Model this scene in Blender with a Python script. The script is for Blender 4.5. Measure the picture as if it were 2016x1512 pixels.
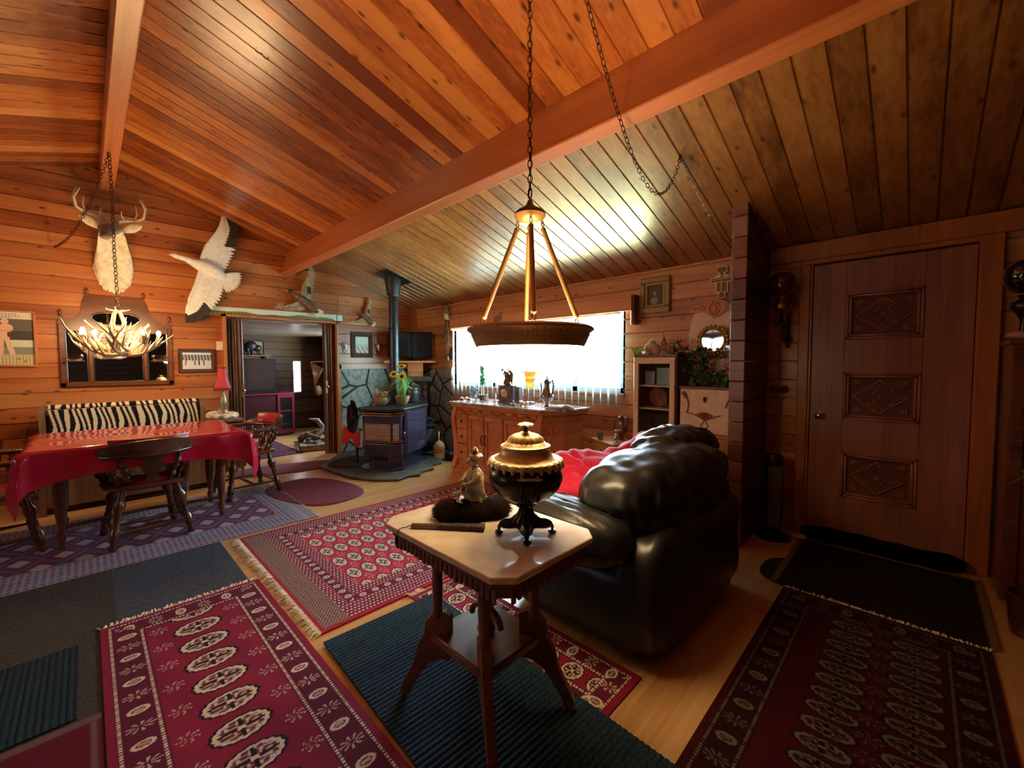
import bpy, bmesh, math, random
import numpy as np
from mathutils import Vector, Matrix, noise
random.seed(7); rng=np.random.default_rng(7)
PI=math.pi
S=bpy.context.scene
C=S.collection
for o in list(bpy.data.objects): bpy.data.objects.remove(o)

# ---------------------------------------------------------------- camera
cd=bpy.data.cameras.new('camera'); cam=bpy.data.objects.new('camera',cd); C.objects.link(cam)
cd.sensor_width=36; cd.lens=820/2016*36; cd.clip_start=.05; cd.clip_end=200
EYE=Vector((0,0,1.3))
pit,rol,yaw=[math.radians(a) for a in (2.72,-.15,45.62)]
FW=Vector((math.sin(yaw)*math.cos(pit),math.cos(yaw)*math.cos(pit),-math.sin(pit)))
RT=Vector((math.cos(yaw),-math.sin(yaw),0)); UP=RT.cross(FW)
R2=math.cos(rol)*RT+math.sin(rol)*UP; U2=-math.sin(rol)*RT+math.cos(rol)*UP
cam.matrix_world=Matrix(((R2.x,U2.x,-FW.x,0),(R2.y,U2.y,-FW.y,0),(R2.z,U2.z,-FW.z,1.3),(0,0,0,1)))
S.camera=cam
# ---------------------------------------------------------------- colour management, world, daylight
S.view_settings.view_transform='Standard'; S.view_settings.look='None'
S.view_settings.gamma=1; S.view_settings.use_curve_mapping=False
S.view_settings.exposure=0.62
w=bpy.data.worlds.new('world'); S.world=w; w.use_nodes=True
bg=w.node_tree.nodes['Background']; bg.inputs[0].default_value=(.86,.94,1,1); bg.inputs[1].default_value=3
def area(name,loc,look,sx,sy,en,col):
    l=bpy.data.lights.new(name,'AREA'); l.shape='RECTANGLE'; l.size=sx; l.size_y=sy; l.energy=en; l.color=col
    o=bpy.data.objects.new(name,l); C.objects.link(o); o.location=loc
    o.rotation_euler=(Vector(look)-Vector(loc)).to_track_quat('-Z','Y').to_euler(); return o
def point(name,loc,en,col,r=.03):
    l=bpy.data.lights.new(name,'POINT'); l.energy=en; l.color=col; l.shadow_soft_size=r
    o=bpy.data.objects.new(name,l); C.objects.link(o); o.location=loc; return o
# daylight: bright yard outside the big window, low so that it throws upward under the valance
area('daylight_ground_bounce',(4.9,3.7,.45),(2.5,3.6,2.6),3.4,1.3,620,(.92,1,.50))
area('daylight_sky',(6.1,4.7,2.0),(1.2,3.4,.9),8.5,3.6,2300,(.72,.86,1))
area('added_light_next_room',(3.62,7.35,1.45),(1.6,7.2,1.2),1.0,.8,6,(.9,.96,1))  # light behind an unseen side opening, added to brighten the next room

# ---------------------------------------------------------------- tagging
def tag(o,label,cat,group=None,kind=None):
    if label: o['label']=label
    if cat: o['category']=cat
    if group: o['group']=group
    if kind: o['kind']=kind
    return o
def thing(name,label,cat,loc=(0,0,0),rz=0,group=None):
    o=bpy.data.objects.new(name,None); C.objects.link(o); o.empty_display_size=.05
    o.location=loc; o.rotation_euler=(0,0,rz); return tag(o,label,cat,group)
def dup(root,loc,rz=0,label=None,scale=None):
    r=root.copy(); C.objects.link(r); r.location=loc; r.rotation_euler=(0,0,rz)
    if scale: r.scale=scale
    if label: r['label']=label
    for ch in list(root.children):
        c=ch.copy(); C.objects.link(c); c.parent=r
        for g in ch.children:
            d=g.copy(); C.objects.link(d); d.parent=c
    return r

# ---------------------------------------------------------------- mesh builder
def rotz(a): return Matrix.Rotation(a,4,'Z')
def T(x,y,z): return Matrix.Translation((x,y,z))
def frame(a,b):
    d=(Vector(b)-Vector(a)); q=d.to_track_quat('Z','Y').to_matrix().to_4x4(); return T(*a)@q
class MB:
    def __init__(s): s.v=[];s.f=[];s.m=[];s.mi=0;s.M=Matrix.Identity(4)
    def add(s,vs,fs,M=None):
        A=s.M@M if M is not None else s.M
        n=len(s.v); s.v+= [tuple(A@Vector(p)) for p in vs]
        s.f+=[tuple(i+n for i in f) for f in fs]; s.m+=[s.mi]*len(fs); return s
    def box(s,x0,x1,y0,y1,z0,z1,M=None,b=0):
        if b>0:
            b=min(b,abs(x1-x0)*.45,abs(y1-y0)*.45,abs(z1-z0)*.45)
            X=(x0,x1);Y=(y0,y1);Z=(z0,z1);vs=[];idx={}
            for i in (0,1):
                for j in (0,1):
                    for k in (0,1):
                        sx,sy,sz=(1,-1)[i]*b,(1,-1)[j]*b,(1,-1)[k]*b
                        idx[i,j,k]=(len(vs),len(vs)+1,len(vs)+2)
                        vs+=[(X[i],Y[j]+sy,Z[k]+sz),(X[i]+sx,Y[j],Z[k]+sz),(X[i]+sx,Y[j]+sy,Z[k])]
            g=lambda i,j,k,a: idx[i,j,k][a]
            fs=[]
            for i in (0,1):
                q=[g(i,0,0,0),g(i,1,0,0),g(i,1,1,0),g(i,0,1,0)]; fs.append(q if i else q[::-1])
                q=[g(0,i,0,1),g(1,i,0,1),g(1,i,1,1),g(0,i,1,1)]; fs.append(q[::-1] if i else q)
                q=[g(0,0,i,2),g(1,0,i,2),g(1,1,i,2),g(0,1,i,2)]; fs.append(q if i else q[::-1])
            for i in (0,1):
                for j in (0,1):
                    fs.append([g(i,j,0,0),g(i,j,1,0),g(i,j,1,1),g(i,j,0,1)])
                    fs.append([g(i,0,j,0),g(i,1,j,0),g(i,1,j,2),g(i,0,j,2)])
                    fs.append([g(0,i,j,1),g(1,i,j,1),g(1,i,j,2),g(0,i,j,2)])
                    for k in (0,1): fs.append([g(i,j,k,0),g(i,j,k,1),g(i,j,k,2)])
            return s.add(vs,fs,M)
        vs=[(x,y,z) for x in (x0,x1) for y in (y0,y1) for z in (z0,z1)]
        return s.add(vs,[(0,1,3,2),(4,6,7,5),(0,4,5,1),(2,3,7,6),(0,2,6,4),(1,5,7,3)],M)
    def rings(s,R,close=True,cap=True,M=None):
        n=len(R[0]); vs=[p for r in R for p in r]; fs=[]
        for i in range(len(R)-1):
            for j in range(n if close else n-1):
                k=(j+1)%n; fs.append((i*n+j,i*n+k,(i+1)*n+k,(i+1)*n+j))
        if cap: fs.append(tuple(range(n))[::-1]); fs.append(tuple(range((len(R)-1)*n,len(R)*n)))
        return s.add(vs,fs,M)
    def lathe(s,prof,n=24,M=None,lobes=0,amp=0,sq=1):
        R=[]
        for p in prof:
            r,z=p[0],p[1]; a_=p[2] if len(p)>2 else amp
            R.append([((r*(1+a_*math.cos(lobes*2*PI*j/n)))*math.cos(2*PI*j/n),(r*(1+a_*math.cos(lobes*2*PI*j/n)))*math.sin(2*PI*j/n)*sq,z) for j in range(n)])
        return s.rings(R,M=M)
    def cyl(s,a,b,r,r2=None,n=12):
        r2=r if r2 is None else r2; L=(Vector(b)-Vector(a)).length
        return s.lathe([(r,0),(r2,L)],n,frame(a,b))
    def turned(s,a,b,prof,n=12):
        L=(Vector(b)-Vector(a)).length
        return s.lathe([(r,z*L) for r,z in prof],n,frame(a,b))
    def tube(s,pts,r,n=8,close=False,flat=1):
        P=[Vector(p) for p in pts]; m=len(P); R=[]
        rr=r if hasattr(r,'__len__') else [r]*m
        up=None
        for i in range(m):
            if close: t=(P[(i+1)%m]-P[i-1])
            else: t=P[min(i+1,m-1)]-P[max(i-1,0)]
            if t.length<1e-9: t=Vector((0,0,1))
            t.normalize()
            if up is None: up=Vector((0,0,1)) if abs(t.z)<.9 else Vector((1,0,0))
            sd=t.cross(up)
            if sd.length<1e-6: sd=t.orthogonal()
            sd.normalize(); up=sd.cross(t).normalized()
            R.append([tuple(P[i]+rr[i]*(math.cos(2*PI*j/n)*sd+flat*math.sin(2*PI*j/n)*up)) for j in range(n)])
        if close: R.append(R[0]); return s.rings(R,cap=False)
        return s.rings(R)
    def sph(s,c,rx,ry=None,rz=None,n=14,m=9,M=None,e=1,nz=0,ns=3,seed=0):
        ry=rx if ry is None else ry; rz=rx if rz is None else rz; R=[]
        sg=lambda v,p: math.copysign(abs(v)**p,v)
        for i in range(m+1):
            th=-PI/2+PI*min(max(i/m,.004),.996); row=[]
            for j in range(n):
                ph=2*PI*j/n
                x,y,z=sg(math.cos(th),e)*sg(math.cos(ph),e),sg(math.cos(th),e)*sg(math.sin(ph),e),sg(math.sin(th),e)
                k=1+(nz*noise.noise(Vector((x*ns+seed,y*ns,z*ns))) if nz else 0)
                row.append((c[0]+rx*x*k,c[1]+ry*y*k,c[2]+rz*z*k))
            R.append(row)
        return s.rings(R,M=M)
    def prism(s,poly,z0,z1,M=None):
        n=len(poly)
        vs=[(x,y,z0) for x,y in poly]+[(x,y,z1) for x,y in poly]
        fs=[tuple(range(n))[::-1],tuple(range(n,2*n))]+[(i,(i+1)%n,n+(i+1)%n,n+i) for i in range(n)]
        return s.add(vs,fs,M)
    def quad(s,a,b,c,d,M=None): return s.add([a,b,c,d],[(0,1,2,3)],M)
    def build(s,name,mat,parent=None,smooth=None,bev=0,sub=0):
        me=bpy.data.meshes.new(name); me.from_pydata(s.v,[],s.f)
        for m in (mat if isinstance(mat,(list,tuple)) else [mat]): me.materials.append(m)
        me.polygons.foreach_set('material_index',s.m)
        bm=bmesh.new(); bm.from_mesh(me); bmesh.ops.recalc_face_normals(bm,faces=bm.faces); bm.to_mesh(me); bm.free()
        if smooth is not None:
            me.shade_smooth()
            if smooth<180: me.set_sharp_from_angle(angle=math.radians(smooth))
        o=bpy.data.objects.new(name,me); C.objects.link(o)
        if parent: o.parent=parent
        if bev:
            m=o.modifiers.new('b','BEVEL'); m.width=bev; m.segments=2; m.limit_method='ANGLE'; m.angle_limit=.6
        if sub:
            m=o.modifiers.new('s','SUBSURF'); m.levels=m.render_levels=sub
        return o
def painted(name,mat,fn,o0,du,dv,W,H,nx,ny,th=.004,parent=None,hf=None,taper=None):
    """a panel of its own thickness, its pattern as a colour attribute fn(U,V)->(n,3), relief hf(U,V)"""
    o0,du,dv=Vector(o0),Vector(du).normalized(),Vector(dv).normalized(); nn=du.cross(dv)
    U,V=np.meshgrid(np.linspace(0,W,nx+1),np.linspace(0,H,ny+1)); U=U.ravel();V=V.ravel()
    h=(hf(U,V) if hf else np.zeros_like(U))+th
    A=np.array(o0)[None]+U[:,None]*np.array(du)+V[:,None]*np.array(dv)+h[:,None]*np.array(nn)
    n=(nx+1)*(ny+1); i=np.arange(n).reshape(ny+1,nx+1)
    q=np.stack([i[:-1,:-1],i[:-1,1:],i[1:,1:],i[1:,:-1]],-1).reshape(-1,4)
    rim=np.concatenate([i[0,:],i[1:,-1],i[-1,-2::-1],i[-2:0:-1,0]])
    B=A[rim]-(h[rim])[:,None]*np.array(nn); k=len(rim)
    Vt=np.vstack([A,B]); r2=n+np.arange(k)
    sd=np.stack([rim,r2,np.roll(r2,-1),np.roll(rim,-1)],-1)
    F=np.vstack([q,sd]).tolist(); F.append(r2[::-1].tolist())
    me=bpy.data.meshes.new(name); me.from_pydata(Vt.tolist(),[],F); me.materials.append(mat)
    col=np.clip(fn(U,V),0,1); col=np.vstack([col,col[rim]])
    at=me.color_attributes.new('Col','FLOAT_COLOR','POINT')
    at.data.foreach_set('color',np.hstack([col,np.ones((len(col),1))]).astype(np.float32).ravel())
    o=bpy.data.objects.new(name,me); C.objects.link(o)
    if parent: o.parent=parent
    return o

# ---------------------------------------------------------------- materials
MAT={}
def nm(name):
    m=bpy.data.materials.new(name); m.use_nodes=True; N=m.node_tree.nodes; L=m.node_tree.links
    return m,N,L,N['Principled BSDF']
def mth(N,L,op,a,b=None,c=None):
    n=N.new('ShaderNodeMath'); n.operation=op
    for i,x in enumerate((a,b,c)):
        if x is None: continue
        if isinstance(x,(int,float)): n.inputs[i].default_value=x
        else: L.new(x,n.inputs[i])
    return n.outputs[0]
def ramp(N,L,f,stops):
    n=N.new('ShaderNodeValToRGB'); e=n.color_ramp.elements
    while len(e)<len(stops): e.new(.5)
    for k,(p,c) in zip(e,stops): k.position=p; k.color=(*c,1)
    L.new(f,n.inputs[0]); return n.outputs[0]
def mixc(N,L,f,a,b,mode='MIX'):
    n=N.new('ShaderNodeMix'); n.data_type='RGBA'; n.blend_type=mode
    for s_,x in ((n.inputs[0],f),(n.inputs[6],a),(n.inputs[7],b)):
        if isinstance(x,(int,float)): s_.default_value=x
        elif isinstance(x,tuple): s_.default_value=(*x,1)
        else: L.new(x,s_)
    return n.outputs[2]
def flat(name,col,rough=.5,metal=0,var=.15,ns=12,bump=0,coat=0,emis=None,es=0,trans=0,sheen=0,col2=None,spec=.5,alpha=1):
    if name in MAT: return MAT[name]
    m,N,L,B=nm(name)
    tc=N.new('ShaderNodeTexCoord'); nz=N.new('ShaderNodeTexNoise'); nz.inputs['Scale'].default_value=ns; nz.inputs['Detail'].default_value=5
    L.new(tc.outputs['Object'],nz.inputs['Vector'])
    a=col; b=col2 or tuple(c*(1-var) for c in col)
    c=ramp(N,L,nz.outputs[0],[(.35,b),(.65,tuple(min(1,k*(1+var*.5)) for k in a))])
    L.new(c,B.inputs['Base Color'])
    B.inputs['Roughness'].default_value=rough; B.inputs['Metallic'].default_value=metal
    B.inputs['Coat Weight'].default_value=coat; B.inputs['Transmission Weight'].default_value=trans
    B.inputs['Sheen Weight'].default_value=sheen; B.inputs['Specular IOR Level'].default_value=spec
    if alpha<1: B.inputs['Alpha'].default_value=alpha
    if emis: B.inputs['Emission Color'].default_value=(*emis,1); B.inputs['Emission Strength'].default_value=es
    if bump:
        bp=N.new('ShaderNodeBump'); bp.inputs['Strength'].default_value=bump; bp.inputs['Distance'].default_value=.01
        L.new(nz.outputs[0],bp.inputs['Height']); L.new(bp.outputs[0],B.inputs['Normal'])
    MAT[name]=m; return m
def wood(name,c1,c2,c3,ga=0,pa=2,pw=.142,po=0,knots=1,rough=.35,coat=.25,gs=1,ends=0,pv=.5,kd=(.05,.012,.003)):
    """boards: ga = grain axis, pa = axis across the boards, pw board width; c1 dark, c2 mid, c3 light"""
    if name in MAT: return MAT[name]
    m,N,L,B=nm(name)
    tc=N.new('ShaderNodeTexCoord'); sp=N.new('ShaderNodeSeparateXYZ'); L.new(tc.outputs['Object'],sp.inputs[0])
    O=[sp.outputs[i] for i in range(3)]; g=O[ga]; p=O[pa]; q=O[3-ga-pa]
    cell=mth(N,L,'FLOOR',mth(N,L,'DIVIDE',mth(N,L,'SUBTRACT',p,po),pw))
    wn=N.new('ShaderNodeTexWhiteNoise'); wn.noise_dimensions='1D'; L.new(cell,wn.inputs['W']); rnd=wn.outputs['Value']
    if ends:
        g2=mth(N,L,'FLOOR',mth(N,L,'DIVIDE',mth(N,L,'ADD',g,mth(N,L,'MULTIPLY',rnd,ends)),ends))
        wn2=N.new('ShaderNodeTexWhiteNoise'); wn2.noise_dimensions='2D'; cb=N.new('ShaderNodeCombineXYZ'); L.new(cell,cb.inputs[0]); L.new(g2,cb.inputs[1]); L.new(cb.outputs[0],wn2.inputs['Vector']); rnd=wn2.outputs['Value']
    def vec(a,b,c):
        n=N.new('ShaderNodeCombineXYZ')
        for i,x in enumerate((a,b,c)): L.new(x,n.inputs[i])
        return n.outputs[0]
    off=mth(N,L,'MULTIPLY',rnd,37.)
    v1=vec(mth(N,L,'ADD',mth(N,L,'MULTIPLY',g,1.6*gs),off),mth(N,L,'MULTIPLY',p,38*gs),mth(N,L,'MULTIPLY',q,38*gs))
    n1=N.new('ShaderNodeTexNoise'); n1.inputs['Scale'].default_value=1; n1.inputs['Detail'].default_value=5; n1.inputs['Distortion'].default_value=.6; L.new(v1,n1.inputs['Vector'])
    v2=vec(mth(N,L,'ADD',mth(N,L,'MULTIPLY',g,.8*gs),off),mth(N,L,'ADD',mth(N,L,'MULTIPLY',p,9*gs),off),mth(N,L,'MULTIPLY',q,9*gs))
    n2=N.new('ShaderNodeTexNoise'); n2.inputs['Scale'].default_value=1; n2.inputs['Detail'].default_value=2; L.new(v2,n2.inputs['Vector'])
    f=mth(N,L,'ADD',mth(N,L,'MULTIPLY',n1.outputs[0],.5),mth(N,L,'MULTIPLY',n2.outputs[0],.5))
    f=mth(N,L,'ADD',f,mth(N,L,'MULTIPLY',mth(N,L,'SUBTRACT',rnd,.5),pv))
    col=ramp(N,L,f,[(.28,c1),(.5,c2),(.75,c3)])
    if knots:
        v3=vec(mth(N,L,'ADD',mth(N,L,'MULTIPLY',g,4.2),mth(N,L,'MULTIPLY',rnd,11.)),mth(N,L,'MULTIPLY',p,8.5),mth(N,L,'MULTIPLY',q,1.))
        vo=N.new('ShaderNodeTexVoronoi'); vo.voronoi_dimensions='2D'; vo.inputs['Scale'].default_value=knots; vo.inputs['Randomness'].default_value=1; L.new(v3,vo.inputs['Vector'])
        n3=N.new('ShaderNodeTexNoise'); n3.inputs['Scale'].default_value=30; L.new(tc.outputs['Object'],n3.inputs['Vector'])
        d=mth(N,L,'ADD',vo.outputs['Distance'],mth(N,L,'MULTIPLY',n3.outputs[0],.06))
        k=N.new('ShaderNodeMapRange'); k.interpolation_type='SMOOTHSTEP'; L.new(d,k.inputs[0])
        k.inputs[1].default_value=.05; k.inputs[2].default_value=.17; k.inputs[3].default_value=1; k.inputs[4].default_value=0
        k2=N.new('ShaderNodeMapRange'); L.new(vo.outputs['Color'],k2.inputs[0]); k2.inputs[1].default_value=.52; k2.inputs[2].default_value=.56
        col=mixc(N,L,mth(N,L,'MULTIPLY',k.outputs[0],mth(N,L,'MULTIPLY',k2.outputs[0],.85)),col,kd)
    L.new(col,B.inputs['Base Color']); B.inputs['Roughness'].default_value=rough
    B.inputs['Coat Weight'].default_value=coat; B.inputs['Coat Roughness'].default_value=.25
    bp=N.new('ShaderNodeBump'); bp.inputs['Strength'].default_value=.12; bp.inputs['Distance'].default_value=.004
    L.new(n1.outputs[0],bp.inputs['Height']); L.new(bp.outputs[0],B.inputs['Normal'])
    MAT[name]=m; return m
def vcol(name,rough=.9,sheen=.0,bump=.4,bs=700,spec=.2,coat=0,emis=0):
    if name in MAT: return MAT[name]
    m,N,L,B=nm(name); a=N.new('ShaderNodeVertexColor'); a.layer_name='Col'
    tc=N.new('ShaderNodeTexCoord'); nz=N.new('ShaderNodeTexNoise'); nz.inputs['Scale'].default_value=bs; L.new(tc.outputs['Object'],nz.inputs['Vector'])
    c=mixc(N,L,.35,a.outputs[0],ramp(N,L,nz.outputs[0],[(.3,(.35,.35,.35)),(.7,(1,1,1))]),'MULTIPLY') if bump else a.outputs[0]
    L.new(c,B.inputs['Base Color']); B.inputs['Roughness'].default_value=rough; B.inputs['Sheen Weight'].default_value=sheen
    B.inputs['Specular IOR Level'].default_value=spec; B.inputs['Coat Weight'].default_value=coat
    if bump:
        bp=N.new('ShaderNodeBump'); bp.inputs['Strength'].default_value=bump; bp.inputs['Distance'].default_value=.003
        L.new(nz.outputs[0],bp.inputs['Height']); L.new(bp.outputs[0],B.inputs['Normal'])
    MAT[name]=m; return m
PO=.0402
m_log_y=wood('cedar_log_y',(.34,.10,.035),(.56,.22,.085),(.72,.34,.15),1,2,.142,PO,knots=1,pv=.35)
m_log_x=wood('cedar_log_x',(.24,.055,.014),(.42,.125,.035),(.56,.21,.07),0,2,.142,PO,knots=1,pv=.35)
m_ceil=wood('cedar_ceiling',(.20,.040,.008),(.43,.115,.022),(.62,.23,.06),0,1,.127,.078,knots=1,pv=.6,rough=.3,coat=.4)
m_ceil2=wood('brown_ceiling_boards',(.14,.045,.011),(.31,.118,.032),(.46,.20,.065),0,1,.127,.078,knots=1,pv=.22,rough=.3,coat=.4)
m_beam=wood('cedar_beam',(.34,.085,.022),(.50,.145,.042),(.60,.21,.075),1,2,9,0,knots=0,pv=0,rough=.4,gs=.7)
m_door=wood('door_fir',(.28,.10,.07),(.42,.17,.125),(.50,.23,.17),2,1,.3,0,knots=0,pv=.2,rough=.35)
m_trim=wood('trim_wood',(.30,.08,.02),(.46,.15,.045),(.58,.22,.075),2,1,.5,0,knots=0,pv=.1)
m_floor=wood('laminate_floor',(.42,.21,.075),(.60,.34,.14),(.72,.46,.22),0,1,.12,.02,knots=0,pv=.25,rough=.28,coat=.4,ends=1.2)
m_dark=wood('dark_walnut',(.035,.010,.004),(.085,.025,.010),(.14,.045,.018),0,2,.5,0,knots=0,pv=.1,rough=.22,coat=.6)
m_oak=wood('reddish_oak',(.44,.13,.05),(.64,.24,.10),(.76,.34,.17),1,2,.6,0,knots=0,pv=.15,rough=.4)
m_oak2=wood('golden_oak',(.34,.14,.045),(.50,.24,.09),(.62,.34,.15),2,1,.6,0,knots=0,pv=.1,rough=.4)
m_oakp=wood('pale_quartered_oak',(.70,.44,.31),(.83,.60,.45),(.9,.70,.56),1,2,.9,0,knots=0,pv=.1,rough=.4,gs=1.5)
m_grey=wood('old_grey_wood',(.10,.05,.025),(.20,.11,.06),(.32,.19,.11),2,0,.5,0,knots=0,pv=.1,rough=.6,coat=0)
m_mah=wood('mahogany',(.07,.018,.006),(.16,.045,.016),(.24,.075,.028),0,2,.5,0,knots=0,pv=.1,rough=.3,coat=.4)
m_black=flat('black_iron',(.012,.012,.014),.45,.3)
m_blackg=flat('black_gloss',(.01,.01,.012),.08,0,coat=1)
m_steel=flat('brushed_silver',(.55,.52,.48),.22,1)
m_pew=flat('aged_pewter',(.30,.27,.25),.28,1)
m_brass=flat('brass',(.65,.42,.14),.28,1)
m_bronze=flat('dark_bronze',(.07,.045,.03),.3,.9)
m_chain=flat('antique_brass_chain',(.12,.07,.03),.35,.9)
def pane_mat():
    m=bpy.data.materials.new('clear_glass'); m.use_nodes=True; N=m.node_tree.nodes; L=m.node_tree.links; N.remove(N['Principled BSDF'])
    t=N.new('ShaderNodeBsdfTransparent'); t.inputs[0].default_value=(.94,.97,.97,1); g=N.new('ShaderNodeBsdfGlossy'); g.inputs['Roughness'].default_value=.02; g.inputs[0].default_value=(1,1,1,1)
    f=N.new('ShaderNodeLayerWeight'); f.inputs[0].default_value=.5; ff=mth(N,L,'ADD',mth(N,L,'MULTIPLY',mth(N,L,'POWER',f.outputs['Facing'],5),.8),.04); x=N.new('ShaderNodeMixShader'); L.new(ff,x.inputs[0]); L.new(t.outputs[0],x.inputs[1]); L.new(g.outputs[0],x.inputs[2]); L.new(x.outputs[0],N['Material Output'].inputs[0]); return m
m_glass=pane_mat()
m_gold=flat('gilt',(.60,.38,.13),.4,.8,bump=.5,ns=60)
m_white=flat('off_white',(.8,.78,.7),.5)
m_mirror=flat('mirror_glass',(.9,.9,.88),.02,1,var=0)
m_marble=flat('cream_marble',(.78,.70,.60),.10,0,coat=.9,ns=9,col2=(.64,.52,.38))
m_rust=flat('antler',(.50,.40,.25),.5,0,ns=9,var=.3)
m_green=flat('leaf_green',(.06,.22,.05),.5,var=.5,ns=25)
m_red=flat('red_cloth',(.56,.004,.045),.75,var=.08)
# ================================================================= THE ROOM
GY=6.06; WX=3.81; LX=-3.5; BY=-3.2; RX=.22; SL=.32
def cz(x): return 2.19+SL*(WX-x) if x>RX else 2.19+SL*(WX-RX)-SL*(RX-x)
def struct(name,mb,mat,parent=None,**k):
    o=mb.build(name,mat,parent,**k)
    if parent is None: o['kind']='structure'
    return o
def boardrows(mb,axis,rects,face,inn,gd=.012,gw=.013,back=.05,off=PO,pitch=.142):
    """grooved horizontal boards; axis 'x': wall in plane y=face, boards along x; 'y': plane x=face. inn = +-1 direction into the room"""
    for a0,a1,z0,z1 in rects:
        k0=math.floor((z0-off)/pitch); prof=[]
        zs=[]
        k=k0
        prof.append((z0,0))
        k=k0+1
        while off+k*pitch<z1-.004:
            z=off+k*pitch
            if z>z0+.01: prof+=[(z-gw/2,0),(z-gw*.15,-gd),(z+gw*.15,-gd),(z+gw/2,0)]
            k+=1
        prof.append((z1,0))
        fr=[];
        n=len(prof)
        def pt(a,z,d):
            return (a,face+inn*d,z) if axis=='x' else (face+inn*d,a,z)
        vs=[pt(a0,z,d) for z,d in prof]+[pt(a1,z,d) for z,d in prof]+[pt(a0,z0,-back),pt(a0,z1,-back),pt(a1,z0,-back),pt(a1,z1,-back)]
        fs=[(i,i+1,n+i+1,n+i) for i in range(n-1)]
        b=2*n
        fs+=[tuple(range(n))+(b+1,b),tuple(range(n,2*n))+(b+3,b+2),(b,b+1,b+3,b+2),(0,n,b+2,b),(n-1,2*n-1,b+3,b+1)]
        mb.add(vs,fs)
# floor
struct('floor',MB().box(LX-.1,WX+.1,BY-.1,11,-.06,0),m_floor)
# window wall + door wall (one log wall), openings: window y 2.14..4.92 z .99..1.90 ; door y -.24..0.60 z 0..2.03
WY0,WY1,WZ0,WZ1=2.15,4.90,1.0,1.92
mb=MB(); boardrows(mb,'y',[(WY1,GY+.2,0,2.3),(WY0,WY1,0,WZ0),(WY0,WY1,WZ1,2.3),(.60,WY0,0,2.3),(-.245,.60,2.03,2.3),(BY,-.245,0,2.3)],WX,-1,back=.12)
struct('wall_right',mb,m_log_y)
# gable wall, opening x 1.2..2.53, z 0..1.885
DX0,DX1,DZ=1.2,2.53,1.885
mb=MB(); boardrows(mb,'x',[(LX,DX0,0,3.5),(DX0,DX1,DZ,3.5),(DX1,WX+.1,0,3.5)],GY,-1,back=.12)
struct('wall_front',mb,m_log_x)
mb=MB(); boardrows(mb,'x',[(LX,WX+.1,0,3.5)],BY,1,back=.1); m_back=flat('dark_unseen_boards',(.035,.014,.007),.6); struct('wall_back',mb,m_back)  # unseen walls, back and left, coloured dark to cut bounce light
mb=MB(); boardrows(mb,'y',[(BY,.6,0,2.4),(.6,3.1,0,2.4),(4.4,GY,0,2.4),(3.1,4.4,0,1.15),(3.1,4.4,2.05,2.4)],LX,1,back=.1); struct('wall_left',mb,m_back)
# ceiling: grooved boards running down the slope
def ceilpart(mb,xa,xb,y0,y1,gd=.010,gw=.013):
    prof=[(y0,0)]; k=math.floor((y0-.078)/.127)+1
    while .078+k*.127<y1-.01:
        y=.078+k*.127
        if y>y0+.01: prof+=[(y-gw/2,0),(y-gw*.15,gd),(y+gw*.15,gd),(y+gw/2,0)]
        k+=1
    prof.append((y1,0)); n=len(prof)
    vs=[(xa,y,cz(xa)+d) for y,d in prof]+[(xb,y,cz(xb)+d) for y,d in prof]
    t=.08; vs+=[(xa,y0,cz(xa)+t),(xa,y1,cz(xa)+t),(xb,y0,cz(xb)+t),(xb,y1,cz(xb)+t)]; b=2*n
    fs=[(i,i+1,n+i+1,n+i) for i in range(n-1)]+[(b,b+1,b+3,b+2),tuple(range(n))+(b+1,b),tuple(range(n,2*n))+(b+3,b+2),(0,n,b+2,b),(n-1,2*n-1,b+3,b+1)]
    mb.add(vs,fs)
mb=MB(); ceilpart(mb,RX+1e-4,1.96,BY-.1,GY+.15); ceilpart(mb,LX-.1,RX-1e-4,BY-.1,GY+.15)
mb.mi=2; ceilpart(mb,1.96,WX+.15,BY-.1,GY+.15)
# the carved 3 on one ceiling board, and the knots' groove
mb.mi=1
cx,cy=.80,2.86
p3=[]
for t in np.linspace(-2.2,1.5,10): p3.append((cx+.018+.016*math.sin(t)*-1,cy+.016*math.cos(t)))
P3=[(-.03,.016),(-.036,0),(-.03,-.016),(-.014,-.018),(-.004,-.004),(0,.004),(.004,-.006),(.016,-.02),(.032,-.016),(.036,0),(.03,.016)]
mb.tube([(cx+a,cy-b,cz(cx+a)-.001) for a,b in P3],.0022,5)
mb.mi=0
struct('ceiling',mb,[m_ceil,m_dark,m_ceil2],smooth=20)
# beams, perpendicular to the roof slope
def beam(xc,zt,w,d,tilt):
    mb=MB(); M=T(xc,0,zt)@Matrix.Rotation(tilt,4,'Y'); mb.box(0,w,BY,GY,-d,.02,M,b=.006); return mb
struct('trim_1',beam(1.925,2.79,.088,.318,math.atan(SL)),m_beam)
struct('trim_2',beam(.165,3.34,.105,.24,0),m_beam)
# stub log wall
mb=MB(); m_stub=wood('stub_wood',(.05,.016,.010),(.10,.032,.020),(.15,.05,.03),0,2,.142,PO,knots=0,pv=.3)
k=0; z=0
while z<2.45:
    z1=min(PO+.142*(k+1),2.45); e=rng.uniform(-.006,.006)
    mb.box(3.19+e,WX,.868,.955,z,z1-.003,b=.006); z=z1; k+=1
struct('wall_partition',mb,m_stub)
mb=MB(); mb.mi=0
k=0; z=0
while z<2.45:
    z1=min(PO+.142*(k+1),2.45); mb.box(3.170,3.186,.862,.961,z+.002,z1-.003,b=.005)
    mb.cyl((3.172,.93,z+.02),(3.165,.93,z+.02),.006,n=8); z=z1; k+=1
struct('trim_3',mb,wood('end_log',(.15,.06,.05),(.23,.10,.08),(.30,.14,.115),2,2,.142,PO,knots=0,pv=.4))
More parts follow.
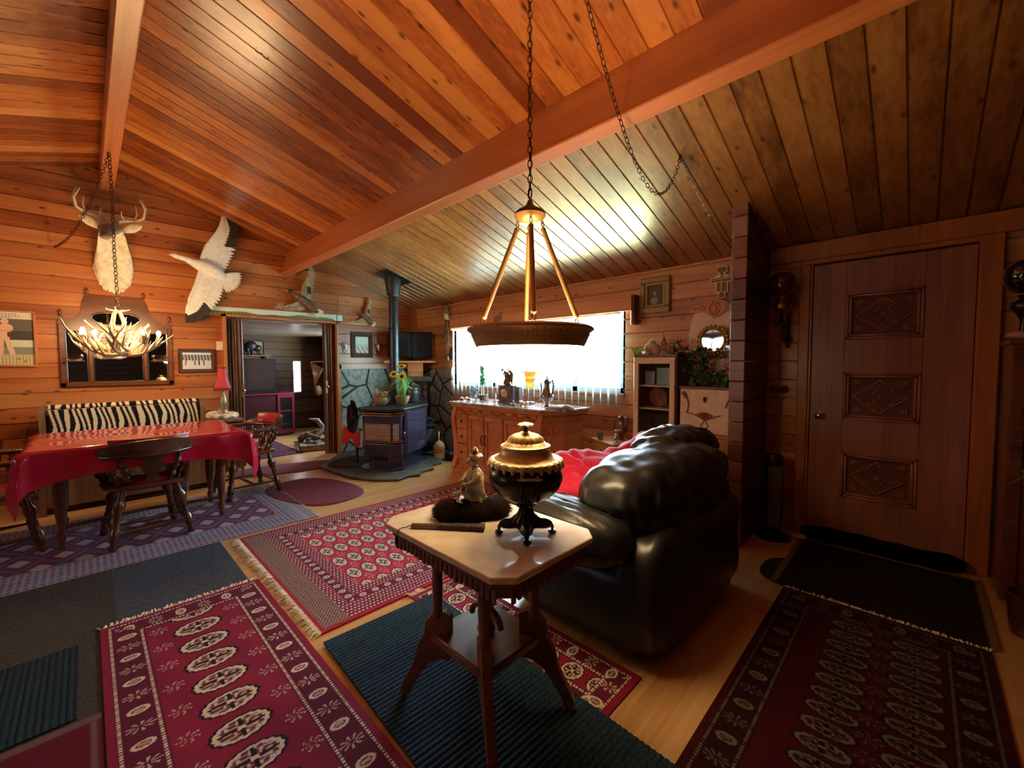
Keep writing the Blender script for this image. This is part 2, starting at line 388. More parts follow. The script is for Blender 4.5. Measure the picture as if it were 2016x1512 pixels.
# top plate board of the right wall
mb=MB(); mb.box(3.775,WX,-3.1,.862,2.065,2.19,b=.004); struct('trim_4',mb,m_trim)
# ---- door_1 with casing (trim_5)
mb=MB()
mb.box(3.775,WX+.02,.60,.665,0,2.03,b=.004); mb.box(3.775,WX+.02,-.335,-.245,0,2.03,b=.004); mb.box(3.775,WX+.02,-.335,.665,2.03,2.063,b=.004)
mb.box(3.85,3.95,-.26,.62,0,2.06);mb.box(3.79,3.86,.586,.602,0,2.03); mb.box(3.79,3.86,-.248,-.236,0,2.03)  # unseen slab and stops added behind the door to block daylight leaks
struct('trim_5',mb,m_trim)
d=thing('door_1',None,None,(3.83,.175,0)); d['kind']='structure'
# local frame: +y world; door spans y -.41..+.41, face at x=-.02 (toward room)
mb=MB(); hw=.408
# stiles & rails around three panels
pan=[(.30,.74),(.83,1.23),(1.40,1.73)]
pan=[(.335,.665),(.90,1.235),(1.47,1.80)]
pw0,pw1=-.185,.215
mb.box(-.025,.02,pw1,hw,.01,2.02,b=.003); mb.box(-.025,.02,-hw,pw0,.01,2.02,b=.003)
zz=[.01]+[v for p in pan for v in p]+[2.02]
for a,b in zip(zz[::2],zz[1::2]): mb.box(-.025,.02,pw0,pw1,a,b,b=.002)
mb.build('door_leaf',m_door,d)
def carved(z0,z1):
    mb=MB(); y0,y1=pw0,pw1; yc=(y0+y1)/2; zc=(z0+z1)/2
    mb.mi=1; mb.box(-.005,.01,y0,y1,z0,z1); mb.mi=0
    for g,dp in ((0,-.034),(.018,-.028)):   # stepped moulding
        a=.016
        for q in ((y0+g,y1-g,z0+g,z0+g+a),(y0+g,y1-g,z1-g-a,z1-g),(y0+g,y0+g+a,z0+g,z1-g),(y1-g-a,y1-g,z0+g,z1-g)): mb.box(dp,-.004,*q,b=.003)
    iy,iz=.125*(y1-y0)/.4,(z1-z0)/2-.055; iy=(y1-y0)/2-.055
    D=[(yc-iy,zc),(yc,zc+iz),(yc+iy,zc),(yc,zc-iz)]
    for s_,t in ((1,.006),(.80,.003)):
        for i in range(4):
            a,b=D[i],D[(i+1)%4]
            A=(-.014,yc+(a[0]-yc)*s_,zc+(a[1]-zc)*s_);B=(-.014,yc+(b[0]-yc)*s_,zc+(b[1]-zc)*s_)
            mb.cyl(A,B,t,n=6)
    for q in ((-iy,-iy),): pass
    for sy in (-1,1):
        for sz in (-1,1):
            # scroll pair in the diamond and leaf fans in the corners
            pts=[];
            for t in np.linspace(0,4.6,16):
                r=.030*(1-t/5.6); pts.append((-.012,yc+sy*(.040+r*math.cos(t+.5)),zc+sz*(.030+r*math.sin(t+.5))))
            mb.tube(pts,.0038,5)
            mb.tube([(-.012,yc+sy*.01*i,zc+sz*(.075-.012*i)) for i in range(5)],.003,5)
            for a in np.linspace(.15,1.42,4):
                c=(yc+sy*(iy-.004),zc+sz*(iz-.004)); e=(c[0]-sy*.055*math.cos(a),c[1]-sz*.050*math.sin(a))
                mb.tube([(-.008,c[0],c[1]),(-.016,(c[0]+e[0])/2,(c[1]+e[1])/2),(-.008,*e)],[.003,.006,.001],5)
            for t in np.linspace(.12,.9,7):
                mb.sph((-.008,yc+sy*iy*.9*t,zc+sz*iz*.9*(1-t)),.007,.006,.005,6,4)
    mb.sph((-.012,yc,zc),.008,.016,.014,8,5)
    return mb
for z0,z1 in pan: carved(z0,z1).build('carved_panel',[m_door,flat('carving_ground',(.21,.075,.055),.8)],d,smooth=50)
kn=MB().lathe([(.026,0),(.026,.006),(.010,.010),(.009,.030),(.020,.040),(.026,.052),(.022,.064),(.004,.068)],18,T(-.026,.345,.915)@Matrix.Rotation(-PI/2,4,'Y'))
kn.build('door_knob',m_steel,d,smooth=60)
# ---- window_1
wd=thing('window_1',None,None,(WX,3.525,0)); wd['kind']='structure'
mb=MB(); h=(WY1-WY0)/2
for q in ((-h,h,WZ0,WZ0+.05),(-h,h,WZ1-.05,WZ1),(-h,-h+.05,WZ0,WZ1),(h-.05,h,WZ0,WZ1),(.56,.62,WZ0,WZ1),(-.78,-.72,WZ0,WZ1)): mb.box(.04,.09,*q)
mb.build('window_frame',flat('vinyl_frame',(.45,.52,.58),.5),wd)
MB().box(.062,.066,-h+.05,h-.05,WZ0+.05,WZ1-.05).build('glass',m_glass,wd)
mb=MB(); mb.box(-.03,.04,-h-.03,h+.03,WZ0-.03,WZ0,b=.004); mb.box(.0,.12,-h-.02,-h,WZ0,WZ1); mb.box(.0,.12,h,h+.02,WZ0,WZ1)
mb.build('window_sill',m_trim,wd)
w3=thing('window_3',None,None,(LX,3.75,0)); w3['kind']='structure'
mb=MB()
for q in ((-.65,.65,1.15,1.20),(-.65,.65,2.0,2.05),(-.65,-.60,1.2,2.0),(.60,.65,1.2,2.0),(-.025,.025,1.2,2.0)): mb.box(-.08,-.02,*q)
mb.build('window_frame',MAT['vinyl_frame'],w3); MB().box(-.052,-.048,-.6,.6,1.2,2.0).build('glass',m_glass,w3)
# ---- trim round the gable doorway, stone panels in the stove corner
mb=MB(); mb.box(DX0-.035,DX0,5.99,6.10,0,DZ+.03); mb.box(DX1,DX1+.03,5.99,6.10,0,DZ+.03); mb.box(DX0-.035,DX1+.03,5.99,6.10,DZ,DZ+.03)
struct('trim_6',mb,m_trim)
def stonemat():
    m,N,L,B=nm('flagstone'); tc=N.new('ShaderNodeTexCoord'); mp=N.new('ShaderNodeMapping'); mp.inputs['Scale'].default_value=(3.0,3.0,3.0); L.new(tc.outputs['Object'],mp.inputs[0])
    v=N.new('ShaderNodeTexVoronoi'); v.feature='DISTANCE_TO_EDGE'; L.new(mp.outputs[0],v.inputs['Vector']); v.inputs['Scale'].default_value=1
    v2=N.new('ShaderNodeTexVoronoi'); v2.inputs['Scale'].default_value=1; L.new(mp.outputs[0],v2.inputs['Vector'])
    nz=N.new('ShaderNodeTexNoise'); nz.inputs['Scale'].default_value=14; nz.inputs['Detail'].default_value=6; L.new(tc.outputs['Object'],nz.inputs['Vector'])
    c=ramp(N,L,nz.outputs[0],[(.3,(.16,.17,.17)),(.55,(.34,.36,.36)),(.8,(.50,.50,.47))])
    c=mixc(N,L,.35,c,mixc(N,L,v2.outputs['Color'],(.45,.42,.36),(.62,.72,.78)),'MULTIPLY')
    k=N.new('ShaderNodeMapRange'); k.interpolation_type='SMOOTHSTEP'; L.new(v.outputs[0],k.inputs[0]); k.inputs[1].default_value=.025; k.inputs[2].default_value=.05
    c=mixc(N,L,k.outputs[0],(.02,.018,.016),c); L.new(c,B.inputs['Base Color']); B.inputs['Roughness'].default_value=.7
    bp=N.new('ShaderNodeBump'); bp.inputs['Distance'].default_value=.02; bp.inputs['Strength'].default_value=.6; L.new(k.outputs[0],bp.inputs['Height']); L.new(bp.outputs[0],B.inputs['Normal'])
    return m
m_stone=stonemat()
mb=MB(); mb.box(2.59,3.80,6.012,6.055,0,1.235,b=.004); struct('wall_stone_front',mb,m_stone)
mb=MB(); mb.box(3.762,3.805,4.93,6.05,0,1.235,b=.004); struct('wall_stone_right',mb,m_stone)
mb=MB(); mb.box(2.56,2.59,6.0,6.055,0,1.30); mb.box(2.56,3.81,6.0,6.055,1.235,1.30); mb.box(3.75,3.81,4.90,6.0,1.235,1.26)
struct('trim_7',mb,m_log_x)
mb=MB(); mb.box(3.805,3.812,5.9,6.06,1.3,2.2); mb.box(3.79,3.81,6.04,6.06,1.25,2.2); struct('trim_8',mb,m_trim)
# valance over the window
v=thing('window_valance','reddish cedar valance box over the wide window blinds','valance',(3.70,3.43,0))
MB().box(-.015,.015,-1.43,1.43,1.815,1.95,b=.003).build('front_board',m_oak,v)
mb=MB(); mb.box(.0,.105,-1.45,-1.415,1.68,1.97,b=.004); mb.build('end_board',m_mah,v)
mb=MB(); mb.box(.0,.105,1.415,1.45,1.79,1.97,b=.004); mb.build('end_board',m_oak,v)
MB().box(.0,.105,-1.415,1.415,1.94,1.955).build('top_board',m_oak,v)
# vertical blinds, drawn, each slat turned
bl=thing('vertical_blinds','white vertical blinds hanging across the bright wide window','blinds',(3.745,3.52,0))
MB().box(-.02,.02,-1.36,1.36,1.80,1.83).build('head_rail',m_white,bl)
m_slat=flat('blind_slat',(.80,.88,.92),.6,var=.03,trans=.0)
mN=m_slat.node_tree; B=mN.nodes['Principled BSDF']
tr=mN.nodes.new('ShaderNodeBsdfTranslucent'); tr.inputs[0].default_value=(.75,.9,.95,1); mx=mN.nodes.new('ShaderNodeMixShader'); mx.inputs[0].default_value=.8
mN.links.new(B.outputs[0],mx.inputs[1]); mN.links.new(tr.outputs[0],mx.inputs[2]); mN.links.new(mx.outputs[0],mN.nodes['Material Output'].inputs[0])
n=30; proto=None
for i in range(n):
    y=-1.33+2.66*i/(n-1); mb=MB(); a=1.0 if i<n-4 else .45
    M=T(0,y,0)@rotz((.74 if i<n-3 else 1.2)+.06*math.sin(i*2.1))
    if i%1==0:
        for s_ in (0,1): pass
        vs=[(-.042,0,.865),(0,.006,.865),(.042,0,.865),(-.042,0,1.80),(0,.006,1.80),(.042,0,1.80)]
        vs+= [(x,y_-.0012,z) for x,y_,z in vs]
        mb.add(vs,[(0,1,4,3),(1,2,5,4),(7,6,9,10),(8,7,10,11),(0,3,9,6),(2,8,11,5),(3,4,10,9),(4,5,11,10),(0,6,7,1),(1,7,8,2)],M)
    mb.build('slat',m_slat,bl)
# ---- next room
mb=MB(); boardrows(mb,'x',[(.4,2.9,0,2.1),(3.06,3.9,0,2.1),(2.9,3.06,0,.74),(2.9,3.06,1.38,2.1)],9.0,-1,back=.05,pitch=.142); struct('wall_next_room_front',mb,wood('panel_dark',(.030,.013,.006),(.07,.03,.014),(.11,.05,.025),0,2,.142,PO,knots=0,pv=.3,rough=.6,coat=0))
mb=MB(); boardrows(mb,'y',[(6.18,6.85,0,2.1),(7.85,9.0,0,2.1),(6.85,7.85,0,1.0),(6.85,7.85,1.85,2.1)],3.45,-1,back=.05); struct('wall_next_room_right',mb,MAT['panel_dark'])  # side opening is unseen, made to let the added light in
mb=MB(); boardrows(mb,'y',[(6.18,9.0,0,2.1)],.6,1,back=.05); struct('wall_next_room_left',mb,MAT['panel_dark'])
mb=MB(); 
for k in range(34):
    y=6.18+k*.09; mb.box(.55,3.5,y,y+.082,1.86,1.885); 
mb.box(.55,3.5,6.15,9.05,1.886,1.93)
struct('ceiling_next_room',mb,wood('ceiling_grey_boards',(.20,.14,.10),(.34,.27,.21),(.45,.38,.32),0,1,.09,0,knots=0,pv=.2,rough=.3,coat=.4))
w2=thing('window_2',None,None,(2.98,9.0,0)); w2['kind']='structure'
mb=MB()
for q in ((-.08,-.065,.74,1.38),(.065,.08,.74,1.38),(-.08,.08,.74,.755),(-.08,.08,1.365,1.38)): mb.box(q[0],q[1],-.01,.05,q[2],q[3])
mb.build('window_frame',m_white,w2)
mb=MB()
for k in range(20): mb.box(-.06,.0,-.006,.012,.76+k*.03,.763+k*.03,Matrix.Rotation(0,4,'X'))
mb.build('slat',m_white,w2)
# folding doors stacked at both jambs
def folddoor(name,x0,x1,kx,flut):
    d=thing(name,None,None,((x0+x1)/2,6.16,0)); d['kind']='structure'; w_=(x1-x0)/2
    mb=MB(); mb.box(-w_,w_,-.02,.02,.01,1.87)
    n=flut
    for i in range(n): 
        x=-w_+(i+.5)*2*w_/n; mb.box(x-w_/n*.7,x+w_/n*.7,-.045 if i%2 else -.06,.0,.01,1.87,b=.006)
    mb.build('folded_leaves',wood('fold_door_wood',(.10,.045,.02),(.19,.09,.05),(.28,.14,.08),2,0,.04,0,knots=0,pv=.4,rough=.4),d)
    mb=MB(); mb.box(kx-.016,kx+.016,-.068,-.055,.89,1.07,b=.002); mb.build('lock_plate',m_brass,d)
    mb=MB(); mb.lathe([(.012,0),(.008,.015),(.02,.03),(.018,.045),(.003,.05)],14,T(kx,-.066,.98)@Matrix.Rotation(PI/2,4,'X')); mb.build('knob',m_steel,d,smooth=60)
folddoor('door_2',1.205,1.40,.075,6)
folddoor('door_3',2.40,2.525,-.045,3)
# ================================================================= RUGS (pattern = colour attribute)
m_rug=vcol('rug_pile'); CR=np.array
cream=CR([.78,.66,.50]); wine=CR([.13,.010,.038]); crim=CR([.27,.014,.052]); navy=CR([.035,.02,.06]); blk=CR([.02,.008,.015])
def mixm(c,m,col): m=np.clip(m,0,1)[:,None]; return c*(1-m)+np.asarray(col)[None]*m
def gul(c,U,V,cx,cy,a,b,ring=cream,core=wine,fld=None):
    x=(U-cx)/a;y=(V-cy)/b; r=np.sqrt(x*x+y*y); th=np.arctan2(y,x); sc=1+.03*np.cos(16*th); r=r/sc
    if fld is not None: c=mixm(c,(r<1.13)&(r>1.0),blk)
    c=mixm(c,r<1.0,ring); c=mixm(c,(r<.80)&(r>.20),core)
    c=mixm(c,(r<.80)&(r>.24)&(np.cos(8*th+2*np.sin(r*9))>.35),ring); c=mixm(c,(r<.86)&(np.sin(y*26)>.55)&(np.abs(x)>.12),core*.5+ring*.35); c=mixm(c,(r<.82)&((np.abs(x)<.07)|(np.abs(y)<.09)),blk)
    c=mixm(c,(r<.14),ring); return c
def star(c,U,V,cx,cy,a,b,col=cream,n=7):
    x=(U-cx)/a;y=(V-cy)/b; r=np.sqrt(x*x+y*y); th=np.arctan2(y,x)
    return mixm(c,(r<1)&(r>.25)&(np.cos(n*th+3*r)>.45)&(np.cos(20*r)>-.3),col*.8)
def dots(U,V,p,q,r=.3,sh=True):
    i=np.floor(V/q); u=(U/p+ (i%2)*.5 if sh else U/p); return ((u%1-.5)**2+((V/q)%1-.5)**2)<r*r
def runner(U,V,W,H,gx,gdx,gy0,gdy,ga,gb,bord=.155,nborder=None):
    c=np.tile(crim,(len(U),1)); c=c*(1+.10*np.sin(U*23+V*11))[:,None]
    e=np.minimum(np.minimum(U,W-U),np.minimum(V,H-V)); 
    for cx in gx:
        k=np.round((V-gy0)/gdy); c=gul(c,U,V,cx,gy0+k*gdy,ga,gb,fld=1)
    for cx in gdx:
        k=np.round((V-gy0-gdy/2)/gdy); c=star(c,U,V,cx,gy0+(k+.5)*gdy,.035,.03)
    ms=e<bord; c=mixm(c,ms,wine)
    em=np.where(np.minimum(U,W-U)<np.minimum(V,H-V),V,U); k=np.round(em/.1); d=em-k*.1
    rr=np.sqrt((d/.022)**2+((e-bord*.58)/.034)**2)
    odd=(np.abs(k)%2==1)
    c=mixm(c,(rr<1)&(rr>.62)&odd,cream); c=mixm(c,(rr<.5)&odd&(np.abs(np.sin(d*400))>.5),cream*.8)
    th=np.arctan2(d/.022,(e-bord*.58)/.034); c=mixm(c,(rr<1.25)&(rr>.3)&~odd&(np.cos(9*th)>.5),cream*.75)
    for b_ in (.034,bord-.012): c=mixm(c,(np.abs(e-b_)<.0055)&((em*70)%1<.6),cream)
    c=mixm(c,e<.026,crim); return c
def rug(name,label,x0,x1,y0,y1,fn,res,th=.009,cat='rug',z=0,rz=0,hf=None,mat=None,group=None):
    t=thing(name,label,cat,(x0,y0,z),rz,group); W,H=x1-x0,y1-y0
    painted('pile',mat or m_rug,fn,(0,0,0),(1,0,0),(0,1,0),W,H,int(W/res),int(H/res),th,t,hf)
    return t
def fringe(t,x0,y0,x1,y1,out,n,L=.05,col=None,z=.004):
    mb=MB(); 
    for i in range(n):
        f=(i+.5+rng.uniform(-.4,.4))/n; a=(x0+(x1-x0)*f-out[0]*.004,y0+(y1-y0)*f-out[1]*.004); l=L*rng.uniform(.6,1.15); s_=rng.uniform(-.5,.5)
        d=(out[0]*l-out[1]*s_*l,out[1]*l+out[0]*s_*l)
        mb.tube([(a[0],a[1],z+.003),(a[0]+d[0]*.5,a[1]+d[1]*.5,z+rng.uniform(.004,.014)),(a[0]+d[0]*rng.uniform(.85,1),a[1]+d[1],z*.5+.002)],[.0045,.004,.0022],4)
    mb.build('fringe',flat('rug_fringe',(.88,.80,.64),.9),t)
# 1 red runner in front
r=rug('runner_rug','red runner rug with a column of large cream oval medallions, nearest on the left','',0,0,0,0,lambda U,V:0,1) if 0 else None
x0,x1,y0,y1=.002,.682,.35,2.82
t=rug('runner_rug','red runner rug with one column of large cream oval medallions, lower left',x0,x1,y0,y1,
  lambda U,V: runner(U,V,.68,2.47,[.341],[.20,.492],2.512-y0,.165,.088,.058),.0033,.011)
fringe(t,0,y1-y0,x1-x0,y1-y0,(0,1),90,.045)
# 2 big rug
def bigrug(U,V,W=2.28,H=1.56):
    c=np.tile(CR([.58,.03,.10]),(len(U),1)); gx0,gy0=1.120-.745,2.474-2.015
    gxx=gx0+np.round((U-gx0)/.0985)*.0985; gyy=gy0+np.round((V-gy0)/.208)*.208
    c=gul(c,U,V,gxx,gyy,.036,.072,ring=cream,core=cream*.75,fld=1)
    x=(U-gxx)/.036;y=(V-gyy)/.072; r=np.sqrt(x*x+y*y); th=np.arctan2(y,x); c=mixm(c,(r<.5)&(np.cos(6*th)>-.2),navy); c=mixm(c,r<.16,cream)
    sx=gx0+.049+np.round((U-gx0-.049)/.0985)*.0985; sy=gy0+.104+np.round((V-gy0-.104)/.208)*.208
    c=star(c,U,V,sx,sy,.022,.045,n=6)
    eu=np.minimum(U,W-U); ev=np.minimum(V,H-V); e=np.minimum(eu-.0,ev+.0)
    b=np.minimum(eu-.325,ev-.28)   # <0 outside the field
    m=b<0; base=CR([.22,.014,.07]); c=mixm(c,m,base)
    c=mixm(c,m&dots(U,V,.021,.026,.27),cream*.9)
    lat=(np.abs(((U*52+V*40)%1)-.5)<.12)|(np.abs(((U*52-V*40)%1)-.5)<.12)
    out=(eu<.15)|(ev<.03); o2=m&(eu<.155); c=mixm(c,o2,CR([.15,.015,.05])); c=mixm(c,o2&lat,cream*.55)
    bb=np.minimum(eu-.232,ev-.185); mm=np.abs(bb)<.026; c=mixm(c,mm,CR([.14,.02,.07]))
    em=np.where(eu-.232<ev-.185,V,U); dd=em-np.round(em/.075)*.075; rr=np.sqrt((dd/.019)**2+(bb/.019)**2)
    c=mixm(c,mm&(rr<1)&~((rr<.55)&(rr>.3)),cream); c=mixm(c,np.abs(np.abs(bb)-.03)<.003,CR([.40,.02,.08]))
    c=mixm(c,(eu<.022)|(ev<.026),CR([.42,.015,.05])); return c
t=rug('area_rug','large crimson rug with a grid of cream octagons, in front of the stove',.745,3.02,2.015,3.575,bigrug,.0041,.010)
fringe(t,0,0,0,1.56,(-1,0),210,.06)
# 3 patterned rug under the dining table
def tablerug(U,V,W=2.35,H=1.37):
    c=np.tile(CR([.15,.12,.20]),(len(U),1)); px,py=.20,.345
    gx=.0; a=(U-.25); k=np.round(a/px); yy=V-.51; j=np.round(yy/py)
    def dm(c,dx,dy):
        for ox in (0,1):
            u=U-.25-ox*px/2; v=V-.51-ox*py/2; u=u-np.round(u/px)*px; v=v-np.round(v/py)*py
            d=np.abs(u)/.085+np.abs(v)/.115
            c=mixm(c,(d<1.05),CR([.07,.03,.08])); c=mixm(c,(d<.97),CR([.27,.03,.075])); c=mixm(c,(d<.62),CR([.30,.33,.40])); c=mixm(c,(d<.58)&(np.abs(np.sin(v*190))>.6),CR([.52,.48,.46]))
        return c
    c=dm(c,0,0); eu=np.minimum(U,W-U); ev=np.minimum(V,H-V); e=np.minimum(eu,ev)
    m=(ev<.30)|(eu<.24); c=mixm(c,m,CR([.34,.29,.36]))
    lat=np.abs(np.sin(U*95))*np.abs(np.sin(V*75)); c=mixm(c,m&(lat>.55),CR([.10,.08,.20])); c=mixm(c,m&(np.abs(np.sin(e*62))<.10),CR([.55,.42,.40]))
    m2=(W-U<.17); c=mixm(c,m2,CR([.42,.36,.42])); c=mixm(c,m2&(np.sin(U*260)>.2),CR([.18,.15,.26]))
    return c
t=rug('dining_rug','faded mauve and blue diamond patterned rug under the dining table',-1.0,1.35,3.637,5.0,tablerug,.0065,.008)
fringe(t,2.35,0,2.35,1.37,(1,0),60,.02)
# 4 small red rug partly below the sofa
t=rug('small_rug','small dark red rug with cream dotted border, mostly below the ribbed mat',1.22,1.56,.78,1.99,
  lambda U,V: runner(U,V,.34,1.21,[.17],[.08],.1,.13,.05,.045,.12),.004,.0075)
fringe(t,0,1.21,.10,1.21,(-.3,1),22,.05)
# 5 runner in the dark on the right
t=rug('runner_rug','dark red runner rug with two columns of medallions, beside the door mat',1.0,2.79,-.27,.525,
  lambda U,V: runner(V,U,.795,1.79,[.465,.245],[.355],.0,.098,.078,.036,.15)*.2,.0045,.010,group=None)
bpy.data.objects[t.name]['label']='dark red runner rug on the right below the carved door mat'
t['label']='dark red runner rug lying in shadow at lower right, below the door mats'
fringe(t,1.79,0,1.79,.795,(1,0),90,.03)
# mats
def ribs(axis,p,h): return lambda U,V: h*np.abs(np.sin((V if axis else U)*PI/p))
def plain(col,var=.3,sc=160):
    col=CR(col)
    def f(U,V): 
        r=rng.random(len(U)); return col[None]*(1-var*.5+var*r)[:,None]
    return f
t=rug('ribbed_mat','dark teal ribbed mat under the marble topped table',0,.60,0,1.42,plain((.022,.052,.085),1.1),.0045,.006,'mat',rz=math.radians(-2),z=.010,hf=ribs(1,.022,.005))
t.location=(.672,.51,.010)
t=rug('carpet_runner','blue-grey flat carpet mat touching the dining rug, right of the brown one',.0642,.642,2.835,3.634,plain((.065,.075,.10),.9),.006,.005,'mat')
t=rug('carpet_runner','grey-brown flat carpet runner on the floor at far left',-1.3,.064,1.6,3.634,plain((.060,.055,.050),.7),.007,.004,'mat')
t=rug('ribbed_mat','dark blue-green ribbed mat on the brown carpet at lower left',-1.0,-.070,2.165,2.74,plain((.012,.032,.045),.9),.006,.004,'mat',z=.0045,hf=ribs(0,.02,.003))
def redmat(U,V): 
    c=np.tile(CR([.13,.006,.022]),(len(U),1)); return mixm(c,(np.abs(U-.97)<.008)|(V>.50),CR([.17,.09,.09]))
t=rug('red_mat','plain dark red mat with pale edging in the lower left corner',-1.0,-.006,1.6,2.14,redmat,.008,.006,'mat',z=.0046)
def ovalmat(name,label,cx,cy,a,b,rz,mat,h=.012,e=2.6,cat='mat',z=0):
    mb=MB(); P=[(a*math.copysign(abs(math.cos(t))**(2/e),math.cos(t)),b*math.copysign(abs(math.sin(t))**(2/e),math.sin(t))) for t in np.linspace(0,2*PI,49)[:-1]]
    R=[[(x*k,y*k,zz) for x,y in P] for k,zz in ((1,0),(1,h*.6),(.985,h),(.9,h*1.02))]
    mb.rings(R); o=mb.build(name,mat,smooth=40); o.location=(cx,cy,z); o.rotation_euler=(0,0,rz); return tag(o,label,cat)
m_plum=flat('plum_mat',(.15,.018,.045),.8,var=.3,ns=40)
ovalmat('oval_mat','plum oval mat nearest the dining rug, partly on bare floor',1.60,4.42,.36,.56,math.radians(12),m_plum)
ovalmat('oval_mat','long plum mat just in front of the doorway to the next room',1.72,5.62,.62,.26,math.radians(-12),m_plum)
ovalmat('half_round_mat','black semicircular mat behind the stone hearth edge',2.42,5.25,.32,.30,.6,flat('black_rubber',(.018,.017,.014),.8),z=.029)
t=rug('woven_rug','purple woven rug inside the next room beyond the doorway',1.35,2.2,6.45,7.9,lambda U,V: mixm(np.tile(CR([.07,.012,.035]),(len(U),1)),np.abs(np.sin(V*50+np.sin(U*90)))<.3,CR([.16,.07,.09])),.02,.008)
ovalmat('door_mat','rounded black rubber mat nearest the tower heater, under the rug fringe',3.02,.42,.22,.27,0,flat('dark_mat',(.012,.013,.011),.85),.006,3)
t=rug('door_mat','dark rectangular mat with tan border before the carved door',2.82,3.66,-.30,.60,
   lambda U,V: mixm(np.tile(CR([.018,.012,.010]),(len(U),1)),(np.minimum(V,.9-V)<.03)|((.84-U)<.03),CR([.22,.15,.07])),.012,.006,'mat',z=.007)
# draft stopper
mb=MB(); mb.tube([(0,y,.055+.004*math.sin(y*9)) for y in np.linspace(-.42,.42,15)],[.03]+[.052+.004*math.sin(i*2) for i in range(13)]+[.03],14)
o=mb.build('draft_stopper',flat('black_fur',(.004,.004,.004),1,bump=1,ns=150,spec=.1),smooth=60); o.location=(3.715,.18,0); tag(o,'fuzzy black draft stopper roll along the foot of the carved door','draft stopper')

# ================================================================= DINING
m_cloth=flat('red_vinyl',(.60,.008,.055),.20,coat=.7,ns=4,var=.08)
tb=thing('dining_table','dark wood dining table mostly hidden by the glossy red cloth','table',(.31,4.52,0))
MB().box(-.56,.56,-.46,.46,.715,.742,b=.008).build('tabletop',m_dark,tb)
mb=MB(); mb.box(-.5,.5,-.40,-.38,.62,.715); mb.box(-.5,.5,.38,.40,.62,.715); mb.box(-.5,-.48,-.38,.38,.62,.715); mb.box(.48,.5,-.38,.38,.62,.715); mb.build('apron',m_dark,tb)
legp=[(.018,0),(.022,.02),(.014,.04),(.020,.09),(.026,.12),(.016,.16),(.018,.2),(.03,.35),(.036,.62),(.026,.70),(.034,.74),(.034,1)]
for sx in (-1,1):
    for sy in (-1,1): MB().turned((sx*.47,sy*.24,.008),(sx*.47,sy*.24,.70),legp,16).build('leg',m_mah,tb,smooth=50)
mb=MB(); mb.tube([(-.47,-.24,.16),(0,-.2,.17),(.47,-.24,.16)],.012,8); mb.tube([(-.47,.24,.16),(.47,.24,.16)],.012,8); mb.build('stretcher',m_dark,tb)
# pedestal block under right end
MB().lathe([(.03,.01),(.05,.03),(.035,.1),(.075,.2),(.085,.45),(.06,.55),(.09,.70)],8,T(.22,.1,0)).build('pedestal',m_dark,tb,smooth=30)
# cloth
def cloth():
    W,H=.60,.50; nx,ny=76,64; vs=[];cl=.006
    ox,oy=.34,.36   # overhang
    z=.750
    for j in range(ny+1):
        for i in range(nx+1):
            u=-W-ox+(2*W+2*ox)*i/nx; v=-H-oy+(2*H+2*oy)*j/ny
            dx=max(0,abs(u)-W); dy=max(0,abs(v)-H); x=max(-W,min(W,u)); y=max(-H,min(H,v)); zz=z
            d=math.hypot(dx,dy)
            cut=1
            if d>0:
                sx=math.copysign(1,u); sy=math.copysign(1,v)
                # corners hang as a cone fold, sides drape with waves
                if dx>0 and dy>0:
                    ang=math.atan2(dy,dx); q=math.sin(2*ang)
                    r=.03+.055*q*min(1,d/.25); fold=.03*math.cos(4*ang)*min(1,d/.2)
                    x+=sx*(math.cos(ang)*(r+.02)+fold*math.sin(ang)); y+=sy*(math.sin(ang)*(r+.02)-fold*math.cos(ang)*-1)
                    zz=z-d*.84
                else:
                    s_=(x if dy>0 else y); wv=.012*math.sin(s_*17)*min(1,d/.15)
                    drop=d*((.50+.22*abs(x/W)**3) if (dy>0) else .8)
                    if dx>0: x+=sx*(.025+wv); 
                    else: y+=sy*(.025+wv)
                    zz=z-drop
            else: zz+=.0015*math.sin(u*9)*math.sin(v*13)
            vs.append((x,y,zz))
    fs=[(j*(nx+1)+i,j*(nx+1)+i+1,(j+1)*(nx+1)+i+1,(j+1)*(nx+1)+i) for j in range(ny) for i in range(nx)]
    mb=MB(); mb.add(vs,fs); return mb
o=cloth().build('tablecloth',m_cloth,smooth=180); o.location=(.31,4.52,0)
sm=o.modifiers.new('s','SOLIDIFY'); sm.thickness=.003; sm.offset=1
tag(o,'glossy red vinyl cloth draped over the dining table','tablecloth')
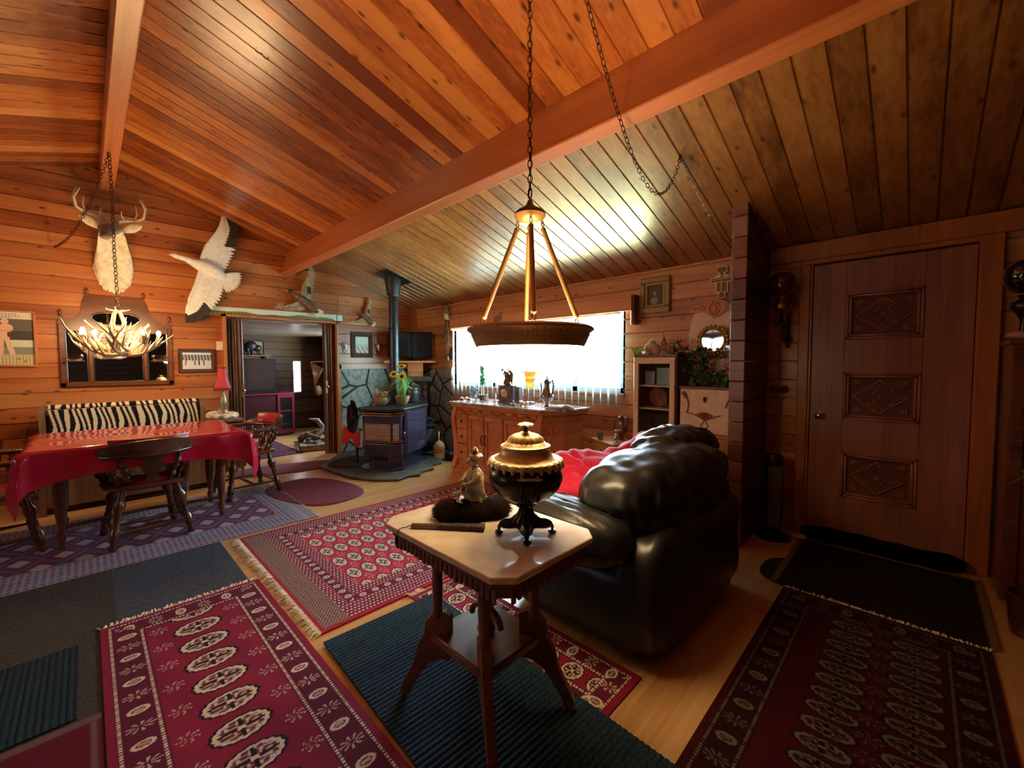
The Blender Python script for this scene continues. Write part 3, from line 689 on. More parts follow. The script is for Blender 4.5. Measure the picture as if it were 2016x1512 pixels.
# captain's chairs
m_chair=wood('chair_walnut',(.045,.013,.006),(.10,.032,.014),(.16,.055,.022),0,2,.5,0,knots=0,pv=.1,rough=.20,coat=.7)
m_cseat=flat('red_leather_seat',(.38,.012,.02),.35,coat=.3)
def chair(label,loc,rz,grp=None):
    """faces +y; arms form a horseshoe whose back is at -y"""
    t=thing('captains_chair',label,'chair',loc,rz,grp)
    mb=MB(); P=[(.22*math.copysign(abs(math.cos(a))**.7,math.cos(a)),.215*math.copysign(abs(math.sin(a))**.7,math.sin(a))) for a in np.linspace(0,2*PI,37)[:-1]]
    mb.rings([[(x*k,y*k,z) for x,y in P] for k,z in ((.9,.405),(1,.418),(1,.435),(.95,.445))]); mb.build('seat',m_chair,t,smooth=40)
    MB().sph((0,.0,.447),.185,.18,.022,20,8).build('seat_cushion',m_cseat,t,smooth=60)
    # horseshoe arm rail
    A=[(.265*math.cos(a)*(1.0),(-.02+.25*math.sin(a)),.665) for a in np.linspace(PI,2*PI,19)]
    A=[(-.285,.19,.655),(-.275,.09,.66)]+A+[(.275,.09,.66),(.285,.19,.655)]
    MB().tube(A,[.02,.026]+[.024]*19+[.026,.02],10,flat=.75).build('arm_rail',m_chair,t,smooth=60)
    # crest: raised curved back
    mb=MB(); R=[]
    for i in range(21):
        f=i/20; a=PI+PI*(.07+.86*f); h=.10*math.sin(PI*f)**.55; h=h*(.35+.65*min(1,4.5*min(f,1-f)))
        x,y=.268*math.cos(a),-.02+.253*math.sin(a); nx_,ny_=math.cos(a),math.sin(a); tt=.020
        R.append([(x+nx_*tt*.6,y+ny_*tt*.6,.66),(x-nx_*tt,y-ny_*tt,.66),(x-nx_*tt*.2,y-ny_*tt*.2,.672+h*.6),(x+nx_*tt*.2,y+ny_*tt*.2,.678+h),(x+nx_*tt*1.5,y+ny_*tt*1.5,.672+h),(x+nx_*tt*1.5,y+ny_*tt*1.5,.67+h*.5)])
    mb.rings(R); mb.build('crest_rail',m_chair,t,smooth=50)
    mb=MB(); R=[]
    for i in range(13):
        f=.2+.6*i/12; a=PI+PI*(.07+.86*f); x,y=.268*math.cos(a),-.02+.253*math.sin(a); n_=(math.cos(a),math.sin(a))
        R.append([(x-n_[0]*.022,y-n_[1]*.022,.69),(x-n_[0]*.016,y-n_[1]*.016,.755),(x+n_[0]*.006,y+n_[1]*.006,.785),(x+n_[0]*.008,y+n_[1]*.008,.78),(x-n_[0]*.01,y-n_[1]*.01,.69)])
    mb.rings(R); mb.build('back_pad',m_cseat,t,smooth=60)
    sp=[(r_*1.25,z_) for r_,z_ in [(.008,0),(.013,.06),(.009,.12),(.017,.2),(.010,.24),(.017,.28),(.009,.34),(.013,.4),(.020,.5),(.013,.6),(.009,.66),(.017,.72),(.010,.76),(.016,.8),(.009,.86),(.012,.93),(.008,1)]]
    for ang in (1.08,1.19,1.31,1.69,1.81,1.92):
        a=PI*ang; MB().turned((.18*math.cos(a),.0+.19*math.sin(a),.44),(.258*math.cos(a),-.02+.243*math.sin(a),.655),sp,10).build('spindle',m_chair,t,smooth=60)
    for sx in (-1,1): MB().turned((sx*.19,.10,.44),(sx*.275,.12,.65),sp,10).build('spindle',m_chair,t,smooth=60)
    # splat
    pr=[(-.028,0),(.028,0),(.035,.03),(.024,.06),(.045,.10),(.062,.14),(.04,.17),(.07,.215),(-.07,.215),(-.04,.17),(-.062,.14),(-.045,.10),(-.024,.06),(-.035,.03)]
    mb=MB(); mb.prism(pr,-.006,.006,T(0,-.195,.44)@Matrix.Rotation(PI/2+.28,4,'X')); mb.build('splat',m_chair,t)
    lp=[(.013,0),(.021,.03),(.023,.07),(.015,.12),(.022,.15),(.024,.19),(.024,.34),(.016,.38),(.022,.42),(.015,.46),(.020,.50),(.016,.56),(.030,.70),(.032,.76),(.016,.84),(.022,.88),(.014,.93),(.018,1)]
    ft=[(-.20,-.20),(.20,-.20),(-.19,.20),(.19,.20)]
    for fx,fy in ft: MB().turned((fx,fy,.009),(fx*.68,fy*.68,.41),lp,12).build('leg',m_chair,t,smooth=50)
    mb=MB()
    for sx in (-1,1): mb.turned((sx*.185,-.185,.12),(sx*.175,.185,.12),[(.008,0),(.012,.3),(.016,.5),(.012,.7),(.008,1)],8)
    mb.turned((-.18,0,.12),(.18,0,.12),[(.008,0),(.012,.3),(.016,.5),(.012,.7),(.008,1)],8)
    mb.box(-.185,.185,-.20,-.185,.10,.125); mb.build('stretcher',m_chair,t,smooth=50)
    return t
def chr_(): pass
c0=chair('dark captain\'s chair with its back to the camera, in front of the red tablecloth',(.285,4.20,0),math.radians(6))
c1=dup(c0,(1.10,4.86,0),math.radians(97),'captain\'s chair at the right end of the red table, red padded crest showing')
c2=dup(c0,(-.50,4.50,0),math.radians(-82),'captain\'s chair at the left end of the table, cut by the photo edge')
for c_ in (c0,c1,c2): c_.scale=(1.14,1.12,1.0)
# bench with zebra throw
b=thing('settle_bench','grey wooden high-backed bench against the wall behind the table','bench',(.30,5.62,0))
for sx in (-1,1):
    mb=MB(); mb.prism([(-.30,0),(.30,0),(.30,.86),(.25,.92),(.16,.93),(.12,.86),(.10,.62),(-.28,.60),(-.30,.55)],-.02,.02,T(sx*.60,0,0)@Matrix.Rotation(PI/2,4,'Z')@Matrix.Rotation(PI/2,4,'X'))
    mb.build('end_panel',m_grey,b)
MB().box(-.58,.58,-.28,.24,.40,.43).build('seat',m_grey,b)
mb=MB(); mb.box(-.58,.58,.235,.265,.43,.865); mb.box(-.58,.58,.20,.235,.82,.875,b=.006); mb.build('backrest',m_grey,b)
MB().box(-.58,.58,-.27,-.25,.06,.40).build('front_board',m_grey,b)
def zebra(U,V):
    n_=np.array([noise.noise(Vector((u*2.3,v*3.5,1.3))) for u,v in zip(U,V)]); s_=np.sin(U*125+n_*8+V*9+1.3*np.sin(V*16+U*37))
    return mixm(np.tile(CR([.012,.010,.010]),(len(U),1)),s_>.05,CR([.80,.70,.55]))
t=thing('zebra_throw','black and cream zebra striped throw spread along the bench back','throw',(-.26,5.83,.50))
painted('pile',m_rug,zebra,(0,0,0),(1,0,0),(0,-.12,1),1.13,.385,230,80,.02,t,lambda U,V:.008*np.sin(U*11)+.004)
painted('folded_edge',m_rug,zebra,(.0,-.035,.385),(1,0,0),(0,.8,.6),1.13,.05,200,12,.016,t)
# side table, fur, lamp
st=thing('side_table','small dark side table between bench and doorway holding the red lamp','side table',(1.09,5.72,0))
MB().box(-.165,.165,-.17,.17,.655,.685,b=.005).build('tabletop',m_grey,st)
mb=MB(); mb.box(-.15,.15,-.155,-.14,.58,.655); mb.box(-.15,.15,.14,.155,.58,.655); mb.box(-.15,-.135,-.14,.14,.58,.655); mb.box(.135,.15,-.14,.14,.58,.655); mb.build('apron',m_dark,st)
for sx in (-1,1):
    for sy in (-1,1): MB().box(sx*.14-.012,sx*.14+.012,sy*.14-.012,sy*.14+.012,0,.60).build('leg',m_grey,st)
def furpad(name,label,cat,loc,pts,mat,hair,ncount=900,L=.03,rz=0,th=.0012):
    t=thing(name,label,cat,loc,rz); mb=MB()
    for (x,y,z,rx,ry,rz_) in pts: mb.sph((x,y,z),rx,ry,rz_,18,10,nz=.18,ns=2.5,seed=x*30)
    mb.build('pelt',mat,t,smooth=180)
    mb=MB()
    for (x,y,z,rx,ry,rz_) in pts:
        for i in range(ncount//len(pts)):
            u=rng.uniform(0,2*PI); v=rng.uniform(-.1,1); c=math.sqrt(max(0,1-v*v)); n_=Vector((c*math.cos(u),c*math.sin(u),v))
            p=Vector((x+rx*n_.x*.95,y+ry*n_.y*.95,z+rz_*n_.z*.95)); dirn=(n_+Vector((rng.uniform(-.8,.8),rng.uniform(-.8,.8),rng.uniform(-.6,.3)))).normalized()
            q=p+dirn*L*rng.uniform(.5,1); sd=dirn.orthogonal().normalized()*th
            if q.z<.003: q.z=.003
            mb.add([p-sd,p+sd,q],[(0,1,2)])
    mb.build('hair',hair,t); return t
m_furw=flat('rabbit_fur',(.75,.66,.54),1,var=.6,ns=14,bump=1,sheen=.6,col2=(.22,.13,.07))
furpad('fur_pelt','white and brown fur pelt bunched around the red lamp base','fur',(1.08,5.70,.686),[(-.09,0,.04,.07,.07,.05),(.0,.03,.055,.06,.06,.055),(.09,.0,.03,.06,.08,.04),(0,-.08,.025,.11,.05,.03)],m_furw,m_furw,900,.03)
lp=thing('table_lamp','small lamp with red fringed shade on the side table','lamp',(1.088,5.70,.70))
MB().lathe([(.045,.0),(.05,.015),(.02,.03),(.014,.06),(.03,.10),(.034,.16),(.022,.22),(.012,.25),(.012,.30)],16,M=T(0,0,.02)).build('base',flat('marbled_green_base',(.30,.30,.22),.3,.3,ns=30,var=.5),lp,smooth=50)
mb=MB(); n=8
R=[[(r*(1+.0*k)*math.cos(2*PI*(j+.5)/n),r*math.sin(2*PI*(j+.5)/n),z) for j in range(n)] for r,z in ((.082,.335),(.066,.40),(.045,.48),(.034,.565),(.032,.565),(.043,.48),(.064,.40),(.080,.335))]
mb.rings(R,cap=False); mb.build('lamp_shade',flat('red_shade',(.50,.04,.05),.8,sheen=.3),lp)
mb=MB()
for i in range(70):
    a=2*PI*i/70; r=.081; mb.cyl((r*math.cos(a),r*math.sin(a),.338),(r*1.05*math.cos(a+.05),r*1.05*math.sin(a+.05),.305),.0035,.002,5)
for i in range(36):
    a=2*PI*i/36; mb.sph((.036*math.cos(a),.036*math.sin(a),.565+.006*(i%2)),.006,n=6,m=4)
mb.build('fringe',flat('dark_red_trim',(.28,.01,.03),.8),lp)
# ---------------------------------------------------------------- wall pieces on the gable wall
def figure(U,V):   # 0.40 x .50 poster: text band, painted woman in swimwear by a pale boat, calendar band
    c=np.tile(CR([.13,.10,.09]),(len(U),1)); c=mixm(c,V<.10,CR([.62,.50,.28])); c=mixm(c,(V<.10)&(np.abs(np.sin(V*160))>.5)&(np.abs(np.sin(U*150))>.7),CR([.30,.22,.12]))
    for cx,cy in ((.235,.058),(.275,.036),(.35,.035)): c=mixm(c,np.hypot(U-cx,V-cy)<.010,CR([.35,.18,.03]))
    c=mixm(c,V>.43,CR([.66,.58,.42])); 
    for y0,u0,u1 in ((.475,.10,.24),(.458,.08,.255),(.442,.10,.20)): c=mixm(c,(np.abs(V-y0)<.004)&(U>u0)&(U<u1)&(np.sin(U*310)>-.4),CR([.25,.18,.12]))
    c=mixm(c,(V>.10)&(V<.17)&(U>.02),CR([.22,.24,.20])); c=mixm(c,(V>.17)&(V<.235)&(U>.17)&(U<.355),CR([.62,.62,.45])); c=mixm(c,(V>.235)&(V<.32)&(np.abs(U-.25)<.09),CR([.06,.05,.045]))
    sk=CR([.72,.44,.28])
    b=(((U-.165)/.045)**2+((V-.345)/.04)**2<1)|(np.hypot(U-.16,V-.405)<.025)|(np.abs(U-.150)<.022+.0)&(V>.26)&(V<.33)
    c=mixm(c,b,sk); c=mixm(c,(np.abs(U-(.165+(.26-V)*.22))<.018)&(V>.10)&(V<.265),sk); c=mixm(c,(np.abs(U-(.135-(.26-V)*.05))<.017)&(V>.10)&(V<.265),sk)
    c=mixm(c,(np.abs(V-.315-.3*np.abs(U-.16))<.007)&(np.abs(U-.16)<.05),CR([.75,.25,.2])); return c
m_paint=vcol('painted_print',.45,0,0,spec=.4)
def framed(name,label,cat,loc,rz,W,H,fw,mats,fn,nx=120,ny=120,fd=.025,mat_in=None,step=False,res=None):
    """local: x right, z up, faces -y; loc = lower left back corner on the wall"""
    t=thing(name,label,cat,loc,rz); mb=MB()
    for q in ((0,W,0,fw),(0,W,H-fw,H),(0,fw,fw,H-fw),(W-fw,W,fw,H-fw)): mb.box(q[0],q[1],-fd,0,q[2],q[3],b=fw*.18)
    if step:
        f2=fw*.35
        for q in ((fw,W-fw,fw,fw+f2),(fw,W-fw,H-fw-f2,H-fw),(fw,fw+f2,fw+f2,H-fw-f2),(W-fw-f2,W-fw,fw+f2,H-fw-f2)): mb.box(q[0],q[1],-fd*.6,0,q[2],q[3])
    mb.build('frame',mats,t)
    i=fw
    if mat_in:
        mb=MB(); g=mat_in
        for q in ((i,W-i,i,i+g),(i,W-i,H-i-g,H-i),(i,i+g,i+g,H-i-g),(W-i-g,W-i,i+g,H-i-g)): mb.box(q[0],q[1],-.010,-.004,q[2],q[3])
        mb.build('mat_board',flat('brown_mat_board',(.10,.05,.035),.8),t); i+=g
    painted('picture',m_paint,fn,(i,-.002,i),(1,0,0),(0,0,1),W-2*i,H-2*i,nx,ny,.004,t); return t
YW=GY-.001
framed('framed_poster','framed vintage calendar print of a woman in swimwear, far left wall','picture',(-.72,YW,1.285),0,.40,.53,.018,m_trim,lambda U,V:figure(U*1.02-.035,V*1.0),150,190)
def snowphoto(U,V):
    c=np.tile(CR([.70,.68,.66]),(len(U),1)); tr=V>.10+.004*np.sin(U*120); c=mixm(c,tr&(V<.165),CR([.10,.11,.11])); c=mixm(c,tr&(np.sin(U*210+V*30)>.55),CR([.55,.57,.58]))
    c=mixm(c,V>.165,CR([.72,.74,.76]))
    for cx,cl in ((.115,(.5,.03,.06)),(.155,(.03,.03,.03)),(.20,(.05,.05,.06)),(.03,(.15,.14,.12))): c=mixm(c,(np.abs(U-cx)<.007)&(V>.045)&(V<.10),CR(cl))
    return c
framed('framed_photo','brown framed snowy photograph with small figures, right of the mirror','picture',(.735,YW,1.212),0,.356,.275,.012,m_dark,snowphoto,110,80,mat_in=.030)
MB_=MB().box(-.038,.038,-.025,0,-.055,.055,b=.006); MB_.box(-.025,.025,-.028,-.024,.015,.035); o=MB_.build('thermostat',flat('ivory_plastic',(.75,.68,.52),.5)); o.location=(1.143,YW,1.53); tag(o,'small ivory thermostat on the wall left of the doorway','thermostat')
def pano(U,V):
    c=np.tile(CR([.72,.74,.62]),(len(U),1)); h=.030+.010*np.sin(U*7)+.006*np.sin(U*19+1); c=mixm(c,V<h,CR([.10,.16,.04])); c=mixm(c,V<h*.72,CR([.22,.28,.06])); c=mixm(c,(V<.018)&(np.sin(U*170)>.1),CR([.03,.03,.02])); c=mixm(c,(V<.008),CR([.45,.42,.2]))
    c=mixm(c,(U>1.48),CR([.66,.82,.84])); c=mixm(c,np.abs(U-1.52)<.004,CR([.05,.05,.06])); return c
t=thing('painted_saw','long narrow green landscape painting over the doorway','painting',(1.04,YW-.012,1.915))
painted('picture',m_paint,pano,(0,0,0),(1,0,.012),(0,0,1),1.60,.085,420,30,.006,t)
MB().box(0,1.58,.0,.010,.0,.01).build('batten',m_dark,t)
mb=MB(); mb.tube([(0,0,0),(.004,-.012,.08),(-.008,-.008,.15),(.0,0,.20)],[.010,.008,.009,.004],6); o=mb.build('antler_tine',m_rust,smooth=60); o.location=(2.595,YW-.02,2.055); tag(o,'upright pale stick above the right end of the painting','stick')
framed('framed_photo','dark framed picture between two small skull mounts','picture',(2.765,YW,1.405),0,.345,.385,.055,flat('rough_brown_frame',(.07,.035,.018),.75,ns=40,bump=.5),lambda U,V: mixm(mixm(np.tile(CR([.60,.68,.66]),(len(U),1)),V<.14,CR([.50,.52,.54])),(V<.10)&(np.sin(U*90+V*60)>.3),CR([.45,.16,.16])),60,70,mat_in=.016)
def skull(label,x,z,horn):
    t=thing('skull_mount',label,'skull mount',(x,YW,z)); s_=.085
    MB().prism([(-.5*s_,.2*s_),(-.55*s_,.9*s_),(-.35*s_,.8*s_),(0,.95*s_),(.35*s_,.8*s_),(.55*s_,.9*s_),(.5*s_,.2*s_),(.3*s_,-.1*s_),(.42*s_,-.5*s_),(0,-1*s_),(-.42*s_,-.5*s_),(-.3*s_,-.1*s_)],0,.015,Matrix.Rotation(PI/2,4,'X')).build('plaque',m_mah,t)
    mb=MB(); mb.sph((0,-.03,.035),.026,.02,.03,10,7); mb.lathe([(.018,0),(.012,.03),(.006,.06)],8,T(0,-.035,.02)@Matrix.Rotation(PI-.15,4,'X')); mb.build('skull',m_white,t,smooth=60)
    for sx in (-1,1):
        h=horn if sx>0 else horn*.7
        MB().tube([(sx*.012,-.025,.05),(sx*.03,-.04,.08),(sx*.045,-.045,.07+h*.5),(sx*.05,-.04,.06+h)],[.006,.005,.004,.0015],6).build('horn',m_rust,t,smooth=60)
skull('small skull with short antlers on a shield plaque, left of the dark picture',2.672,1.55,.09)
skull('small skull with one taller antler on a plaque, right of the dark picture',3.19,1.55,.16)
# mirror: overmantel with three panels
mr=thing('overmantel_mirror','ornate dark wood three-panel mirror behind the antler chandelier','mirror',(.255,YW,1.085))
mb=MB(); w_=.435; D=-.035
for q in ((-w_,w_,0,.045),(-w_,-w_+.045,0,.62),(w_-.045,w_,0,.62),(-.235,-.200,.045,.50),(.185,.220,.045,.50),(-.20,.185,.46,.50)): mb.box(q[0],q[1],D,0,q[2],q[3],b=.006)
crest=[(-w_,.60),(-w_,.66),(-.40,.70),(-.37,.665),(-.31,.69),(-.27,.75),(-.26,.86),(-.235,.93),(.205,.93),(.235,.86),(.25,.77),(.31,.70),(.37,.665),(.40,.69),(w_,.66),(w_,.60),(.39,.56),(.235,.56),(.21,.50),(-.22,.50),(-.25,.56),(-.39,.56)]
mb.prism(crest,0,.02,Matrix.Rotation(PI/2,4,'X')); mb.build('frame',m_mah,mr)
mb=MB()
for q in ((-w_+.045,-.235,.045,.57),(-.20,.185,.045,.46),(.220,w_-.045,.045,.57)): mb.box(q[0],q[1],-.012,-.004,q[2],q[3])
P=[(.16*math.cos(a),.68+.055*math.sin(a)) for a in np.linspace(0,2*PI,25)[:-1]]; P=[(.185*math.copysign(abs(math.cos(a))**.6,math.cos(a))-.015,.70+.06*math.sin(a)) for a in np.linspace(0,2*PI,33)[:-1]]
mb.prism(P,.021,.024,Matrix.Rotation(PI/2,4,'X')); mb.build('mirror_glass',m_mirror,mr)
mb=MB(); mb.tube([(x,-.026,z) for x,z in P],.006,6,close=True)
for cx,c2,zz in ((-w_+.045,-.235,.045),(-.20,.185,.045),(.22,w_-.045,.045)):
    zt=.46 if cx==-.20 else .57
    mb.tube([(cx+.006,-.014,zz+.006),(c2-.006,-.014,zz+.006),(c2-.006,-.014,zt-.006),(cx+.006,-.014,zt-.006)],.003,5,close=True)
mb.build('bevel_strip',m_pew,mr)
for x,z in ((-.415,.70),(-.225,.93),(.205,.93),(.415,.69)): MB().lathe([(.012,0),(.016,.01),(.006,.018),(.018,.035),(.012,.05),(.002,.07)],10,T(x,-.018,z)).build('finial',m_mah,mr,smooth=60)
for x in (-.33,.32):
    mb=MB(); mb.box(x-.07,x+.07,-.12,-.03,.255,.263); mb.build('small_shelf',m_mah,mr)
for i,(x,lab) in enumerate(((-.33,'cut glass bowl on the left shelf of the dark mirror'),(.32,'cut glass bowl on the right shelf of the dark mirror'))):
    mb=MB(); mb.lathe([(.03,0),(.055,.012),(.062,.04),(.05,.06),(.045,.06),(.056,.04),(.05,.016),(.01,.006)],16,lobes=8,amp=.04)
    o=mb.build('glass_bowl',m_glass,smooth=40); o.location=(.255+x,YW-.085,1.085+.264); tag(o,lab,'bowl')
# ================================================================= HUNTING MOUNTS AND LAMPS
m_feath=flat('white_feather',(.82,.76,.64),.8,ns=30,var=.12,sheen=.2)
m_featb=flat('black_feather',(.03,.022,.02),.8)
m_brf=flat('brown_feather',(.20,.12,.07),.8,ns=25,var=.5)
m_brfl=flat('tan_feather',(.50,.36,.22),.8,ns=25,var=.3)
def feather(mb,a,d,L,w,split=None,yo=0,th=.003,mi=(0,1)):
    """flat blade in local xz plane from a along d"""
    dx,dz=d; px,pz=-dz,dx; prof=[(0,.35),(.15,.8),(.45,1),(.75,.9),(.92,.55),(1,.12)]
    segs=[(0,len(prof))]
    for k in range(len(prof)-1):
        (t0,w0),(t1,w1)=prof[k],prof[k+1]
        mb.mi=mi[1] if (split is not None and (t0+t1)/2>split) else mi[0]
        A=[(a[0]+dx*L*t0+px*w*w0*s_,yo,a[1]+dz*L*t0+pz*w*w0*s_) for s_ in (-1,1)]
        B=[(a[0]+dx*L*t1+px*w*w1*s_,yo-.006*t1,a[1]+dz*L*t1+pz*w*w1*s_) for s_ in (-1,1)]
        m0=((A[0][0]+A[1][0])/2,yo-.004,(A[0][2]+A[1][2])/2); m1=((B[0][0]+B[1][0])/2,yo-.010,(B[0][2]+B[1][2])/2)
        vs=[A[0],m0,A[1],B[0],m1,B[1]]; vs+=[(x,y+th,z) for x,y,z in vs]
        mb.add(vs,[(0,1,4,3),(1,2,5,4),(6,9,10,7),(7,10,11,8),(0,3,9,6),(2,8,11,5),(0,6,7,1),(1,7,8,2),(3,4,10,9),(4,5,11,10)])
    mb.mi=0
def wing(bone,dirs,lens,ws,n,split,cov,mats,name,parent,y0=0,y1=-.05,mi=(0,1),inner=99):
    mb=MB(); B=[Vector((x,z)) for x,z in bone]
    def lerp(L,f):
        k=f*(len(L)-1); i=min(int(k),len(L)-2); return L[i]*(1-(k-i))+L[i+1]*(k-i)
    for i in range(n):
        f=i/(n-1); p=lerp(B,f); a=math.radians(lerp(dirs,f)); yo=y0+(y1-y0)*f
        feather(mb,(p.x,p.y),(math.cos(a),math.sin(a)),lerp(lens,f),lerp(ws,f),split if f>inner else None,yo,mi=mi)
    for r in range(cov):
        for i in range(n):
            f=(i+.5*(r%2))/(n); p=lerp(B,min(1,f)); a=math.radians(lerp(dirs,min(1,f))); yo=y0+(y1-y0)*f-.006-.005*r
            feather(mb,(p.x,p.y),(math.cos(a),math.sin(a)),lerp(lens,min(1,f))*(.58-.18*r),lerp(ws,min(1,f))*1.05,None,yo,mi=mi)
    # leading edge
    mb.tube([(b.x,y0+(y1-y0)*i/(len(B)-1)-.008,b.y) for i,b in enumerate(B)],[.026-.018*i/(len(B)-1) for i in range(len(B))],8)
    return mb.build(name,mats,parent,smooth=40)
def bodyloft(pts,rad,mat,name,parent,n=12,asp=1):
    MBb=MB(); MBb.tube(pts,rad,n,flat=asp); return MBb.build(name,mat,parent,smooth=70)
g=thing('goose_mount','white goose mounted in flight with black wing tips, left of the doorway','bird mount',(.99,YW-.10,2.465))
bodyloft([(-.30,-.06,.045),(-.27,-.07,.04),(-.235,-.07,.03),(-.17,-.06,.02),(-.10,-.05,-.005),(-.02,-.045,-.03),(.07,-.04,-.065),(.15,-.03,-.10),(.21,-.02,-.13)],[.012,.026,.026,.028,.046,.072,.080,.062,.030],m_feath,'body',g,14)
MB().lathe([(.014,0),(.010,.02),(.002,.045)],8,T(-.295,-.06,.045)@Matrix.Rotation(-PI/2-.3,4,'Y')).build('beak',flat('pink_beak',(.55,.20,.12),.5),g,smooth=60)
MB().sph((-.283,-.088,.052),.005,n=8,m=5).build('eye',m_black,g)
wing([(-.02,.03),(.03,.20),(.12,.36),(.17,.47)],[-28,-8,30,75],[.24,.27,.28,.20],[.030,.028,.022,.018],22,.30,2,[m_feath,m_featb],'wing',g,-.02,-.10,inner=.42)
wing([(-.02,-.06),(-.08,-.25),(-.15,-.42),(-.17,-.50)],[-20,-35,-62,-95],[.26,.27,.26,.20],[.030,.028,.022,.018],22,.32,2,[m_feath,m_featb],'wing',g,-.02,-.09,inner=.48)
mb=MB()
for i in range(11): a=math.radians(-75+i*9); feather(mb,(.17,-.11),(math.cos(a),math.sin(a)),.20,.020,yo=-.02-.002*i)
mb.build('tail',[m_feath,m_featb],g)
def mallard(name,label,loc,s_,flip,headmat):
    g=thing(name,label,'bird mount',loc); g.scale=(s_*flip,s_,s_)
    bodyloft([(-.20,-.09,.06),(-.17,-.10,.065),(-.14,-.09,.05),(-.10,-.08,.02),(-.03,-.07,-.02),(.05,-.06,-.07),(.13,-.05,-.13),(.18,-.04,-.17)],[.014,.024,.020,.030,.052,.060,.045,.018],m_brf,'body',g,12)
    MB().sph((-.175,-.10,.067),.036,.028,.028,12,8).build('head',headmat,g,smooth=60)
    MB().sph((-.225,-.10,.068),.030,.012,.008,10,6).build('beak',m_brfl,g,smooth=60)
    wing([(-.02,.02),(.0,.14),(.04,.25),(.07,.32)],[-25,10,50,85],[.13,.14,.16,.13],[.020,.018,.015,.012],16,.3,2,[m_brfl,m_featb],'wing',g,-.02,-.08,mi=(0,1),inner=2)
    wing([(-.02,-.04),(-.14,-.10),(-.26,-.14),(-.33,-.17)],[-25,-30,-20,190],[.13,.13,.09,.05],[.020,.018,.015,.012],16,.3,2,[m_brfl,m_featb],'wing',g,-.02,-.08,inner=2)
    MB().box(.02,.07,-.115,-.108,.06,.15,b=.003).build('speculum',m_featb,g)
    mb=MB()
    for i in range(7): a=math.radians(-70+i*9); feather(mb,(.13,-.12),(math.cos(a),math.sin(a)),.13,.016,yo=-.04-.002*i)
    mb.build('tail',[m_feath,m_featb],g); return g
mallard('duck_mount','mallard with dark green head mounted in flight over the doorway',(2.08,YW-.06,2.19),1.02,1,flat('green_head',(.03,.06,.03),.4))
mallard('duck_mount','small brown duck mount flying near the black stove pipe',(2.98,YW-.025,2.03),.66,1,m_brf)
# deer
dr=thing('deer_mount','mounted deer head with antlers and white throat above the dark mirror','deer mount',(.24,YW,2.45))
m_dw=flat('deer_white',(.74,.62,.44),.95,ns=22,var=.25,sheen=.4,bump=.6); m_db=flat('deer_brown',(.20,.12,.06),.95,ns=30,var=.4,sheen=.3,bump=.5)
def ringloft(L,n=20):
    """list of (centre, right radius, up radius, tilt)"""
    R=[]
    for c,a,b,t in L:
        R.append([(c[0]+a*math.cos(u),c[1]-b*math.sin(u)*math.sin(t),c[2]+b*math.sin(u)*math.cos(t)) for u in np.linspace(0,2*PI,n+1)[:-1]])
    return R
mb=MB(); mb.rings(ringloft([((0,-.005,-.12),.135,.25,0),((0,-.05,-.13),.148,.25,.1),((0,-.12,-.08),.140,.21,.35),((-.005,-.20,.0),.118,.175,.6),((-.01,-.27,.09),.105,.13,.8),((-.015,-.31,.17),.085,.10,1.0)]))
for i in range(60):
    u=PI+PI*i/59; x,z=.145*math.cos(u),-.12+.26*math.sin(u); mb.cyl((x,-.03,z),(x+rng.uniform(-.01,.01),-.035,z-.035*rng.uniform(.3,1)),.012,.002,5)
mb.build('neck',m_dw,dr,smooth=60)
mb=MB(); mb.rings(ringloft([((-.01,-.235,.19),.03,.05,1.4),((-.01,-.27,.20),.075,.085,1.3),((-.02,-.33,.19),.078,.085,1.25),((-.035,-.41,.15),.056,.060,1.15),((-.05,-.49,.10),.038,.042,1.1),((-.06,-.54,.072),.036,.036,1.1),((-.063,-.562,.06),.018,.016,1.1)]))
HD=mb.build('head',m_db,dr,smooth=60); HD.scale=(1.18,1.1,1.15); HD.location=(0,.03,-.03)
MB().sph((-.064,-.562,.068),.022,.012,.014,10,6).build('nose',m_black,dr,smooth=60)
MB().sph((-.052,-.49,.055),.024,.055,.018,10,6).build('chin',m_dw,dr,smooth=60)
mb=MB(); mb.sph((-.085,-.36,.205),.013,n=8,m=6); mb.sph((.048,-.36,.205),.013,n=8,m=6); mb.build('eye',m_black,dr,smooth=60)
for sx in (-1,1):
    mb=MB(); M=T(-.01+sx*.075,-.26,.20)@Matrix.Rotation(sx*math.radians(62),4,'Y')@Matrix.Rotation(.2,4,'X')
    R=[]
    for t,w_ in ((0,.018),(.04,.034),(.09,.042),(.14,.032),(.175,.004)): R.append([(w_*math.cos(u),-.010*math.sin(u)-(.014 if math.sin(u)>0 else 0)*0,t) for u in np.linspace(0,2*PI,13)[:-1]])
    mb.rings(R,M=M); mb.build('ear',m_dw,dr,smooth=60)
    mb=MB(); x0=-.01+sx*.035
    main=[(x0,-.27,.27),(x0+sx*.05,-.25,.30),(x0+sx*.12,-.24,.31),(x0+sx*.18,-.29,.34),(x0+sx*.19,-.35,.40),(x0+sx*.15,-.40,.47)]
    mb.tube(main,[.018,.016,.014,.012,.009,.002],8)
    mb.tube([main[2],(x0+sx*.14,-.24,.38),(x0+sx*.13,-.25,.45)],[.012,.008,.002],7)
    mb.tube([main[3],(x0+sx*.20,-.30,.42),(x0+sx*.17,-.31,.50)],[.011,.008,.002],7)
    mb.tube([main[1],(x0+sx*.03,-.30,.33),(x0+sx*.03,-.32,.36)],[.009,.006,.002],6)
    AN=mb.build('antler',m_rust,dr,smooth=60); AN.scale=(1.12,1.1,1.15); AN.location=(0,.02,-.035)
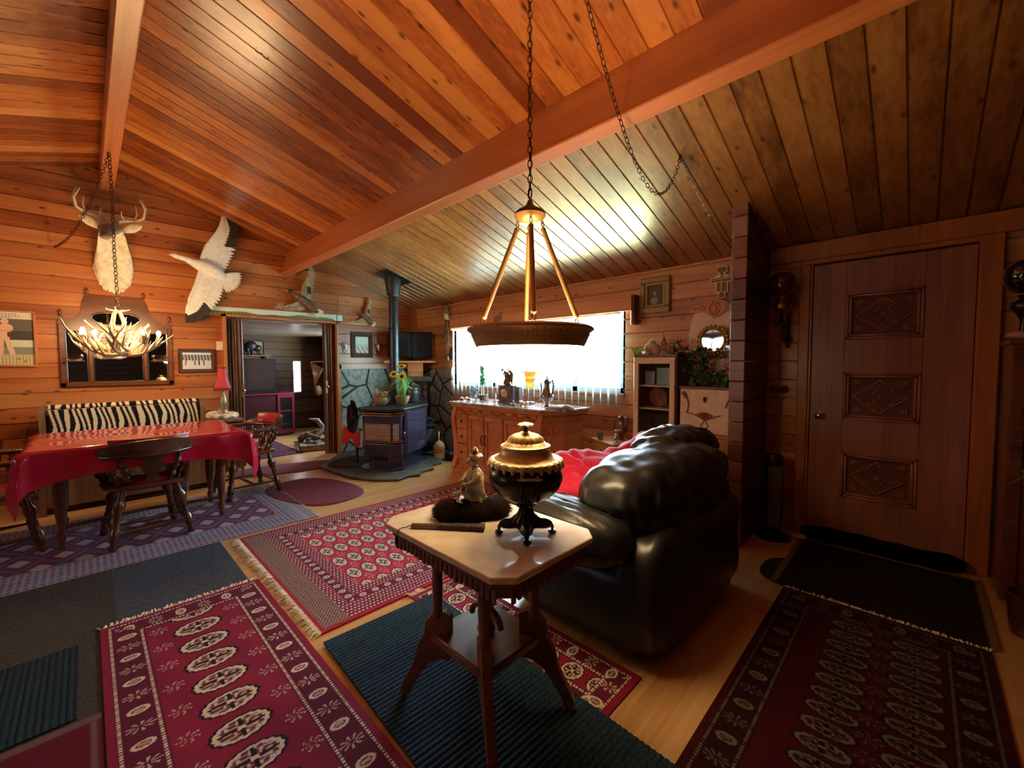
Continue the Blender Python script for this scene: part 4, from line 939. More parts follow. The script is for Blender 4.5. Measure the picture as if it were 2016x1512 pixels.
# chains
def chain(mb,pts,link=.030,r=.0022,w_=.009):
    P=[Vector(p) for p in pts]; seg=[(P[i+1]-P[i]).length for i in range(len(P)-1)]; tot=sum(seg); n=max(2,int(tot/(link*.78)))
    def at_(d):
        for i,s_ in enumerate(seg):
            if d<=s_ or i==len(seg)-1: return P[i]+(P[i+1]-P[i])*(d/s_),(P[i+1]-P[i]).normalized()
            d-=s_
    for k in range(n):
        c,t=at_(tot*(k+.5)/n); q=t.to_track_quat('Z','Y').to_matrix().to_4x4()@rotz(PI/2*(k%2)+.5)
        L=[]
        for u in np.linspace(0,2*PI,13)[:-1]: L.append(Vector((w_*math.cos(u),0,link*.5*math.sin(u))))
        old=mb.M; mb.M=old@T(*c)@q; mb.tube(L,r,5,close=True); mb.M=old
def cat3(a,b,sag,n=14):
    a,b=Vector(a),Vector(b); return [tuple(a.lerp(b,i/n)-Vector((0,0,sag*4*(i/n)*(1-i/n)))) for i in range(n+1)]
# antler chandelier
CX,CY=.205,4.92
ch=thing('antler_chandelier','antler chandelier with lit bulbs hanging over the red dining table','chandelier',(CX,CY,1.38))
mb=MB(); arng=np.random.default_rng(3)
def antler(mb,base,ang,L,rise,r0,tn=4,curl=.5):
    P=[];R_=[]
    for i in range(9):
        f=i/8; rr=L*(f**.85); a=ang+curl*f*f; P.append((base[0]+rr*math.cos(a),base[1]+rr*math.sin(a),base[2]+rise*(f**2.2)-.03*math.sin(PI*f))); R_.append(r0*(1.05-.85*f))
    mb.tube(P,R_,7)
    for k in range(tn):
        i=2+k*6//max(1,tn); i=min(i,7); p=P[i]; a=ang+curl*.5+arng.uniform(-.9,.9); h=arng.uniform(.07,.13)
        mb.tube([p,(p[0]+.025*math.cos(a),p[1]+.025*math.sin(a),p[2]+h*.5),(p[0]+.05*math.cos(a),p[1]+.05*math.sin(a),p[2]+h)],[r0*.7,r0*.5,.002],6)
for i in range(11):
    a=2*PI*i/11; mbk=MB(); antler(mbk,(.07*math.cos(a+2),.07*math.sin(a+2),.02+.02*(i%3)),a,.335+.025*(i%2),.17+.03*(i%3),.0175,5,.6 if i%2 else -.6)
    mbk.build('antler',m_rust,ch,smooth=60)
for i in range(4):
    a=.35+PI/2*i; mbk=MB(); antler(mbk,(0,0,.22),a,.20,.07,.012,1,.3 if i%2 else -.3); mbk.build('antler',m_rust,ch,smooth=60)
mb=MB(); mb.tube([(-.02,-.02,.22),(-.035,-.03,.27),(-.02,-.01,.36),(0,0,.39)],[.012,.016,.014,.01],8); mb.tube([(.03,.01,.22),(.04,.0,.29),(.015,0,.37),(0,0,.39)],[.012,.016,.014,.01],8); mb.tube([(0,0,.03),(0,0,.25)],.012,8)
for k in range(7):
    a=2*PI*k/7; mb.tube([(0,0,.385),(.05*math.cos(a),.05*math.sin(a),.39),(.08*math.cos(a),.08*math.sin(a),.40+.02*math.sin(k*3))],[.008,.005,.002],5)
mb.build('crown',m_rust,ch,smooth=60)
mb=MB(); chain(mb,[(0,0,.40),(.003,0,.55),(-.002,0,.9),(0,0,1.3),(-.005,.0,1.70)],.04,.0032,.012)
mb.build('hanging_chain',m_chain,ch)
mb=MB(); chain(mb,[(-.005,0,1.70)]+cat3((-.005,0,1.70),(-.16,.5,1.30),.04)+cat3((-.16,.5,1.30),(-.38,1.08,1.06),.06),.035,.003,.011)
mb.build('swag_chain',m_chain,ch)
m_bulb=flat('lit_bulb',(1,.9,.7),.3,emis=(1,.72,.40),es=45,var=0)
BL=[(-.215,-.02),(.15,-.16),(.27,.06),(.02,.27),(-.14,.2)]
for i,(x,y) in enumerate(BL):
    MB().lathe([(.014,0),(.014,.07),(.010,.075)],10,T(x,y,.10)).build('candle_socket',flat('candle_sleeve',(.12,.08,.05),.6),ch,smooth=50)
    MB().sph((x,y,.205),.017,.017,.028,12,8).build('bulb',m_bulb,ch,smooth=180)
    if i in (0,1,2,3): point('chandelier_bulb_light',(CX+x,CY+y,1.38+.31),9.5,(1,.64,.30),.03)
# bowl pendant
PX,PY=1.31,1.175
pd=thing('bowl_pendant','lit alabaster bowl pendant on three brass rods and a chain, centre of room','pendant lamp',(PX,PY,1.39))
BR=.245
mb=MB(); P=[]
for r,z in ((.94,.068),(1.0,.066),(1.06,.058),(1.07,.050),(1.01,.036),(.98,.014),(.935,-.010),(.92,-.018),(.89,-.016),(.92,.016),(.93,.06)): P.append([(r*BR*(1+(.010*math.cos(48*u) if r>1.03 else 0))*math.cos(u),r*BR*(1+(.010*math.cos(48*u) if r>1.03 else 0))*math.sin(u),z) for u in np.linspace(0,2*PI,193)[:-1]])
mb.rings(P,cap=False)
for k in range(72):
    u=2*PI*k/72; mb.sph((BR*.985*math.cos(u),BR*.985*math.sin(u),.030),.006,.006,.008,6,4)
mb.build('rim',flat('rim_bronze',(.42,.24,.13),.4,.4,bump=.4,ns=80),pd,smooth=40)
m_bowl=flat('alabaster_glow',(1,.86,.62),.4,emis=(1,.70,.34),es=14,ns=9,var=.1)
MB().lathe([(.010,-.085),(.06,-.081),(.12,-.067),(.17,-.046),(.205,-.022),(.224,-.004),(.218,-.004),(.198,-.018),(.165,-.040),(.118,-.061),(.05,-.076),(.008,-.08)],40).build('glass_bowl',m_bowl,pd,smooth=60)
for k,a in enumerate([math.radians(q_) for q_ in (-47,47,133,-134)]):
    x,y=BR*.80*math.cos(a),BR*.80*math.sin(a); x2,y2=.052*math.cos(a),.052*math.sin(a)
    mb=MB(); A=Vector((x,y,.10)); B_=Vector((x2,y2,.475)); mb.turned(A,B_,[(.007,0),(.012,.02),(.0095,.04),(.0105,.5),(.0095,.96),(.012,.98),(.007,1)],10)
    mb.build('rod',flat('antique_gold_rod',(.46,.26,.10),.35,.7),pd,smooth=60)
    mb=MB(); mb.tube([(x+.010*math.cos(u),y,.088+.014*math.sin(u)) for u in np.linspace(0,2*PI,13)[:-1]],.0025,5,close=True); mb.tube([(x,y+.008*math.cos(u),.068+.010*math.sin(u)) for u in np.linspace(0,2*PI,11)[:-1]],.0022,5,close=True)
    mb.tube([(x2+.007*math.cos(u),y2,.490+.012*math.sin(u)) for u in np.linspace(0,2*PI,13)[:-1]],.0022,5,close=True); mb.build('hook_ring',m_chain,pd)
MB().lathe([(.016,.490),(.045,.497),(.060,.515),(.066,.525)],24).build('canopy_underside',flat('canopy_brass',(.62,.36,.14),.35,.6),pd,smooth=60)
MB().lathe([(.066,.525),(.064,.533),(.052,.545),(.034,.553),(.016,.568),(.010,.585),(.004,.592)],24).build('canopy',m_bronze,pd,smooth=60)
mb=MB(); zt=cz(PX)-1.39
mb.tube([(0,.010*math.cos(u),.615+.022*math.sin(u)) for u in np.linspace(0,2*PI,13)[:-1]],.003,6,close=True)
chain(mb,[(0,0,.63),(0,0,zt-.02)],.038,.0024,.009); mb.tube([(.006*math.sin(i*.9),.006*math.cos(i*.9),.60+i*.06) for i in range(int((zt-.62)/.06))],.0016,5)
mb.build('hanging_chain',m_chain,pd)
hook=Vector((2.607,1.093,2.575)); ct=Vector((1.36,1.02,cz(1.36)))
L=lambda v:(v[0]-PX,v[1]-PY,v[2]-1.39)
P=[];p0=ct;
# swag: ceiling hook near the camera -> long droop -> hook by the far ceiling boards
Q0=Vector((1.36,1.02,2.96));
sw=[Q0.lerp(hook,i/24)-Vector((0,0,(.50*4*(i/24)*(1-i/24))*(.55+.75*(i/24)))) for i in range(25)]
mb=MB(); chain(mb,[L(v) for v in sw],.036,.0022,.009); mb.build('swag_chain',m_chain,pd)
mb=MB(); end=Vector((3.76,1.02,2.12)); sw2=[hook.lerp(end,i/16)-Vector((0,0,.10*4*(i/16)*(1-i/16))) for i in range(17)]
chain(mb,[L(v) for v in sw2],.034,.0020,.008); mb.build('swag_chain',m_chain,pd)
mb=MB(); mb.tube([(v[0],v[1],v[2]) for v in [Vector(L(hook))+Vector((0,0,.02-.0)),Vector(L(hook))+Vector((0,.012,-.02)),Vector(L(hook))+Vector((0,-.004,-.035))]],.004,6); mb.build('ceiling_hook',m_black,pd)
point('pendant_bulb_light',(PX,PY,1.39-.02),6,(1,.66,.30),.05)

# hanging uplight over the kitchen side, just above the photo's top edge
ul=thing('uplight_pendant','opaque bronze bowl uplight hanging near the ridge, above the top of the photo','pendant lamp',(.55,1.0,2.45))
MB().lathe([(.01,-.06),(.10,-.05),(.17,-.01),(.20,.04),(.195,.04),(.16,-.002),(.09,-.04),(.008,-.05)],32).build('bowl',m_bronze,ul,smooth=60)  # opaque bowl shape added so the lamp lights the ceiling, not the floor
mb=MB(); 
for k in range(3): a=2*PI*k/3; mb.tube([(.19*math.cos(a),.19*math.sin(a),.035),(.02*math.cos(a),.02*math.sin(a),.40)],.004,6)
mb.tube([(0,0,.40),(0,0,cz(.55)-2.45)],.006,6); mb.build('hanger',m_bronze,ul)
MB().sph((0,0,-.012),.03,.03,.022,12,8).build('bulb',m_bulb,ul,smooth=180)
point('uplight_bulb_light',(.55,1.0,2.45+.005),18,(1,.70,.36),.05)
# ================================================================= STOVE CORNER
m_stv=flat('stove_enamel',(.040,.042,.085),.18,0,coat=.8,var=.05)
m_stg=flat('stove_glass',(.30,.25,.26),.10,0,coat=1,ns=3)
# flagstone hearth, ragged edge
hp=[(2.56,6.0),(2.0,5.35),(2.02,4.95),(2.06,4.55),(2.2,4.28),(2.38,4.10),(2.55,4.16),(2.66,4.10),(2.78,4.22),(2.95,4.24),(3.05,4.40),(3.2,4.42),(3.3,4.55),(3.42,4.58),(3.76,4.62),(3.76,6.0)]
mb=MB(); mb.prism(hp,0,.028); o=mb.build('stone_hearth',[flat('hearth_slate',(.085,.072,.06),.55,ns=9,var=.5,bump=.5)],bev=.008); tag(o,'ragged flagstone hearth slab under the black stove','hearth')
ST=thing('pellet_stove','black enamel bay-fronted stove with gold bands standing on the hearth','stove',(2.725,4.80,.028),math.radians(-60))
# local: front faces -y, x right.  widths in metres
def bay(w_,d,c,z0,z1,mb,b=0):
    mb.prism([(-w_/2,d/2),(-w_/2,-d/2+c),(-w_/2+c,-d/2),(w_/2-c,-d/2),(w_/2,-d/2+c),(w_/2,d/2)],z0,z1)
mb=MB(); bay(.60,.78,.11,.0,.022,mb); mb.build('base_plate',m_stv,ST,bev=.006)
mb=MB(); mb.M=T(0,.02,0); bay(.44,.62,.12,.022,.17,mb); mb.build('pedestal',m_stv,ST,bev=.004)
mb=MB(); mb.box(-.285,.285,-.20,.37,.17,.715,b=.006); mb.build('body',m_stv,ST)
mb=MB(); mb.M=T(0,-.26,0); bay(.54,.20,.085,.165,.32,mb); mb.build('ash_door',m_stv,ST,bev=.004)
mb=MB(); mb.M=T(0,-.26,0); bay(.54,.20,.085,.335,.345,mb); bay(.55,.21,.085,.655,.668,mb); bay(.55,.21,.085,.682,.692,mb); mb.build('gold_band',m_brass,ST)
mb=MB(); mb.M=T(0,-.26,0); bay(.52,.18,.08,.345,.655,mb); mb.build('door',m_stv,ST,bev=.003)
def facet(mb,a,b,z0,z1,off,th=.004):
    a,b=Vector(a),Vector(b); d=(b-a).normalized(); n_=Vector((d.y,-d.x,0)); 
    vs=[a+n_*off,b+n_*off,b+n_*(off+th),a+n_*(off+th)]; vs=[(v.x,v.y,z) for z in (z0,z1) for v in vs]
    mb.add(vs,[(0,1,2,3),(4,5,6,7),(0,1,5,4),(1,2,6,5),(2,3,7,6),(3,0,4,7)])
f=[(-.26,-.27),(-.18,-.35),(.18,-.35),(.26,-.27)]
def brickglass():
    m,N,L,B=nm('reflecting_stove_glass'); tc=N.new('ShaderNodeTexCoord'); br=N.new('ShaderNodeTexBrick'); mp=N.new('ShaderNodeMapping'); mp.inputs['Rotation'].default_value=(PI/2,0,0); L.new(tc.outputs['Object'],mp.inputs[0]); L.new(mp.outputs[0],br.inputs[0])
    br.inputs['Scale'].default_value=1; br.inputs['Brick Width'].default_value=.06; br.inputs['Row Height'].default_value=.042; br.inputs['Mortar Size'].default_value=.0018
    br.inputs['Color1'].default_value=(.42,.30,.26,1); br.inputs['Color2'].default_value=(.30,.22,.21,1); br.inputs['Mortar'].default_value=(.10,.07,.07,1)
    L.new(br.outputs[0],B.inputs['Base Color']); B.inputs['Roughness'].default_value=.15; B.inputs['Coat Weight'].default_value=1; return m
m_bg=brickglass()
for a,b,s0,s1 in ((f[0],f[1],.2,.85),(f[1],f[2],.03,.97),(f[2],f[3],.15,.8)):
    A=Vector((*a,0)).lerp(Vector((*b,0)),s0); B_=Vector((*a,0)).lerp(Vector((*b,0)),s1); mb=MB(); facet(mb,A,B_,.36,.56,.002); mb.build('glass_pane',m_bg,ST)
mb=MB(); mb.prism([(-.315,.39),(-.315,-.29),(-.20,-.395),(.20,-.395),(.315,-.29),(.315,.39)],.715,.745); mb.build('top_plate',m_black,ST,bev=.006)
mb=MB(); mb.box(.286,.292,-.17,.34,.20,.70); mb.build('side_panel',m_stv,ST,bev=.002)
mb=MB(); mb.sph((.275,-.215,.44),.016,n=10,m=6); mb.box(.262,.285,-.235,-.20,.40,.44); mb.sph((0,-.368,.25),.008,n=8,m=5); mb.sph((.298,.05,.45),.008,n=8,m=5); mb.build('handle',m_steel,ST,smooth=50)
# flue
fl=thing('stove_pipe','tall black stove pipe rising from the stove to a plate in the ceiling','stove pipe',(2.93,5.10,.773))
MB().cyl((0,0,.0),(0,0,1.56),.062,n=24).build('pipe',flat('pipe_black',(.045,.05,.06),.35,.6),fl,smooth=50)
for z in (.42,1.0): MB().lathe([(.0625,z),(.065,z+.004),(.065,z+.016),(.0625,z+.02)],24).build('pipe_seam',m_black,fl,smooth=50)
MB().lathe([(.066,1.44),(.085,1.46),(.11,1.66),(.11,1.70)],24).build('ceiling_collar',flat('collar_black',(.03,.035,.03),.5,.2),fl,smooth=40)
mb=MB(); mb.M=T(0,0,cz(2.93)-.773-.006)@Matrix.Rotation(math.atan(SL),4,'Y'); mb.box(-.19,.19,-.17,.17,-.010,-.001); mb.build('ceiling_plate',m_black,fl)
# planters on the stove
def pot(name,label,cat,loc,prof,mat):
    t=thing(name,label,cat,loc); MB().lathe(prof,20,lobes=9,amp=.03).build('pot',mat,t,smooth=60); return t
m_moss=flat('mossy_clay',(.30,.20,.10),.9,ns=20,var=.5,col2=(.10,.10,.035),bump=.8)
zt_=.028+.746
pp=[(.045,0),(.062,.02),(.082,.06),(.092,.10),(.094,.115),(.086,.115),(.07,.085),(.01,.08)]
t=pot('dried_flower_pot','mossy round pot of dried pinkish flowers, left one on the stove','flower pot',(2.66,4.98,zt_),[(.05,0),(.085,.03),(.098,.07),(.088,.105),(.08,.105),(.07,.08),(.01,.075)],m_moss)
mb=MB()
for i in range(26):
    a,r=rng.uniform(0,2*PI),rng.uniform(0,.075); h=.115+rng.uniform(0,.05)+(.05 if i<5 else 0); x,y=r*math.cos(a),r*math.sin(a)
    if i<5: x,y=-.05+rng.uniform(-.012,.012),rng.uniform(-.02,.02)
    mb.sph((x,y,h),.017,.014,.018,7,5,nz=.5,seed=i); mb.cyl((x*.6,y*.6,.08),(x,y,h),.002,n=4)
mb.build('dried_blossoms',flat('dried_pink',(.55,.26,.17),.9,ns=20,var=.5),t,smooth=60)
t=pot('sunflower_pot','clay pot with tall green grass and yellow sunflowers on the stove','flower pot',(2.90,4.86,zt_),pp,flat('terracotta_moss',(.36,.19,.09),.9,ns=12,var=.4,col2=(.16,.13,.05)))
def blade(mb,a,b,c,w_):
    a,b,c=Vector(a),Vector(b),Vector(c); P=[a,a.lerp(b,.55),b,b.lerp(c,.6),c]; W_=[w_*.8,w_,w_*.9,w_*.5,w_*.08]; sd=(c-a).cross(Vector((0,0,1))); sd=sd.normalized() if sd.length>1e-4 else Vector((1,0,0))
    L_=[];R_=[]
    for p,x in zip(P,W_): L_.append(p-sd*x); R_.append(p+sd*x)
    n=len(P); vs=L_+R_+[p+Vector((0,0,-.0012)) for p in L_]+[p+Vector((0,0,-.0012)) for p in R_]
    fs=[(i,i+1,n+i+1,n+i) for i in range(n-1)]+[(2*n+i,3*n+i,3*n+i+1,2*n+i+1) for i in range(n-1)]+[(i,2*n+i,2*n+i+1,i+1) for i in range(n-1)]+[(n+i,n+i+1,3*n+i+1,3*n+i) for i in range(n-1)]
    mb.add(vs,fs)
mb=MB()
for i in range(120):
    a=rng.uniform(0,2*PI); r=rng.uniform(.02,.20); h=rng.uniform(.18,.36)*(1-.6*max(0,r-.1)/.1*.6); x,y=math.cos(a),math.sin(a)
    blade(mb,(x*.03,y*.03,.08),(x*r*.55,y*r*.55,.08+h),(x*r*1.25,y*r*1.25,.08+h*(.95 if r<.12 else .72)),.0028)
mb.build('grass',flat('bright_grass',(.25,.50,.12),.6,ns=9,var=.5,col2=(.12,.30,.10)),t)
for k,(x,y,z,tl) in enumerate(((-.02,-.03,.50,0.5),(-.12,.0,.40,.9),(-.05,-.08,.37,1.1))):
    mb=MB(); M=T(x,y,z)@rotz(math.radians(-47))@Matrix.Rotation(tl,4,'X'); mb.M=M
    for j in range(16):
        a=2*PI*j/16; mb.add([(.016*math.cos(a-.25),.016*math.sin(a-.25),0),(.045*math.cos(a-.15),.045*math.sin(a-.15),.008),(.068*math.cos(a),.068*math.sin(a),.002),(.045*math.cos(a+.15),.045*math.sin(a+.15),.008),(.010*math.cos(a+.25),.010*math.sin(a+.25),0),(.02*math.cos(a),.02*math.sin(a),-.004)],[(0,1,2,5),(2,3,4,5),(0,4,3,1),(1,3,2)])
    mb.M=Matrix.Identity(4); fl_=mb.build('sunflower',flat('sun_yellow',(.85,.60,.04),.6,var=.2),t)
    mb=MB(); mb.M=M; mb.sph((0,0,.004),.026,.026,.009,12,5); mb.build('disc',flat('seed_disc',(.07,.035,.02),.9),fl_,smooth=60)
    mb=MB(); mb.tube([(0,0,.08),(x*.5,y*.5,z*.6),(x,y,z)],.003,5); mb.build('stem',m_green,fl_)
# tv and its shelf in the corner
tvc=Vector((3.50,5.60,0)); a=math.radians(-42)
t=thing('television','flat black television on the corner shelf behind the stove pipe','television',(3.50,5.62,1.36),a)
MB().box(-.335,.335,-.03,.02,.035,.44,b=.008).build('bezel',m_blackg,t); MB().box(-.312,.312,-.033,-.030,.062,.418).build('screen',flat('tv_glass',(.020,.018,.02),.12,coat=1),t)
mb=MB(); mb.box(-.12,.12,-.06,.06,0,.012,b=.004); mb.box(-.04,.04,-.015,.015,.012,.05); mb.build('foot',m_blackg,t)
t=thing('corner_shelf','reddish wooden corner shelf carrying the television','shelf',(3.50,5.62,0),a)
MB().prism([(-.36,-.14),(.36,-.14),(.40,.0),(.12,.22),(-.12,.22),(-.40,.0)],1.325,1.355).build('shelf_board',m_oak,t,bev=.003)
mb=MB(); mb.box(-.02,.20,-.06,-.04,1.06,1.325); mb.box(-.03,-.01,-.06,.14,1.06,1.325); mb.build('bracket',m_oak,t)
# dark mantel ledge and keg behind the stove
t=thing('stone_ledge','dark stone ledge low in the corner beneath the television','ledge',(3.50,5.46,1.031),math.radians(-47)); MB().box(-.24,.24,-.06,.06,0,.085,b=.02).build('slab',flat('dark_stone',(.05,.05,.05),.7,ns=20,bump=.5),t); MB().box(-.20,-.17,-.05,.05,-1.0,0).build('leg',m_black,t); MB().box(.17,.20,-.05,.05,-1.0,0).build('leg',m_black,t)
t=thing('barrel','small dark barrel on a stand behind the stove','barrel',(3.36,5.33,.029)); MB().lathe([(.09,.62),(.108,.70),(.112,.78),(.105,.87),(.09,.93)],20).build('staves',flat('barrel_black',(.03,.032,.04),.35),t,smooth=60); MB().lathe([(.14,0),(.14,.02),(.03,.04),(.03,.59),(.15,.60),(.15,.62)],20).build('stand',m_black,t,smooth=30)
mb=MB()
for z in (.66,.74,.84,.90): mb.lathe([(.104,z),(.114,z+.002),(.114,z+.014),(.104,z+.016)],20)
mb.build('hoop',m_pew,t)
# pot-bellied little stove, churn, scuttle
t=thing('potbelly_stove','small cast iron pot-bellied stove in the shadowed corner beside the sideboard','stove',(3.36,4.98,.028)); MB().lathe([(.12,0),(.13,.03),(.09,.06),(.10,.10),(.135,.18),(.145,.26),(.12,.34),(.10,.38),(.13,.40),(.13,.42),(.06,.44),(.05,.48),(.09,.49),(.09,.505),(.03,.52),(.01,.54)],22).build('body',m_black,t,smooth=50)
mb=MB(); mb.M=rotz(math.radians(-47)); mb.box(-.045,.045,-.150,-.13,.21,.30,b=.006); mb.build('door',flat('glow_orange_door',(.25,.08,.03),.6,.3),t)  # door coloured orange-brown to stand in for the stove's glow
ct_=thing('toy_churn','small pale wooden bucket with red bands and a dasher beside the hearth','churn',(3.36,4.70,.028))
MB().lathe([(.066,0),(.070,.004),(.080,.15),(.082,.155),(.076,.155),(.07,.02),(.01,.015)],22).build('bucket',flat('pale_pine',(.68,.44,.26),.6,ns=8,var=.15),ct_,smooth=40)
mb=MB()
for z,r in ((.068,.0755),(.10,.0775)): mb.lathe([(r-.001,z),(r+.0015,z+.001),(r+.0015,z+.014),(r-.001,z+.015)],22)
mb.build('red_band',flat('band_red',(.45,.06,.04),.6),ct_)
mb=MB(); mb.lathe([(.075,.150),(.07,.175),(.045,.21),(.012,.225)],18); mb.build('lid',flat('lid_wicker',(.45,.30,.17),.8,ns=40,var=.5,bump=.5),ct_,smooth=60)
mb=MB(); mb.cyl((0,0,.22),(0,0,.34),.009,.012,10); mb.sph((0,0,.342),.012,n=8,m=5); mb.build('handle',MAT['pale_pine'],ct_,smooth=60)
mb=MB(); mb.tube([(.075*math.cos(u)*1.0,.0,.13+.09*math.sin(u)) for u in np.linspace(0,PI,11)],.004,6); mb.build('bail',MAT['pale_pine'],ct_)
o=MB().sph((0,0,.06),.075,.07,.065,14,9,nz=.3).build('coal_bag',m_black,smooth=60); o.location=(3.40,4.50,0); tag(o,'dark lump of a bag on the floor between churn and sideboard','bag')
# black oval shield on a post with red cloth
t=thing('fan_stand','tall narrow black oval panel on a post with a red cloth, left of the stove','stand',(2.33,5.10,.028),math.radians(-40))
mb=MB(); R=[]
for k,y in ((.85,-.012),(1,-.006),(1,.006),(.85,.012)): R.append([(.115*k*math.cos(u)*.62,y,.60+.225*k*math.sin(u)) for u in np.linspace(0,2*PI,33)[:-1]])
mb.rings(R); mb.build('oval_panel',m_blackg,t,smooth=50)
MB().tube([(.03,.0,.40),(.045,.01,.2),(.05,.01,.03)],.014,10).build('post',m_black,t,smooth=60)
MB().lathe([(.10,0),(.10,.012),(.02,.03)],20,T(.05,.01,0)).build('foot',m_black,t,smooth=40)
mb=MB(); poly=[(-.12,.46),(-.075,.50),(-.05,.44),(0,.40),(.06,.43),(.08,.45),(.085,.25),(.05,.22),(.02,.25),(.0,.34),(-.04,.34),(-.06,.28),(-.12,.27)]
mb.prism(poly,-.012,.016,Matrix.Rotation(PI/2,4,'X')); mb.build('red_cloth',flat('bright_red_cloth',(.62,.03,.04),.8),t,bev=.003)
# things in the next room
t=thing('tv_cabinet','dark red painted cabinet with glazed side bay in the next room','cabinet',(2.08,8.55,0))
MB().box(-.45,.60,-.22,.22,.02,.76,b=.005).build('carcass',flat('maroon_paint',(.035,.003,.009),.35,coat=.3),t)
m_rp=flat('cherry_red_paint',(.15,.010,.022),.35,coat=.3); MB().box(-.47,.63,-.25,.23,.76,.79,b=.004).build('worktop',m_rp,t)
mb=MB()
for q in ((.33,.37,.05,.76),(.57,.61,.05,.76),(.37,.57,.70,.76),(.37,.57,.44,.47),(.37,.57,.05,.12)): mb.box(q[0],q[1],-.245,-.22,q[2],q[3])
mb.build('door_frame',m_rp,t)
MB().box(.37,.57,-.232,-.222,.12,.70).build('door_glass',m_blackg,t)
t=thing('television','large flat television standing on the red cabinet in the next room','television',(1.86,8.50,.79)); MB().box(-.13,.58,-.03,.02,.04,.62,b=.006).build('bezel',m_blackg,t); MB().box(-.11,.56,-.033,-.030,.06,.60).build('screen',MAT['tv_glass'],t); MB().box(.0,.4,-.08,.06,0,.04).build('foot',m_blackg,t)
o=MB().box(-.05,.55,-.03,.03,0,.045,b=.008).build('soundbar',m_blackg); o.location=(1.9,8.36,.791); tag(o,'black soundbar lying before the television in the next room','soundbar')
t=thing('wall_shelf','rustic shelf board on the far wall of the next room','shelf',(2.16,8.92,1.46)); MB().box(-.30,.30,-.11,.05,0,.02,b=.005).build('board',m_grey,t); MB().box(-.27,-.25,-.03,.05,-.05,0).build('bracket',m_grey,t); MB().box(.25,.27,-.03,.05,-.05,0).build('bracket',m_grey,t)
framed('framed_picture','framed landscape behind the bison figure in the next room','picture',(1.90,8.985,1.50),0,.50,.26,.02,m_dark,lambda U,V: mixm(np.tile(CR([.25,.18,.12]),(len(U),1)),V<.08+.03*np.sin(U*14),CR([.15,.09,.05])),40,20)
t=thing('bison_figure','dark bison figurine on the shelf in the next room','figurine',(2.17,8.86,1.48)); mb=MB(); mb.sph((-.02,0,.17),.10,.05,.09,14,9,nz=.15); mb.sph((.08,0,.13),.08,.045,.065,12,8); mb.sph((-.085,-.02,.10),.045,.04,.055,10,7); mb.build('body',m_black,t,smooth=60)
for x in (-.06,.0,.09,.12): MB().cyl((x,0,0),(x,0,.11),.014,.022,8).build('leg',m_black,t)
t=thing('driftwood_log','pile of gnarled driftwood on a stone base beyond the doorway','driftwood',(2.72,6.95,0),math.radians(-12))
mb=MB(); mb.prism([(-.45,-.52),(.25,-.55),(.35,.5),(-.35,.55)],0,.09); mb.build('stone_base',flat('tan_stone',(.22,.17,.11),.8,ns=12,var=.5,bump=.6),t,bev=.01)
m_drift=flat('driftwood',(.20,.14,.10),.6,ns=9,var=.6,bump=.6)
for k,P in enumerate(([(-.35,.2,.13),(-.1,.1,.20),(.1,-.1,.18),(.3,-.2,.26)],[(-.2,-.2,.12),(-.05,-.1,.28),(-.12,.0,.40),(-.25,-.02,.43)],[(0,-.35,.12),(.12,-.2,.25),(.15,0,.38),(.05,.1,.42)],[(-.4,-.1,.12),(-.3,-.15,.20),(-.15,-.35,.16)])): MB().tube(P,[.05,.045,.035,.012][:len(P)] if len(P)==4 else [.05,.05,.02],9).build('branch',m_drift,t,smooth=60)
for i in range(16): MB().sph((rng.uniform(-.33,.22),rng.uniform(-.45,.4),.10),rng.uniform(.03,.06),rng.uniform(.03,.06),rng.uniform(.025,.045),8,6,nz=.5,seed=i).build('rock',flat('mixed_rocks',(.16,.13,.11),.6,ns=15,var=.7,col2=(.03,.03,.03)),t,smooth=60)
for i,(x,y,z) in enumerate(((3.42,7.6,1.25),)): 
    t=thing('hanging_tackle','horse tack and ropes hanging on the next room wall by the window','tack',(3.0,8.2,1.0)); mb=MB()
    for k in range(7): mb.tube([(.0+.03*k,.1-.02*k,.35-.02*k),(.03+.02*k,.06,.1),(.06+.01*k,.08,-.15+.03*k)],.010,6)
    mb.build('straps',m_dark,t); MB().sph((.12,.08,-.2),.07,.05,.10,10,7,nz=.3).build('pouch',m_grey,t,smooth=60); MB().tube([(.0,.1,.35),(.3,.1,.37),(.48,.1,.36)],.012,6).build('peg_rail',m_dark,t)
# ================================================================= WINDOW WALL FURNITURE
WR=-PI/2     # pieces facing -X: local x -> image right, local -y -> into the room
def vase(name,label,cat,loc,prof,mat,n=20,**k):
    o=MB().lathe(prof,n,**k).build(name,mat,smooth=60); o.location=loc; return tag(o,label,cat)
# sideboard  local x from -.69 (image left, y=3.97) .. +.69 (y=2.59); front at local y=-.0
sb=thing('sideboard','carved reddish oak sideboard with three left drawers, beneath the window','sideboard',(3.06,3.28,0),WR)
prof=[(.0,.05),(-.035,.08),(-.03,.13),(.0,.17),(.01,.35),(-.02,.55),(-.035,.66),(-.02,.74),(0,.77)]
mb=MB(); 
body=[(-.66,.02),(.66,.02),(.80,.20),(.80,.52),(-.66,.52)]
mb.prism(body,.10,.80); mb.build('carcass',m_oak,sb,bev=.004)
mb=MB(); base=[(-.70,-.03),(.68,-.03),(.85,.17),(.85,.53),(-.70,.53)]; mb.prism(base,.0,.08); mb.prism([(x*.985,y+.01) for x,y in base],.08,.11); mb.build('plinth',m_oak,sb,bev=.008)
mb=MB(); top=[(-.73,-.05),(.70,-.05),(.88,.17),(.88,.54),(-.73,.54)]; mb.prism(top,.835,.862); mb.build('marble_top',flat('rose_marble',(.55,.40,.36),.15,coat=.5,ns=12,var=.5,col2=(.30,.18,.16)),sb,bev=.008)
